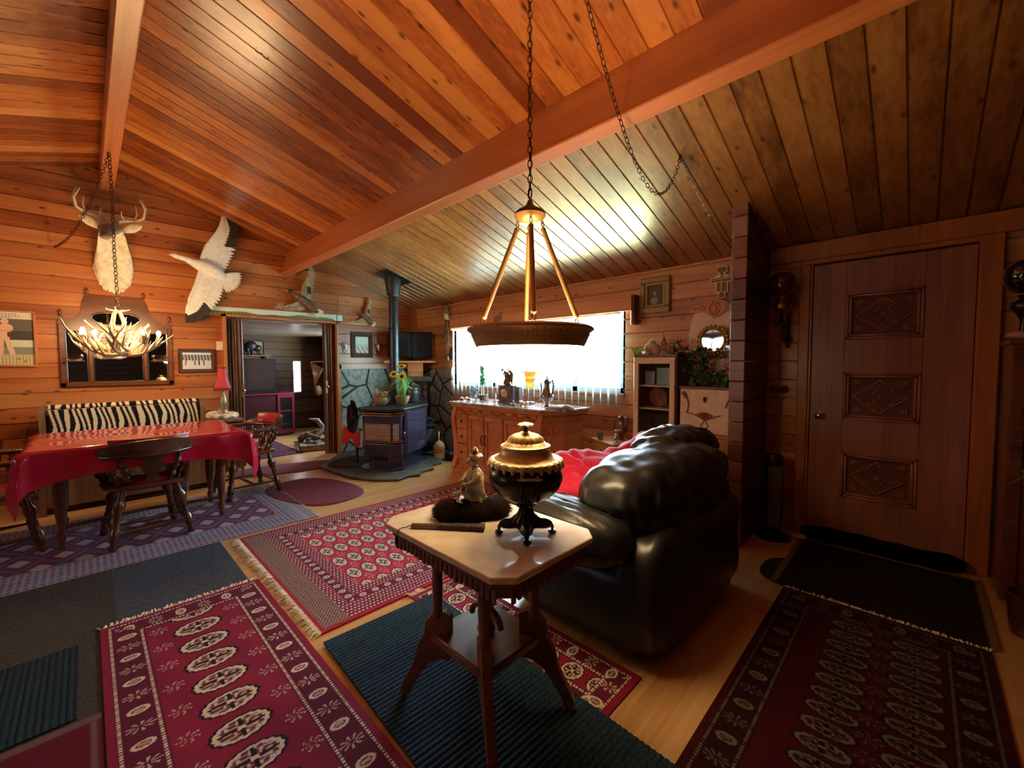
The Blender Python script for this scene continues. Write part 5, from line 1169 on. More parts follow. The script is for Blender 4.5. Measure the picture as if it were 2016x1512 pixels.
mb=MB(); mb.prism([(-.71,-.03),(.69,-.03),(.86,.17),(.86,.53),(-.71,.53)],.80,.834); mb.build('cornice',m_oak,sb,bev=.01)
# bombe corner scrolls
for x in (-.665,.665):
    R=[]
    for y,z in prof+[(0,.80)]: R.append([(x-.035,y+.02,z),(x+.035,y+.02,z),(x+.035,y-.005,z),(x,y-.025,z),(x-.035,y-.005,z)])
    MB().rings(R).build('corner_scroll',m_oak,sb,smooth=50)
for i,(z0,z1) in enumerate(((.56,.72),(.38,.54),(.19,.36))):
    d=MB(); d.box(-.62,-.43,-.012,.02,z0,z1,b=.005); d=d.build('drawer',m_oak,sb)
    MB().sph((-.525,-.022,(z0+z1)/2),.009,.010,.018,8,6).build('drawer_pull',m_black,d,smooth=60)
for i,(a,b) in enumerate(((-.41,-.15),(-.13,.15),(.17,.42),(.44,.62))):
    mb=MB()
    for q in ((a,b,.19,.24),(a,b,.67,.72),(a,a+.04,.24,.67),(b-.04,b,.24,.67)): mb.box(q[0],q[1],-.012,.02,q[2],q[3],b=.004)
    mb.box(a+.04,b-.04,.004,.02,.24,.67)
    c=(a+b)/2; w_=(b-a)/2-.05
    for s_ in (0,.05,.10):
        for sx in (-1,1): mb.tube([(c+sx*w_,.002,.50+s_),(c,.002,.36+s_)],.003,4); 
    d=mb.build('door',m_oak,sb)
    px=b-.02 if i%2==0 else a+.02
    mb=MB(); mb.tube([(px,-.018,.40),(px,-.032,.44),(px,-.032,.48),(px,-.018,.52)],.006,6); mb.build('door_pull',m_black,d,smooth=60)
mb=MB()
for k in range(7):
    x0=-.58+k*.175; P=[]
    for t in np.linspace(0,1,14): P.append((x0+.16*t,-.016,.765+.020*math.sin(t*2*PI)))
    mb.tube(P,.005,5); P=[(x0+.05+.018*math.cos(u)*(1-u/9),-.016,.765+.018*math.sin(u)*(1-u/9)) for u in np.linspace(0,6,12)]; mb.tube(P,.004,5)
mb.build('scroll_carving',wood('carving_dark',(.20,.05,.015),(.32,.09,.03),(.40,.13,.05),1,2,.6,0,knots=0,pv=0),sb)
MB().box(-.60,.62,-.006,.02,.735,.795).build('frieze',m_oak,sb)
mb=MB(); mb.tube([(.70,.05,.20),(.735,.10,.35),(.70,.045,.50),(.735,.10,.62),(.72,.07,.73)],.022,7); mb.build('corner_carving',m_oak,sb,smooth=50)
# table runner of grey fur on top
furpad('fur_runner','grey-brown fur draped over the right end of the sideboard','fur',(3.22,2.52,.868),[(0,0,.0,.10,.11,.030),(.02,-.10,-.005,.07,.06,.045),(.10,.02,.0,.08,.10,.025)],flat('grey_fur',(.42,.33,.28),1,var=.5,ns=18,bump=1,sheen=.5),MAT['grey_fur'],700,.022)
zt=.866
# mantel clock with figure
ck=thing('mantel_clock','slate mantel clock with round dial on the sideboard','clock',(3.27,3.27,zt),WR+.30)
mb=MB(); mb.box(-.10,.10,-.06,.06,0,.028,b=.006); mb.box(-.085,.085,-.05,.05,.028,.19,b=.004); mb.box(-.095,.095,-.058,.058,.19,.205,b=.005); mb.box(.10,.17,-.045,.045,0,.035,b=.005); mb.box(.105,.16,-.04,.04,.035,.175,b=.005); mb.box(.10,.165,-.045,.045,.175,.19)
mb.build('case',flat('slate_marble',(.17,.13,.13),.25,coat=.5,ns=20,var=.4),ck)
MB().lathe([(.047,0),(.047,.006),(.040,.009)],28,T(-.01,-.050,.115)@Matrix.Rotation(PI/2,4,'X')).build('bezel',m_brass,ck,smooth=40)
dl=MB().lathe([(.038,.006),(.038,.010)],28,T(-.01,-.050,.115)@Matrix.Rotation(PI/2,4,'X')); d=dl.build('dial',m_white,ck)
mb=MB()
for k in range(12):
    a=PI*k/6; mb.box(-.0015,.0015,-.0625,-.0602,.025,.034,T(-.01,0,.115)@Matrix.Rotation(a,4,'Y'))
mb.box(-.0012,.0012,-.064,-.0625,0,.026,T(-.01,0,.115)@Matrix.Rotation(.9,4,'Y')); mb.box(-.0015,.0015,-.064,-.0625,0,.018,T(-.01,0,.115)@Matrix.Rotation(-1.2,4,'Y')); mb.build('hands_and_marks',m_black,d)
t=thing('figure_sculpture','bronze figure sculpture standing on top of the mantel clock','sculpture',(3.27,3.27,zt+.206),WR+.30)
mb=MB(); mb.sph((0,0,.008),.055,.035,.012,12,5)
mb.tube([(.0,0,.01),(.005,0,.06),(.0,0,.10),(-.02,-.01,.135),(-.035,-.015,.15)],[.030,.032,.034,.018,.010],9); mb.sph((-.052,-.02,.165),.014,.013,.016,9,7); mb.tube([(-.02,-.01,.13),(-.05,-.02,.12),(-.03,-.02,.09)],[.009,.007,.005],6); mb.tube([(0,0,.13),(.03,-.01,.15),(-.01,-.02,.185)],[.010,.008,.004],6)
mb.tube([(.02,.01,.16),(.05,.01,.12),(.045,.01,.05),(.055,.0,.01)],[.012,.022,.018,.006],7); mb.tube([(-.02,0,.06),(-.04,.0,.03),(-.045,0,.0)],[.014,.010,.006],6)
mb.build('figure',m_bronze if 0 else flat('olive_bronze',(.22,.17,.08),.4,.5),t,smooth=60)
# palm in white stalk pot
t=thing('potted_plant','green leafy plant with white stalks in a pot on the sideboard','plant',(3.36,3.79,zt))
MB().lathe([(.035,0),(.05,.05),(.055,.065),(.047,.065),(.03,.05),(.01,.045)],16).build('pot',flat('dark_clay',(.10,.06,.045),.6),t,smooth=50)
mb=MB(); 
for a in range(4): mb.cyl((.018*math.cos(a*1.6),.018*math.sin(a*1.6),.05),(.014*math.cos(a*1.6),.014*math.sin(a*1.6),.20),.007,n=6)
mb.build('stalk',m_white,t)
mb=MB()
for i in range(46):
    a=rng.uniform(0,2*PI); z=.17+.22*i/46; r=rng.uniform(.04,.095)*(1.1-.6*i/46); x,y=math.cos(a),math.sin(a); blade(mb,(0,0,z),(x*r*.6,y*r*.6,z+.035),(x*r*1.35,y*r*1.35,z+.03),.019)
mb.build('leaves',flat('palm_green',(.12,.42,.20),.5,var=.4,ns=30),t)
t=thing('glass_vase','cut glass vase with grey leaves at the left end of the sideboard','vase',(3.34,3.93,zt)); MB().lathe([(.03,0),(.045,.03),(.04,.07),(.055,.10),(.05,.10),(.034,.07),(.01,.01)],16,lobes=8,amp=.06).build('glass',flat('smoky_glass',(.55,.55,.62),.08,trans=.8),t,smooth=50)
mb=MB()
for i in range(22): a=rng.uniform(0,2*PI); z=.10+rng.uniform(0,.06); mb.sph((.05*rng.uniform(.2,1)*math.cos(a),.05*rng.uniform(.2,1)*math.sin(a),z),.016,.016,.010,6,4,nz=.5,seed=i)
mb.build('foliage',flat('sage_leaf',(.25,.30,.27),.7,var=.5,ns=30),t,smooth=60)
def heap(label,loc,n,r,sz,mats,group=None):
    t=thing('gourd_cluster',label,'ornament',loc)
    for i in range(n):
        a,q=rng.uniform(0,2*PI),r*math.sqrt(rng.random()); MB().sph((q*math.cos(a),1.6*q*math.sin(a),sz*.85+sz*.6*(i%3==2)),sz*rng.uniform(.8,1.3),sz,sz*.8,9,6,nz=.35,seed=i).build('gourd',mats[i%len(mats)],t,smooth=60)
    return t
m_yel=flat('yellow_gourd',(.75,.62,.22),.5,ns=20,var=.4); m_grn=flat('brown_gourd',(.28,.11,.05),.5,ns=20,var=.4)
heap('cluster of small yellow and brown gourds at the left end of the sideboard',(3.16,3.86,zt),9,.045,.020,[m_yel,m_grn,m_white])
heap('cluster of yellow shells on the sideboard before the silver pot',(3.16,2.92,zt),9,.035,.020,[m_yel,m_yel,m_white])
t=heap('scatter of small dark beads and pebbles on the sideboard beside the clock',(3.17,3.06,zt),8,.035,.010,[m_pew,m_green,m_white])
for lab,y,x in (('small frosted glass horn standing right of the potted plant',3.62,3.28),('second frosted glass ornament, nearer the clock',3.52,3.32)):
    vase('glass_ornament',lab,'ornament',(x,y,zt),[(.022,0),(.024,.01),(.010,.03),(.018,.06),(.006,.09),(.002,.10)],flat('frosted_glass',(.62,.5,.52),.25,trans=.5),12)
# amber urn on stand
t=thing('amber_urn','amber glass urn with an added glow on a thin legged stand, sideboard right half','urn',(3.40,3.05,zt))
MB().lathe([(.012,.165),(.045,.19),(.055,.23),(.050,.25),(.058,.255),(.050,.27),(.052,.30),(.075,.335),(.10,.345),(.102,.355),(.09,.355),(.06,.335),(.03,.31)],28).build('urn_body',flat('amber_glass_added_glow',(.95,.48,.06),.3,trans=.25,emis=(1,.45,.05),es=.25,ns=6,var=.3),t,smooth=50)  # faint emission paints a glow into the glass; no lamp inside
mb=MB(); 
for k in range(4): a=PI/4+PI/2*k; mb.tube([(.045*math.cos(a),.045*math.sin(a),.02),(.020*math.cos(a),.020*math.sin(a),.10),(.030*math.cos(a),.030*math.sin(a),.19)],.004,6)
mb.lathe([(.055,0),(.058,.01),(.05,.022)],16); mb.build('stand',m_pew,t,smooth=50)
mb=MB(); mb.tube([(.0,-.05,.25),(.0,-.075,.29),(0,-.11,.30)],[.006,.005,.002],6); mb.tube([(.0,.05,.25),(.0,.07,.28),(0,.06,.31)],[.006,.005,.002],6); mb.build('handle',m_pew,t,smooth=60)
def ewer(name,label,loc,s_,mat,rz=0,spout=True):
    t=thing(name,label,'coffee pot' if spout else 'pitcher',loc,rz); t.scale=(s_,)*3
    MB().lathe([(.030,0),(.034,.008),(.020,.02),(.026,.04),(.058,.075),(.062,.095),(.046,.125),(.028,.17),(.026,.21),(.030,.225)],20).build('body',mat,t,smooth=50)
    MB().lathe([(.031,.225),(.022,.238),(.008,.246),(.005,.256),(.010,.262),(.003,.272)],16).build('lid',mat,t,smooth=50)
    MB().tube([(.03,0,.21),(.062,0,.235),(.072,0,.19),(.062,0,.14),(.052,0,.10)],[.006,.008,.008,.007,.006],7).build('handle',m_dark if spout else mat,t,smooth=60)
    MB().tube([(-.052,0,.09),(-.07,0,.13),(-.062,0,.17),(-.075,0,.21)],[.014,.010,.008,.007],8).build('spout',mat,t,smooth=60); return t
ewer('coffee_pot','tall silver coffee pot at the right of the sideboard',(3.27,2.70,zt),1.15,m_pew,WR)
# curtain-side wall bits
t=thing('dried_bouquet','bundle of dried flowers hanging upside down left of the window valance','dried flowers',(3.77,5.02,2.17)); mb=MB()
mb.lathe([(.02,0),(.06,-.05),(.075,-.14),(.05,-.20),(.01,-.22)],12,sq=.5); mb.build('paper_wrap',flat('kraft_tan',(.50,.36,.22),.9,ns=20,var=.4,bump=1),t,smooth=40); mb=MB()
for i in range(26): a=rng.uniform(-.05,.05); mb.tube([(-.02,a*.4,-.18),(-.02,a*.8,-.35),(-.015,a+rng.uniform(-.02,.02),-.42-rng.uniform(0,.17))],.004,4)
mb.build('stems',flat('dried_stem',(.24,.14,.08),.9,var=.5),t)
t=thing('wall_pocket','small pewter wall vase on the log wall left of the window','wall vase',(3.775,5.03,1.34)); MB().lathe([(.006,0),(.02,.03),(.028,.07),(.024,.085),(.03,.095)],14).build('cone',m_pew,t,smooth=50); MB().sph((0,0,.11),.035,.035,.02,8,6,nz=.6).build('sprig',flat('dry_sprig',(.16,.12,.08),.9),t)
o=MB().sph((0,0,0),.02,.06,.09,12,8,nz=.4,ns=4).build('wreath',flat('dark_wreath',(.06,.05,.04),1),smooth=60); o.location=(3.775,4.93,1.46); tag(o,'dark dried wreath hanging beside the left blind edge','wreath')
t=thing('valance_tassels','small cluster of hanging ornaments on the valance face','ornament',(3.674,3.85,1.88)); mb=MB()
for k in range(4): mb.tube([(0,-.05+.035*k,.06-.01*k),(-.004,-.05+.035*k,-.02),(-.006,-.045+.035*k,-.07-.02*(k%2))],[.003,.010,.003],6)
mb.build('tassel',flat('tassel_brown',(.28,.14,.09),.8),t,smooth=60)
# small chest
cc=thing('bedside_chest','small oak chest of drawers with carved pulls, right of the sideboard','chest of drawers',(3.488,2.055,0),math.radians(-115.8))
MB().box(-.185,.185,-.135,.135,.03,.56,b=.004).build('carcass',m_oak2,cc); MB().box(-.20,.20,-.15,.15,.56,.58,b=.005).build('top',m_oak2,cc)
MB().box(-.18,.18,-.13,.13,0,.03).build('plinth',m_oak2,cc)
for z in (.39,.22,.05):
    d=MB().box(-.165,.165,-.145,-.13,z,z+.155,b=.004).build('drawer',m_oak2,cc); mb=MB(); mb.box(-.022,.022,-.149,-.145,-.022,.022,T(0,0,z+.078)@Matrix.Rotation(PI/4,4,'Y')); mb.sph((0,-.155,z+.078),.008,n=8,m=5); mb.build('drawer_pull',m_dark,d)
ewer('pitcher','bulbous bronze pitcher, larger vessel at the back of the small chest',(3.55,2.02,.581),.92,flat('copper_bronze',(.25,.15,.12),.25,.9),-.8,False)
ewer('coffee_pot','small lidded silver pot in front of the bronze pitcher',(3.39,1.98,.581),.46,m_steel,-.8)
vase('cup','small dark pewter cup alone at the left of the small chest',"cup",(3.43,2.17,.581),[(.026,0),(.028,.004),(.025,.03),(.030,.062),(.026,.062),(.02,.01)],m_pew)
# curio cabinet  x 3.42..3.78, y 1.435..1.82
cu=thing('curio_cabinet','tall narrow glass-door curio cabinet with shelves of ornaments','display cabinet',(3.42,1.6275,0),WR)
w_=.1925; mb=MB()
mb.box(-w_,-w_+.018,0,.36,.0,1.385,b=.003); mb.box(w_-.018,w_,0,.36,0,1.40,b=.003); mb.box(-w_,w_,.34,.36,0,1.385); mb.box(-w_,w_,0,.36,1.36,1.378); mb.box(-w_,w_,0,.36,0,.30); mb.build('carcass',m_mah,cu)
mb=MB()
for q in ((-w_+.005,w_-.010,1.30,1.355),(-w_+.005,w_-.010,.30,.36),(-w_+.005,-w_+.050,.36,1.30),(w_-.055,w_-.010,.36,1.30)): mb.box(q[0],q[1],-.022,-.002,q[2],q[3],b=.004)
dr_=mb.build('door',m_oakp,cu)
MB().box(-w_+.05,w_-.055,-.010,-.007,.36,1.30).build('door_glass',m_glass,dr_)
for z in (.62,.90,1.10): MB().box(-w_+.019,w_-.019,.03,.33,z,z+.014).build('shelf',m_oakp,cu)
def incab(dx,dy,z): return (3.42+dy,1.6275-dx,z)
o=MB().box(-.045,.045,-.003,.003,0,.12).build('card',flat('lilac_card',(.62,.60,.78),.6)); o.location=incab(-.10,.12,1.115); o.rotation_euler=(0,0,WR); tag(o,'lilac card standing on the top shelf of the curio cabinet','card')
t=thing('picture_plaque','pale blue picture plaque on the top curio shelf','picture',incab(.035,.16,1.115),WR); painted('face',m_paint,lambda U,V: mixm(np.tile(CR([.55,.78,.85]),(len(U),1)),(U>.12)&(V<.13)&(np.sin(U*160+V*90)>0),CR([.10,.07,.06])),(-.09,0,0),(1,0,0),(0,0,1),.18,.15,40,30,.008,t)
for k in range(3):
    o=MB().box(-.05,.05,-.06,.06,0,.010).build('booklet',m_white); o.location=incab(-.09,.10+.0,1.1145+.0105*k) if 0 else incab(.02+.0*k,.07,.0) ; 
    bpy.data.objects.remove(o)
vase('plate','round red and gold plate standing on the middle curio shelf','plate',incab(-.06,.20,1.0),[(.0865,0),(.085,.006),(.05,.010),(.002,.008)],flat('red_lacquer',(.42,.05,.06),.3,ns=20,var=.6,col2=(.55,.32,.15)),24)
bpy.data.objects['plate'].rotation_euler=(0,-PI/2-.1,0)
t=thing('candelabra','tiny candelabra ornament on the middle curio shelf','ornament',incab(.05,.12,.9145)); mb=MB(); mb.lathe([(.03,0),(.02,.01),(.005,.02),(.006,.05)],10)
for s_ in (-1,0,1): mb.tube([(0,0,.03),(.0,s_*.02,.025),(.0,s_*.035,.06)],.004,5); mb.cyl((0,s_*.035,.06),(0,s_*.035,.10),.004,n=6)
mb.build('branches',m_gold,t,smooth=50)
for lab,dx,z,col in (('oval cameo with pale figure on the lower curio shelf, left',-.0,.634,(.55,.40,.28)),('round white rimmed cameo with dark head on the lower curio shelf, right',.10,.634,(.08,.06,.06))):
    t=thing('cameo',lab,'cameo',incab(dx,.09,z),WR); M=T(0,0,.05)@Matrix.Rotation(PI/2,4,'X'); MB().lathe([(.040,0),(.040,.006),(.030,.010)],20,M).build('rim',m_white if dx>.05 else m_gold,t,smooth=50); MB().lathe([(.030,.006),(.02,.012),(.001,.014)],18,M).build('cameo_face',flat('cam%d'%int(dx*100),col,.5),t,smooth=50)
vase('figurine','small pink flowered figurine on the cabinet floor behind the glass','figurine',incab(-.10,.14,.301),[(.03,0),(.035,.05),(.02,.10),(.03,.13),(.01,.17)],flat('pinkish',(.45,.25,.22),.5),12)
t=thing('book','tall purple-bound book on the lower curio shelf','book',incab(.105,.24,.634),WR); MB().box(-.05,.05,-.02,.02,0,.22).build('cover',flat('purple_cover',(.12,.02,.10),.6),t); MB().box(-.047,.05,-.016,.016,.004,.216).build('pages',m_white,t)
# vase & bottle in front of curio on a small stand
t=thing('plant_stand','low round stand between sofa and curio cabinet','stand',(3.18,1.45,0)); MB().lathe([(.10,.59),(.10,.61)],18).build('top',m_dark,t,smooth=30); MB().lathe([(.09,0),(.03,.03),(.02,.3),(.02,.59)],12).build('post',m_dark,t,smooth=40)
t=thing('flower_vase','painted ceramic vase of pinkish flowers before the curio cabinet','vase',(3.18,1.475,.611)); MB().lathe([(.03,0),(.038,.02),(.034,.06),(.046,.09),(.036,.09),(.02,.05)],16,lobes=6,amp=.04).build('ceramic',flat('painted_ceramic',(.66,.56,.46),.35,ns=30,var=.4,col2=(.35,.20,.12)),t,smooth=50); mb=MB()
for i in range(12): a=rng.uniform(0,2*PI); mb.sph((.035*math.cos(a)*rng.random(),.05*math.sin(a),.10+rng.uniform(0,.025)),.016,n=7,m=5,nz=.4,seed=i)
mb.build('blossoms',flat('pink_blossom',(.72,.40,.38),.8),t,smooth=60)
vase('bottle','slender dark bottle figure standing before the right edge of the curio door','bottle',(3.20,1.385,.611),[(.022,0),(.030,.03),(.026,.09),(.008,.14),(.010,.18),(.004,.20)],m_black,14)
# on top of curio
zc_=1.401
furpad('fur_hat','white and brown furry ornament on top of the curio cabinet','fur ornament',(3.50,1.69,1.379),[(0,.02,.05,.055,.05,.055),(0,-.03,.045,.05,.045,.05),(.0,.0,.10,.03,.03,.03)],flat('white_brown_fur',(.85,.78,.70),1,ns=9,var=.2,col2=(.35,.16,.07),bump=.8),m_feath,900,.022)
t=thing('cornucopia','woven cornucopia basket of dried things on top of the curio cabinet','basket',(3.52,1.55,1.379)); mb=MB(); mb.tube([(0,-.06,.05),(0,-.01,.055),(0,.03,.07),(-.01,.05,.11),(-.01,.045,.15)],[.055,.052,.036,.020,.004],12); mb.build('basket',flat('wicker_grey',(.30,.20,.15),.9,ns=45,var=.6,bump=1),t,smooth=60); mb=MB()
for i in range(18): mb.sph((rng.uniform(-.04,.04),-.06+rng.uniform(-.04,.02),.07+rng.uniform(-.03,.05)),.014,n=6,m=4,nz=.5,seed=i)
mb.tube([(0,.04,.10),(0,.05,.16),(0,.06,.21)],[.012,.008,.002],6); mb.build('dried_filling',flat('dried_mixed',(.45,.34,.30),.9,ns=30,var=.6),t,smooth=60)
def leafset(mb,c,rad,n,sz,seed=0,nrm=(-1,0,0)):
    r_=np.random.default_rng(seed)
    for i in range(n):
        p=Vector(c)+Vector((r_.uniform(-1,.3)*rad[0],r_.uniform(-1,1)*rad[1],r_.uniform(-1,1)*rad[2])); q=Vector((-1+r_.uniform(-.6,.6),r_.uniform(-.9,.9),r_.uniform(-.9,.9))).normalized()
        u=q.orthogonal().normalized(); u=Matrix.Rotation(r_.uniform(0,6.28),3,q)@u; v=q.cross(u); s_=sz*r_.uniform(.6,1.15)
        pts=[(0,-.9),(.45,-.75),(.9,-.1),(.55,.1),(.5,.5),(0,1.1),(-.5,.5),(-.55,.1),(-.9,-.1),(-.45,-.75)]
        vs=[p+u*a*s_*.6+v*b*s_*.6+q*(.12*s_*(1-abs(a))) for a,b in pts]; k=len(vs); vs+=[x-q*.0012 for x in vs]
        mb.add(vs,[tuple(range(k)),tuple(range(k,2*k))[::-1]]+[(i_,(i_+1)%k,k+(i_+1)%k,k+i_) for i_ in range(k)])
t=thing('leaf_sprig','bright green leaf sprig at the left top corner of the curio cabinet','foliage',(3.50,1.80,1.38)); mb=MB(); leafset(mb,(0,0,.035),(.04,.06,.03),22,.035,1); mb.build('leaves',flat('lime_leaf',(.30,.60,.10),.5,var=.4,ns=30),t)
# secretary desk with tall pale back and carved crest
dk=thing('secretary_desk','pale oak secretary desk with carved drop-front, beside the log stub wall','desk',(3.42,1.205,0),WR)
mb=MB(); mb.box(-.195,.22,.0,.36,.0,.73,b=.004); mb.box(-.20,.22,-.012,.36,.715,.745,b=.004); mb.box(-.195,.22,.01,.36,.745,1.10); mb.build('carcass',m_oak2,dk)
MB().box(-.205,.22,-.02,.36,1.10,1.118,b=.004).build('desk_top',m_mah,dk)
lid=MB().box(-.195,.22,-.012,.010,.75,1.098,b=.004).build('drop_front',m_oakp,dk)
mb=MB()
def P2(x,z): return (x,-.016,z)
mb.tube([P2(-.17,1.06),P2(-.14,1.03),P2(-.125,.98),P2(-.13,.93),P2(-.14,.905)],[.010,.007,.005,.005,.006],6); mb.sph(P2(-.165,1.06),.022,.006,.018,8,5); mb.sph(P2(-.15,1.04),.016,.006,.02,8,5)
mb.tube([P2(.19,1.04),P2(.165,1.00),P2(.155,.96)],[.006,.005,.006],6)
mb.tube([P2(-.14,.905),P2(-.08,.895),P2(-.02,.865),P2(0,.85),P2(.03,.865),P2(.09,.89),P2(.12,.90)],.005,6)
for k in range(9): a=math.radians(40+12.5*k); mb.tube([P2(.0,.855),P2(.06*math.cos(a)*1.3,.86+.055*math.sin(a))],[.003,.009],6)
mb.tube([P2(0,.85),P2(.03,.81),P2(0,.775),P2(-.03,.81)],.005,6,close=True); mb.build('carving',MAT['carving_dark'],lid,smooth=60)
mb=MB(); mb.sph((.0,-.016,1.025),.014,.008,.014,10,6); mb.box(-.005,.005,-.03,-.012,.995,1.02); mb.build('keyhole',m_black,lid,smooth=60)
for z in (.50,.27,.04): 
    d=MB().box(-.18,.21,-.012,.004,z,z+.20,b=.004).build('drawer',m_oak2,dk); MB().sph((0,-.02,z+.1),.010,n=8,m=5).build('drawer_pull',m_black,d)
bp_=[(-.255,-.20),(.24,-.20),(.24,.33)]; 
t=thing('carved_back_panel','tall rounded pale oak panel with scrolled carved crest above the desk','carved panel',(3.775,1.26,1.40),WR)
P=[(-.205,-.20),(-.225,.05),(-.215,.22),(-.19,.33),(.19,.33),(.30,.33),(.30,-.20)]; P=[(-.19,-.20),(-.215,.0),(-.215,.16),(-.195,.28),(-.16,.36),(.30,.36),(.30,-.2)]
MB().prism(P,.0,.018,Matrix.Rotation(PI/2,4,'X')).build('panel',m_oakp,t)
mb=MB(); cr=[(-.20,.34),(-.21,.38),(-.18,.41),(-.12,.40),(-.07,.43),(0,.455),(.07,.43),(.12,.40),(.18,.42),(.30,.41),(.30,.34),(.10,.35),(.03,.30),(0,.285),(-.03,.30),(-.10,.35)]
mb.prism(cr,.018,.032,Matrix.Rotation(PI/2,4,'X')); mb.sph((0,-.034,.37),.024,.010,.036,12,7)
for k in range(12): a=2*PI*k/12; mb.sph((.040*math.cos(a),-.034,.37+.055*math.sin(a)),.010,.008,.013,7,5)
for sx in (-1,1):
    for c,r0 in ((.10,.030),(.165,.026)): mb.tube([(sx*(c+r0*(1-u/7)*math.cos(u)),-.036,.375+r0*(1-u/7)*math.sin(u)) for u in np.linspace(0,6,14)],.005,5)
mb.build('crest',m_oak,t,smooth=50)
t=thing('carved_crest_shelf','small dark scroll-carved crest behind the cornucopia','carved panel',(3.775,1.57,1.43),WR); mb=MB(); mb.prism([(-.19,0),(-.20,.06),(-.13,.10),(-.05,.12),(.05,.13),(.12,.12),(.19,.09),(.20,.02),(.12,0)],0,.016,Matrix.Rotation(PI/2,4,'X')); 
for sx in (-1,1):
    for c,r0 in ((.06,.030),(.13,.028)): mb.tube([(sx*(c+r0*(1-u/7)*math.cos(u)),-.020,.065+r0*(1-u/7)*math.sin(u)) for u in np.linspace(0,6,14)],.005,5)
mb.build('panel',m_oak,t,smooth=50)
# round gilt mirror
t=thing('round_mirror','round gilt framed mirror in front of the pale panel, reflecting a window','mirror',(3.70,1.255,1.495),WR)
M=Matrix.Rotation(PI/2,4,'X'); MB().lathe([(.092,0),(.088,.004),(.002,.005)],36,M).build('mirror_glass',m_mirror,t,smooth=30)
mb=MB(); mb.lathe([(.090,-.01),(.090,.012),(.10,.018),(.112,.012),(.118,-.01)],36,M)
for k in range(22): a=2*PI*k/22; mb.sph((.120*math.cos(a),-.008,.120*math.sin(a)),.015,.012,.015,8,5,nz=.3,seed=k)
for k in range(18): a=math.radians(-90)+rng.uniform(-.75,.75); r=rng.uniform(.125,.175); mb.sph((r*math.cos(a),-.006,r*math.sin(a)),.012,.010,.012,7,5,nz=.4,seed=k)
mb.sph((0,-.006,-.20),.018,.010,.02,8,5); mb.build('gilt_frame',m_gold,t,smooth=50)
t=thing('ivy_garland','dark green ivy garland trailing over the desk top and down its right side','garland',(3.60,1.25,1.2)); mb=MB()
leafset(mb,(.02,.10,.13),(.08,.10,.10),70,.042,2); leafset(mb,(-.03,-.02,-.02),(.08,.16,.06),95,.042,3); leafset(mb,(-.08,-.16,-.15),(.05,.06,.16),70,.040,4); mb.build('leaves',flat('ivy_green',(.045,.13,.035),.5,var=.6,ns=30),t)
mb=MB(); mb.tube([(.03,.18,.2),(.0,.08,.05),(-.05,-.05,-.03),(-.09,-.15,-.05),(-.10,-.17,-.28)],.006,6); mb.build('vine',m_dark,t)
t=thing('red_bow','shiny dark red ribbon cloth tucked in the ivy, right','ribbon',(3.55,1.06,1.27)); mb=MB()
for k,(y,z,a) in enumerate(((0,0,.3),(.02,-.05,-.2),(-.02,-.10,.5))): mb.sph((0,y,z),.02,.055,.030,12,7,Matrix.Rotation(a,4,'X'),nz=.5,ns=3,seed=k)
mb.build('folds',flat('wine_satin',(.38,.10,.08),.3,coat=.4),t,smooth=60)
t=thing('tin_leaf','crumpled silver and brown foil leaf ornament by the round mirror','ornament',(3.62,1.06,1.42)); MB().sph((0,.03,-.02),.015,.05,.035,10,7,Matrix.Rotation(.6,4,'X'),nz=.6,ns=4).build('silver_leaf',m_steel,t); MB().sph((0,-.02,.03),.02,.045,.06,10,7,nz=.5,ns=4).build('brown_leaf',flat('brown_leaf',(.26,.12,.09),.6,ns=20,var=.5),t)
# gold picture, cross
t=framed('framed_picture','ornate gilt framed faded portrait print right of the window','picture',(WX-.001,1.965,1.785),WR,.30,.335,.055,flat('old_gilt',(.36,.25,.11),.45,.4,bump=.6,ns=70),lambda U,V: mixm(mixm(mixm(np.tile(CR([.10,.08,.07]),(len(U),1)),np.minimum(np.minimum(U,.17-U),np.minimum(V,.205-V))<.022,CR([.10,.06,.05])),(((U-.085)/.035)**2+((V-.06)/.035)**2<1),CR([.30,.26,.24])),(((U-.088)/.016)**2+((V-.125)/.022)**2<1),CR([.38,.31,.27])),60,70,fd=.03,step=True)
t=thing('icon_cross','painted icon-style wooden cross high on the wall above the desk','cross',(WX-.004,1.222,1.99),WR)
def cross(s_):
    a,b,c=.032*s_,.050*s_,.036*s_; H=.135*s_ if 0 else .135
    return [(-a,-H),(a,-H),(a,-.085),(b,-.085) ,(b,-.005),(.094,-.005),(.094,.048),(.05,.048),(.05,.06),(a-.004,.06),(a-.004,.078),(b-.008,.078),(b-.008,.135),(-b+.008,.135),(-b+.008,.078),(-a+.004,.078),(-a+.004,.06),(-.05,.06),(-.05,.048),(-.094,.048),(-.094,-.005),(-b,-.005),(-b,-.085),(-a,-.085)]
MB().prism(cross(1),0,.016,Matrix.Rotation(PI/2,4,'X')).build('wooden_cross',flat('pale_gilt_wood',(.90,.74,.48),.5),t)
mb=MB()
for q in ((-.036,.036,.085,.125),(-.085,-.022,.005,.038),(.022,.085,.005,.038),(-.040,-.014,-.078,-.002),(.014,.040,-.078,-.002),(-.022,.022,-.128,-.098),(-.012,.012,-.1,.09),(-.03,.03,.01,.03)): mb.box(q[0],q[1],-.019,-.016,q[2],q[3])
mb.build('painted_field',flat('icon_dark',(.10,.06,.04),.5,ns=60,var=.8,col2=(.30,.17,.06)),t)
mb=MB(); mb.box(-.008,.008,-.021,-.016,-.09,.06); mb.box(-.075,.075,-.021,-.019,.022,.028); mb.sph((0,-.02,.055),.012,.004,.012,8,5); mb.build('painted_figure',flat('icon_gold',(.62,.42,.18),.5),t)
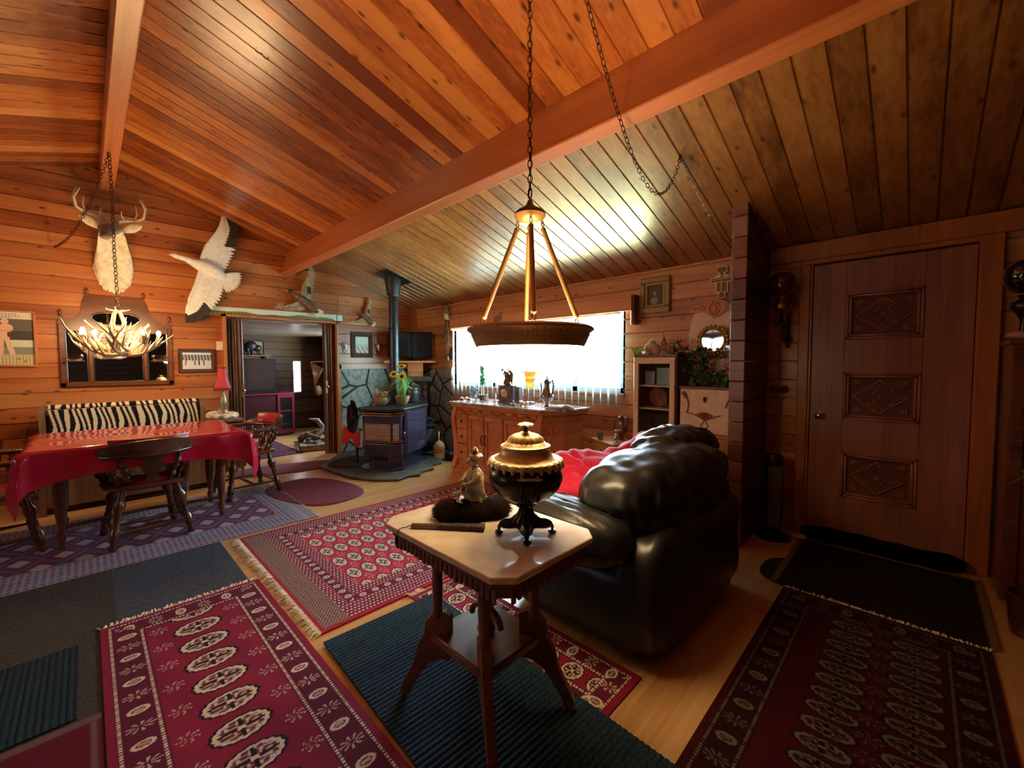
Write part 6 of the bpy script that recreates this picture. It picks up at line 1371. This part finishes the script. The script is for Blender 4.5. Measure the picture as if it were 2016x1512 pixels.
# ================================================================= DOOR SIDE
t=thing('oil_lamp_sconce','wall oil lamp with dark red globe shade on a bracket, left of the carved door','wall lamp',(3.65,.752,1.60))
MB().lathe([(.022,.075),(.05,.095),(.066,.105),(.066,.135),(.04,.155),(.02,.165)],20).build('font',m_brass,t,smooth=50)
MB().lathe([(.03,.165),(.04,.175),(.03,.19),(.035,.20)],16).build('burner',m_brass,t,smooth=50)
MB().lathe([(.035,.205),(.068,.225),(.088,.27),(.090,.30),(.078,.345),(.04,.375),(.030,.378)],28).build('globe_shade',flat('ruby_glass',(.10,.004,.02),.06,coat=1),t,smooth=60)
MB().lathe([(.020,.20),(.022,.30),(.018,.40),(.018,.49),(.016,.49),(.016,.30)],16).build('chimney',m_glass,t,smooth=60)
mb=MB(); mb.lathe([(.012,0),(.03,.01),(.012,.02),(.010,.075)],12); mb.tube([(.0,0,.01),(.05,-.01,-.02),(.10,-.02,-.01),(.15,-.02,.0)],.006,7)
mb.tube([(.12,-.02,.08),(.12,-.02,-.18)],.008,7)
for k in range(5): mb.tube([(.10,-.03+.012*k,.0),(.10,-.035+.014*k,-.10-.02*(k%2))],.003,5)
mb.lathe([(.03,0),(.02,-.03),(.005,-.05)],10,T(.11,-.02,-.10)); mb.build('bracket',m_bronze,t,smooth=50)
mb=MB(); mb.cyl((3.797,.79,.53),(3.797,.79,1.09),.007,n=8); mb.cyl((3.797,.77,.53),(3.797,.77,1.06),.007,n=8); mb.cyl((3.797,.785,1.12),(3.797,.785,1.58),.007,n=8); o=mb.build('conduit',flat('conduit_brown',(.42,.20,.11),.5)); tag(o,'brown electrical conduit running down the logs beneath the wall lamp','conduit')
for lab,y in (('round dark switch on the logs, the left of two',.82),('round dark switch on the logs, nearer the carved door',.752)):
    t=thing('light_switch',lab,'switch',(3.808,y,1.10),WR); MB().lathe([(.030,0),(.030,.012),(.024,.018)],18,T(0,0,0)@Matrix.Rotation(PI/2,4,'X')).build('plate',m_mah,t,smooth=50); MB().box(-.004,.004,-.028,-.018,-.008,.010).build('toggle',m_black,t)
# heater tower
t=thing('tower_heater','slim black tower heater with grey grille at the foot of the stub wall','heater',(3.57,.755,0),math.radians(-68))
MB().lathe([(.115,0),(.115,.012),(.05,.03)],22).build('base',m_black,t,smooth=40)
mb=MB(); R=[]
for z,k in ((.02,.6),(.06,.8),(.20,.95),(.55,1),(.60,.95),(.625,.7)): R.append([(.065*k*math.cos(u),.055*k*math.sin(u)+.01,z) for u in np.linspace(0,2*PI,21)[:-1]])
mb.rings(R); mb.build('housing',m_black,t,smooth=50)
mb=MB(); R=[]
for z,k in ((.09,.5),(.11,.8),(.54,1)): R.append([(-.05*k,-.035,z),(-.045*k,-.052,z),(.045*k,-.052,z),(.05*k,-.035,z)])
mb.rings(R); mb.build('grille',flat('heater_grille',(.14,.14,.155),.5,ns=200,var=.5),t)
o=MB().sph((0,0,.02),.03,.045,.016,10,6,nz=.4).build('paper_scrap',m_white,smooth=60); o.location=(3.66,.60,.0); tag(o,'small white crumpled scrap on the floor beside the tower heater','paper')
# cabinet at far right with lamp, shells, leaves
t=thing('corner_cabinet','tall dark wooden cabinet at the right photo edge next to the door','cabinet',(3.44,-.62,0),WR)
MB().box(-.275,.30,-.02,.345,.02,1.40,b=.004).build('carcass',m_mah,t); MB().box(-.285,.31,-.035,.345,1.40,1.425,b=.005).build('top',m_mah,t)
mb=MB()
for q in ((-.27,-.22,.04,1.38),(.24,.29,.04,1.38),(-.22,.24,1.32,1.38),(-.22,.24,.66,.74),(-.22,.24,.04,.12)): mb.box(q[0],q[1],-.035,-.02,q[2],q[3],b=.004)
mb.build('door_frame',m_mah,t); mb=MB(); mb.tube([(-.24,-.04,.98),(-.24,-.06,1.0),(-.24,-.06,1.04),(-.24,-.04,1.06)],.005,6); mb.build('door_pull',m_brass,t)
t=thing('oil_lamp','dark globe oil lamp standing on the cabinet at the right photo edge','lamp',(3.55,-.395,1.426)); MB().lathe([(.05,0),(.055,.01),(.02,.03),(.015,.10),(.03,.14),(.055,.17),(.05,.20),(.02,.22),(.03,.24)],18).build('base',m_bronze,t,smooth=50); MB().lathe([(.035,.25),(.07,.275),(.09,.33),(.085,.38),(.05,.42),(.02,.43)],24).build('globe_shade',flat('dark_globe',(.015,.006,.008),.05,coat=1),t,smooth=60)
for k,(lab,y,x,s_) in enumerate((('pinkish conch shell lying on the right cabinet top',-.375,3.44,.035),('second pale shell piece behind the conch on the cabinet',-.43,3.45,.028))):
    o=MB().sph((0,0,s_*.6),s_*1.1,s_*1.4,s_*.7,12,7,nz=.5,ns=2,seed=k).build('seashell',flat('shell_pink',(.60,.38,.30),.4),smooth=60); o.location=(x,y,1.425); tag(o,lab,'shell')
t=thing('houseplant','green pointed leaves reaching in at the right photo edge','plant',(3.10,-.42,.0)); mb=MB(); 
for a,b,c in (((0,-.05,.85),(.0,.06,.93),(.02,.135,.93)),((0,-.05,.85),(-.06,.0,.88),(-.1,.07,.80)),((0,-.05,.85),(.05,-.1,.95),(.1,-.14,.9)),((0,-.05,.80),(-.05,.02,.80),(-.02,.10,.72))): blade(mb,a,b,c,.022)
mb.build('leaves',flat('houseplant_leaf',(.10,.22,.09),.4,var=.4,ns=20),t); MB().lathe([(.07,0),(.09,.18),(.095,.20),(.08,.20),(.06,.16)],18).build('pot',m_dark,t,smooth=50); MB().tube([(0,0,.16),(.01,-.02,.5),(0,-.05,.86)],.008,7).build('stem',m_green,t,smooth=60)
# ================================================================= SOFA
m_lea=flat('black_leather',(.016,.018,.018),.38,coat=.12,ns=6,var=.3,bump=0,spec=.6)
def leather(): 
    m=m_lea; N=m.node_tree.nodes; L=m.node_tree.links; B=N['Principled BSDF']
    tc=N.new('ShaderNodeTexCoord'); n1=N.new('ShaderNodeTexNoise'); n1.inputs['Scale'].default_value=170; L.new(tc.outputs['Object'],n1.inputs['Vector'])
    bp=N.new('ShaderNodeBump'); bp.inputs['Strength'].default_value=.15; bp.inputs['Distance'].default_value=.002; L.new(n1.outputs[0],bp.inputs['Height']); L.new(bp.outputs[0],B.inputs['Normal']); B.inputs['Coat Roughness'].default_value=.3
leather()
sf=thing('loveseat','puffy black leather loveseat with its back to the camera, seam across the top pad','sofa',(2.13,1.20,0))
def puff(mb,c,rx,ry,rz,M=None,e=.75,wr=.012,axis=0,fr=26,n=96,m=40,seam=None,seed=0):
    """cushion with gathered wrinkles running away from its seam"""
    sg=lambda v,p: math.copysign(abs(v)**p,v); R=[]
    for i in range(m+1):
        th=-PI/2+PI*min(max(i/m,.003),.997); row=[]
        for j in range(n):
            ph=2*PI*j/n; x,y,z=sg(math.cos(th),e)*sg(math.cos(ph),e),sg(math.cos(th),e)*sg(math.sin(ph),e),sg(math.sin(th),e)
            k=1
            q=noise.noise(Vector((x*7+seed,y*2.2,z*2.0)))*wr*2.0
            if seam is not None:
                d=abs(z-seam); sd=-.028*math.exp(-(d/.035)**2); g=.9*wr*math.sin(x*fr+3*noise.noise(Vector((x*3,z*2,seed))))*math.exp(-(d/.40)**2)*(y<.2); q+=sd+g
            row.append((c[0]+x*(rx+q),c[1]+y*(ry+q),c[2]+z*(rz+q)))
        R.append(row)
    mb.rings(R,M=M)
# base and outer back (local: x -.58..+.59, y -.50 (camera side)..+.42)
mb=MB(); puff(mb,(0,-.02,.235),.59,.46,.215,e=.35,wr=.004,n=80,m=28); mb.build('base',m_lea,sf,smooth=180)
mb=MB(); puff(mb,(.01,-.36,.30),.585,.13,.29,Matrix.Identity(4),e=.45,wr=.006,n=80,m=36); mb.build('outer_back',m_lea,sf,smooth=180)
mb=MB(); puff(mb,(0,0,0),.50,.225,.205,T(-.07,-.25,.665)@rotz(math.radians(-8))@Matrix.Rotation(math.radians(-3),4,'Y'),e=.72,wr=.008,seam=.0,seed=1,fr=62,n=160,m=56); mb.build('back_cushion',m_lea,sf,smooth=180)
mb=MB(); puff(mb,(0,0,0),.34,.17,.16,T(.32,-.17,.765)@rotz(math.radians(-6)),e=.74,wr=.009,seam=.0,seed=5,fr=50,n=120,m=44); mb.build('back_cushion',m_lea,sf,smooth=180)
mb=MB(); puff(mb,(-.575,.04,.535),.15,.40,.13,e=.7,wr=.006,seed=7,n=64,m=30); mb.build('armrest',m_lea,sf,smooth=180)
mb=MB(); puff(mb,(.60,.10,.56),.13,.36,.125,e=.7,wr=.006,seed=9,n=64,m=30); mb.build('armrest',m_lea,sf,smooth=180)
mb=MB(); puff(mb,(-.2,.18,.50),.30,.30,.10,e=.6,wr=.010,seed=11,n=64,m=30); mb.build('seat_cushion',m_lea,sf,smooth=180)
mb=MB(); puff(mb,(.28,.18,.50),.26,.30,.10,e=.6,wr=.010,seed=12,n=64,m=30); mb.build('seat_cushion',m_lea,sf,smooth=180)
mb=MB(); P=[]
for i in range(41):
    u=math.radians(-172+164*i/40); e_=.72; sg_=lambda v: math.copysign(abs(v)**e_,v)
    P.append((.478*sg_(math.cos(u)),.203*sg_(math.sin(u)),.003*math.sin(i*1.3)))
mb.tube(P,.0042,6); o=mb.build('seam_piping',m_blackg,sf); o.matrix_local=T(-.07,-.25,.665)@rotz(math.radians(-8))@Matrix.Rotation(math.radians(-3),4,'Y')
pl=MB(); puff(pl,(0,0,0),.30,.22,.10,T(1.92,1.34,.66)@rotz(-.15)@Matrix.Rotation(.25,4,'X')@Matrix.Rotation(-.12,4,'Y'),e=.7,wr=.012,seed=21,n=64,m=30); o=pl.build('red_cushion',m_red,smooth=180); tag(o,'bright red cushion leaning on the loveseat seat behind the urn','cushion')
# throw
nx,ny=40,16; vs=[]
for j in range(ny+1):
    for i in range(nx+1):
        u,v=i/nx,j/ny; x=2.08+.64*u; y=1.22+.30*v-.05*u; z=.70+.10*u**1.5+.075*math.sin(PI*v)-.10*v*v+.012*math.sin(14*u+6*v)+.010*math.sin(23*u-9*v); vs.append((x,y,z))
mb=MB(); mb.add(vs,[(j*(nx+1)+i,j*(nx+1)+i+1,(j+1)*(nx+1)+i+1,(j+1)*(nx+1)+i) for j in range(ny) for i in range(nx)]); o=mb.build('red_throw',m_red,smooth=180); s_=o.modifiers.new('s','SOLIDIFY'); s_.thickness=.03; s_.offset=-1; tag(o,'bright red throw folded along the loveseat seat beyond the back pads','throw')
# ================================================================= MARBLE TABLE
mt=thing('marble_table','carved walnut parlour table with cream octagonal marble top in the foreground','table',(1.0165,1.135,.018)); mt.scale=(1,1,.9743)
hx,hy,cf=.245,.345,.055
oct_=lambda a,b,c:[(-a+c,-b),(a-c,-b),(a,-b+c),(a,b-c),(a-c,b),(-a+c,b),(-a,b-c),(-a,-b+c)]
MB().prism(oct_(hx,hy,cf),.678,.70).build('marble_top',m_marble,mt,bev=.005)
m_wal=wood('walnut_table',(.08,.027,.012),(.18,.066,.030),(.28,.11,.055),0,2,.5,0,knots=0,pv=.1,rough=.35,coat=.3)
mb=MB(); mb.prism(oct_(hx-.018,hy-.018,cf),.655,.678); mb.prism(oct_(hx-.035,hy-.035,cf),.61,.655)
for k in range(22):
    y=-.27+.54*k/21
    for sx in (-1,1): mb.box(sx*(hx-.034)-.003,sx*(hx-.034)+.003,y-.008,y+.008,.600+.008*abs(math.sin(k*.45)),.645)
for k in range(14):
    x=-.17+.34*k/13
    for sy in (-1,1): mb.box(x-.008,x+.008,sy*(hy-.034)-.003,sy*(hy-.034)+.003,.600+.008*abs(math.sin(k*.5)),.645)
mb.build('apron',m_wal,mt)
for sx,sy in ((-1,-1),(1,-1),(-1,1),(1,1)):
    px,py=sx*.125,sy*.13; fx,fy=sx*.185,sy*.245
    MB().turned((px,py,.35),(px,py,.612),[(.024,0),(.024,.06),(.018,.1),(.021,.5),(.018,.9),(.026,.95),(.026,1)],12).build('column',m_wal,mt,smooth=40)
    d=Vector((sx*.6,sy*1.0,0)).normalized(); mb=MB(); ang=math.atan2(d.y,d.x)
    M=T(px,py,0)@rotz(ang)@Matrix.Rotation(PI/2,4,'X')
    pr=[(-.055,.30),(-.055,.36),(-.03,.375),(.02,.36),(.045,.33),(.05,.28),(.075,.24),(.095,.16),(.125,.10),(.14,.075),(.155,.035),(.14,.018),(.115,.022),(.105,.05),(.07,.11),(.035,.16),(-.01,.185),(-.055,.19)]
    mb.prism(pr,-.016,.016,M); mb.build('leg',m_wal,mt,bev=.003)
    q=T(px,py,0)@rotz(ang); e=q@Vector((.142,0,.016)); MB().sph(e,.015,.015,.0155,10,7).build('caster',m_brass,mt,smooth=60)
mb=MB(); mb.box(-.15,.15,-.16,.16,.25,.285,b=.006); mb.lathe([(.02,.285),(.035,.30),(.02,.33),(.008,.36)],12); mb.tube([(0,.16*math.cos(u)*.5,.33+.06*math.sin(u)) for u in np.linspace(0,PI,11)],.012,6); mb.build('lower_platform',m_wal,mt,smooth=40)
ZM=.7005
# samovar urn
ur=thing('samovar_urn','dark bronze lidded urn with gilt rim and four scroll feet on the marble table','urn',(1.071,.982,ZM),math.radians(10))
m_ub=flat('urn_bronze',(.045,.036,.032),.28,.75,ns=8,var=.4); m_ug=flat('urn_gilt',(.70,.53,.29),.42,.55,ns=25,var=.4,bump=.15)
MB().lathe([(.050,.048),(.046,.056),(.032,.068),(.024,.084),(.022,.096),(.034,.102),(.036,.110),(.024,.115),(.026,.124)],84,lobes=14,amp=.07).build('stem',m_ub,ur,smooth=50)
MB().lathe([(.024,.118),(.055,.123),(.090,.140),(.118,.168),(.131,.200),(.129,.224),(.115,.244),(.102,.254),(.102,.262)],44).build('bowl',m_ub,ur,smooth=50)
mb=MB(); n=26
R=[]
for r,z,a in ((.100,.262,0),(.112,.256,0),(.127,.250,.0),(.134,.256,.018),(.131,.266,.012),(.118,.272,0),(.112,.272,0)): R.append([(r*(1+a*math.cos(n*u))*math.cos(u),r*(1+a*math.cos(n*u))*math.sin(u),z-a*.22*math.cos(n*u)) for u in np.linspace(0,2*PI,209)[:-1]])
mb.rings(R)
for k in range(n): u=2*PI*k/n; mb.sph((.129*math.cos(u),.129*math.sin(u),.249),.008,.008,.010,7,5)
mb.build('gadrooned_rim',m_ug,ur,smooth=50)
lidp=MB().lathe([(.112,.272),(.098,.279),(.088,.292),(.085,.305),(.089,.309),(.087,.316),(.074,.321),(.066,.330)],40).build('lid',m_ug,ur,smooth=50)
mb=MB(); mb.lathe([(.066,.330,0),(.060,.342,.03),(.045,.352,.05),(.028,.357,.03),(.024,.358,0)],80,lobes=20); mb.lathe([(.024,.358),(.018,.362),(.006,.364)],20); mb.build('lid_dome',m_ug,lidp,smooth=50)
MB().lathe([(.010,.362),(.006,.372),(.010,.380)],12).build('knob_stem',m_ub,lidp,smooth=50)
mb=MB(); mb.lathe([(.008,.379,0),(.020,.382,.12),(.027,.388,.14),(.020,.393,.1),(.004,.396,0)],40,lobes=8); mb.build('lid_knob',m_ug,lidp,smooth=50)
for k in (0,1):
    a=math.radians(-142+180*k) ; mb=MB(); M=rotz(a)
    for s_ in (-1,1):
        mb.tube([M@Vector((.118,s_*.026,.172)),M@Vector((.134,s_*.026,.19)),M@Vector((.132,s_*.026,.226))],[.007,.005,.0035],8); mb.sph(M@Vector((.126,s_*.026,.168)),.008,.010,.016,8,6)
    h=mb.build('handle_bracket',m_ub,ur,smooth=60)
    mb=MB(); mb.tube([M@Vector((.132,y,.228)) for y in (-.042,-.03,-.026,-.01,.01,.026,.03,.042)],[.002,.004,.006,.0045,.0045,.006,.004,.002],8); 
    for s_ in (-1,1): mb.sph(M@Vector((.132,s_*.026,.236)),.005,n=8,m=6)
    mb.build('handle_bar',m_ug,h,smooth=60)
mb=MB(); R=[]
for k_,z in ((.80,.020),(.97,.024),(1.0,.032),(.86,.042),(.66,.050),(.60,.052)):
    row=[]
    for u in np.linspace(0,2*PI,97)[:-1]:
        c_=max(0,math.cos(4*(u-math.radians(35)))*.5+.5)**1.6; r=k_*(.048+.044*c_); row.append((r*math.cos(u),r*math.sin(u),z+.006*(1-c_)*(z<.03)))
    R.append(row)
mb.rings(R); mb.build('base',m_ub,ur,smooth=50)
for k in range(4):
    a=math.radians(35+90*k); M=rotz(a); mb=MB(); mb.tube([M@Vector(p) for p in ((.050,0,.046),(.072,0,.044),(.088,0,.036),(.095,0,.024),(.094,0,.015))],[.014,.013,.010,.008,.006],10,flat=.8)
    mb.lathe([(.006,.014),(.014,.011),(.015,.004),(.009,0)],14,M@T(.094,0,0))
    for s_ in (-1.6,-.55,.55,1.6): mb.tube([M@Vector((.042,s_*.010,.050)),M@Vector((.066,s_*.008,.050)),M@Vector((.088,s_*.003,.040))],.0032,5)
    mb.build('foot',m_ub,ur,smooth=60)
# fur on the table + statuette + fan
m_sable=flat('sable_fur',(.012,.006,.004),1,ns=30,var=.5,bump=1,spec=.05); m_sableh=flat('sable_hair',(.022,.009,.005),.8,ns=40,var=.5,spec=.1)
furpad('fur_pelt','dark brown fur hat pelt lying on the marble table beside the urn','fur',(1.05,1.24,ZM),[(-.075,.045,.02,.07,.07,.045),(0,.0,.02,.09,.075,.050),(.07,-.02,.02,.075,.07,.042)],m_sable,m_sableh,6500,.024,math.radians(-12),.0007)
ft=thing('folding_fan','closed brown lacquered folding fan with dark tassel on the marble table','fan',(.815,1.315,ZM+.001),math.radians(-50))
mb=MB()
for k in range(9): mb.box(0,.105,-.008+.002*k,-.0065+.002*k,0,.014,rotz(.004*(k-4)))
mb.build('sticks',flat('lacquer_brown',(.13,.045,.02),.3,coat=.5),ft)
mb=MB(); mb.prism([(.10,-.011),(.27,-.018),(.27,.018),(.10,.011)],0,.016)
for k in range(14): mb.tube([(.11+.0115*k,-.010-.00045*k,.0165),(.11+.0115*k,.010+.00045*k,.0165)],.0022,4)
mb.build('leaf',flat('fan_leaf',(.045,.022,.012),.45,bump=.8,ns=90),ft)
mb=MB(); mb.tube([(.0,0,.008),(-.012,.006,.004),(-.020,-.004,.002),(-.030,-.012,.004)],.0018,5); mb.tube([(-.030,-.012,.004),(-.040,-.022,.001),(-.046,-.030,-.02)],.0018,5); mb.tube([(-.046,-.030,-.02),(-.047,-.031,-.045)],[.004,.007],7); mb.build('tassel',m_black,ft)
sx_,sy_=1.075,1.235
fg=thing('lady_statuette','small carved stone-coloured robed lady statuette standing on the dark fur','statuette',(1.065,1.25,ZM+.062),math.radians(-135+20)); fg.scale=(1.3,1.3,1.0)
m_stt=flat('statuette_stone',(.42,.31,.19),.45,ns=38,var=.6,col2=(.11,.075,.045),bump=.3,coat=.1)
mb=MB(); R=[]
for z,rx,ry,ox in ((0,.036,.030,0),(.02,.038,.032,0),(.05,.030,.026,.002),(.08,.034,.026,.0),(.105,.036,.024,-.002),(.12,.024,.018,-.003),(.128,.010,.010,-.004),(.136,.011,.011,-.004)):
    R.append([(ox+rx*(1+.09*math.sin(7*u+z*60))*math.cos(u),ry*(1+.09*math.sin(7*u+z*60))*math.sin(u),z) for u in np.linspace(0,2*PI,41)[:-1]])
mb.rings(R); mb.tube([(-.032,0,.11),(-.042,-.012,.085),(-.02,-.034,.075),(.0,-.036,.08)],[.011,.012,.008,.006],8); mb.tube([(.030,0,.11),(.040,-.01,.085),(.022,-.034,.07),(.002,-.038,.07)],[.011,.012,.008,.006],8)
mb.build('robed_body',m_stt,fg,smooth=60)
mb=MB(); mb.sph((-.004,-.004,.155),.018,.019,.023,16,12); mb.sph((-.004,-.024,.152),.003,.005,.005,8,5); mb.sph((-.011,-.0215,.158),.003,.002,.0018,6,4); mb.sph((.003,-.0215,.158),.003,.002,.0018,6,4); mb.sph((-.004,-.0225,.144),.0045,.002,.0016,6,4); mb.build('head',m_stt,fg,smooth=60)
mb=MB(); mb.sph((-.003,.004,.170),.023,.022,.016,14,9,nz=.3,ns=4); mb.sph((-.002,.002,.192),.013,.010,.014,12,8,nz=.2); mb.tube([(.022*math.cos(u)-.002,.004,.188+.018*math.sin(u)) for u in np.linspace(0,PI,11)],.0035,6); mb.build('coiled_hair',m_stt,fg,smooth=60)
mb=MB()
for k in range(9): a=2*PI*k/9; mb.sph((.0+.012*math.cos(a),-.040,.052+.011*math.sin(a)),.008,.006,.009,7,5,nz=.3)
mb.tube([(-.03,-.03,.03),(-.055,-.045,.008),(-.075,-.05,.006),(-.083,-.048,.016),(-.074,-.044,.02)],[.008,.007,.006,.005,.003],7); mb.tube([(-.03,-.04,.02),(.01,-.055,.004),(.035,-.05,.008)],[.007,.007,.004],7)
mb.build('flowers_and_scroll',m_stt,fg,smooth=60)
# pale thing at the bottom-left corner
o=MB().box(-.12,.10,-.02,.02,0,.30,b=.004).build('white_board_edge',flat('grey_white_paint',(.45,.46,.48),.5)); o.location=(-.36,2.10,.005); o.rotation_euler=(0,0,.3); tag(o,'pale upright board edge just inside the lower left photo corner','board')
# red poinsettia-like flower at the far left wall
t=thing('red_foliage','bunch of red leaves on the bench wall at the far left edge','foliage',(-.62,5.93,.72)); mb=MB(); leafset(mb,(0,0,.0),(.10,.10,.13),45,.05,8); mb.build('leaves',flat('red_leaf',(.40,.03,.02),.6,var=.5,ns=20),t); MB().lathe([(.05,-.30),(.07,-.12),(.075,-.10),(.05,-.10)],14).build('vase',m_dark,t,smooth=50)
# ---------------------------------------------------------------- groups of repeats
GR={'captains_chair':'captain\'s chairs round the dining table','duck_mount':'duck mounts over the doorway','skull_mount':'small skull mounts beside the dark picture','glass_bowl':'cut glass bowls on the mirror shelves','glass_ornament':'frosted glass ornaments on the sideboard','cameo':'cameos on the lower curio shelf','light_switch':'round switches beside the conduit','seashell':'shells on the corner cabinet','gourd_cluster':'small ornament clusters on the sideboard','carpet_runner':'flat carpet runners at the left'}
for o in list(bpy.data.objects):
    b=o.name.split('.')[0]
    if o.parent is None and 'label' in o and b in GR: o['group']=GR[b]
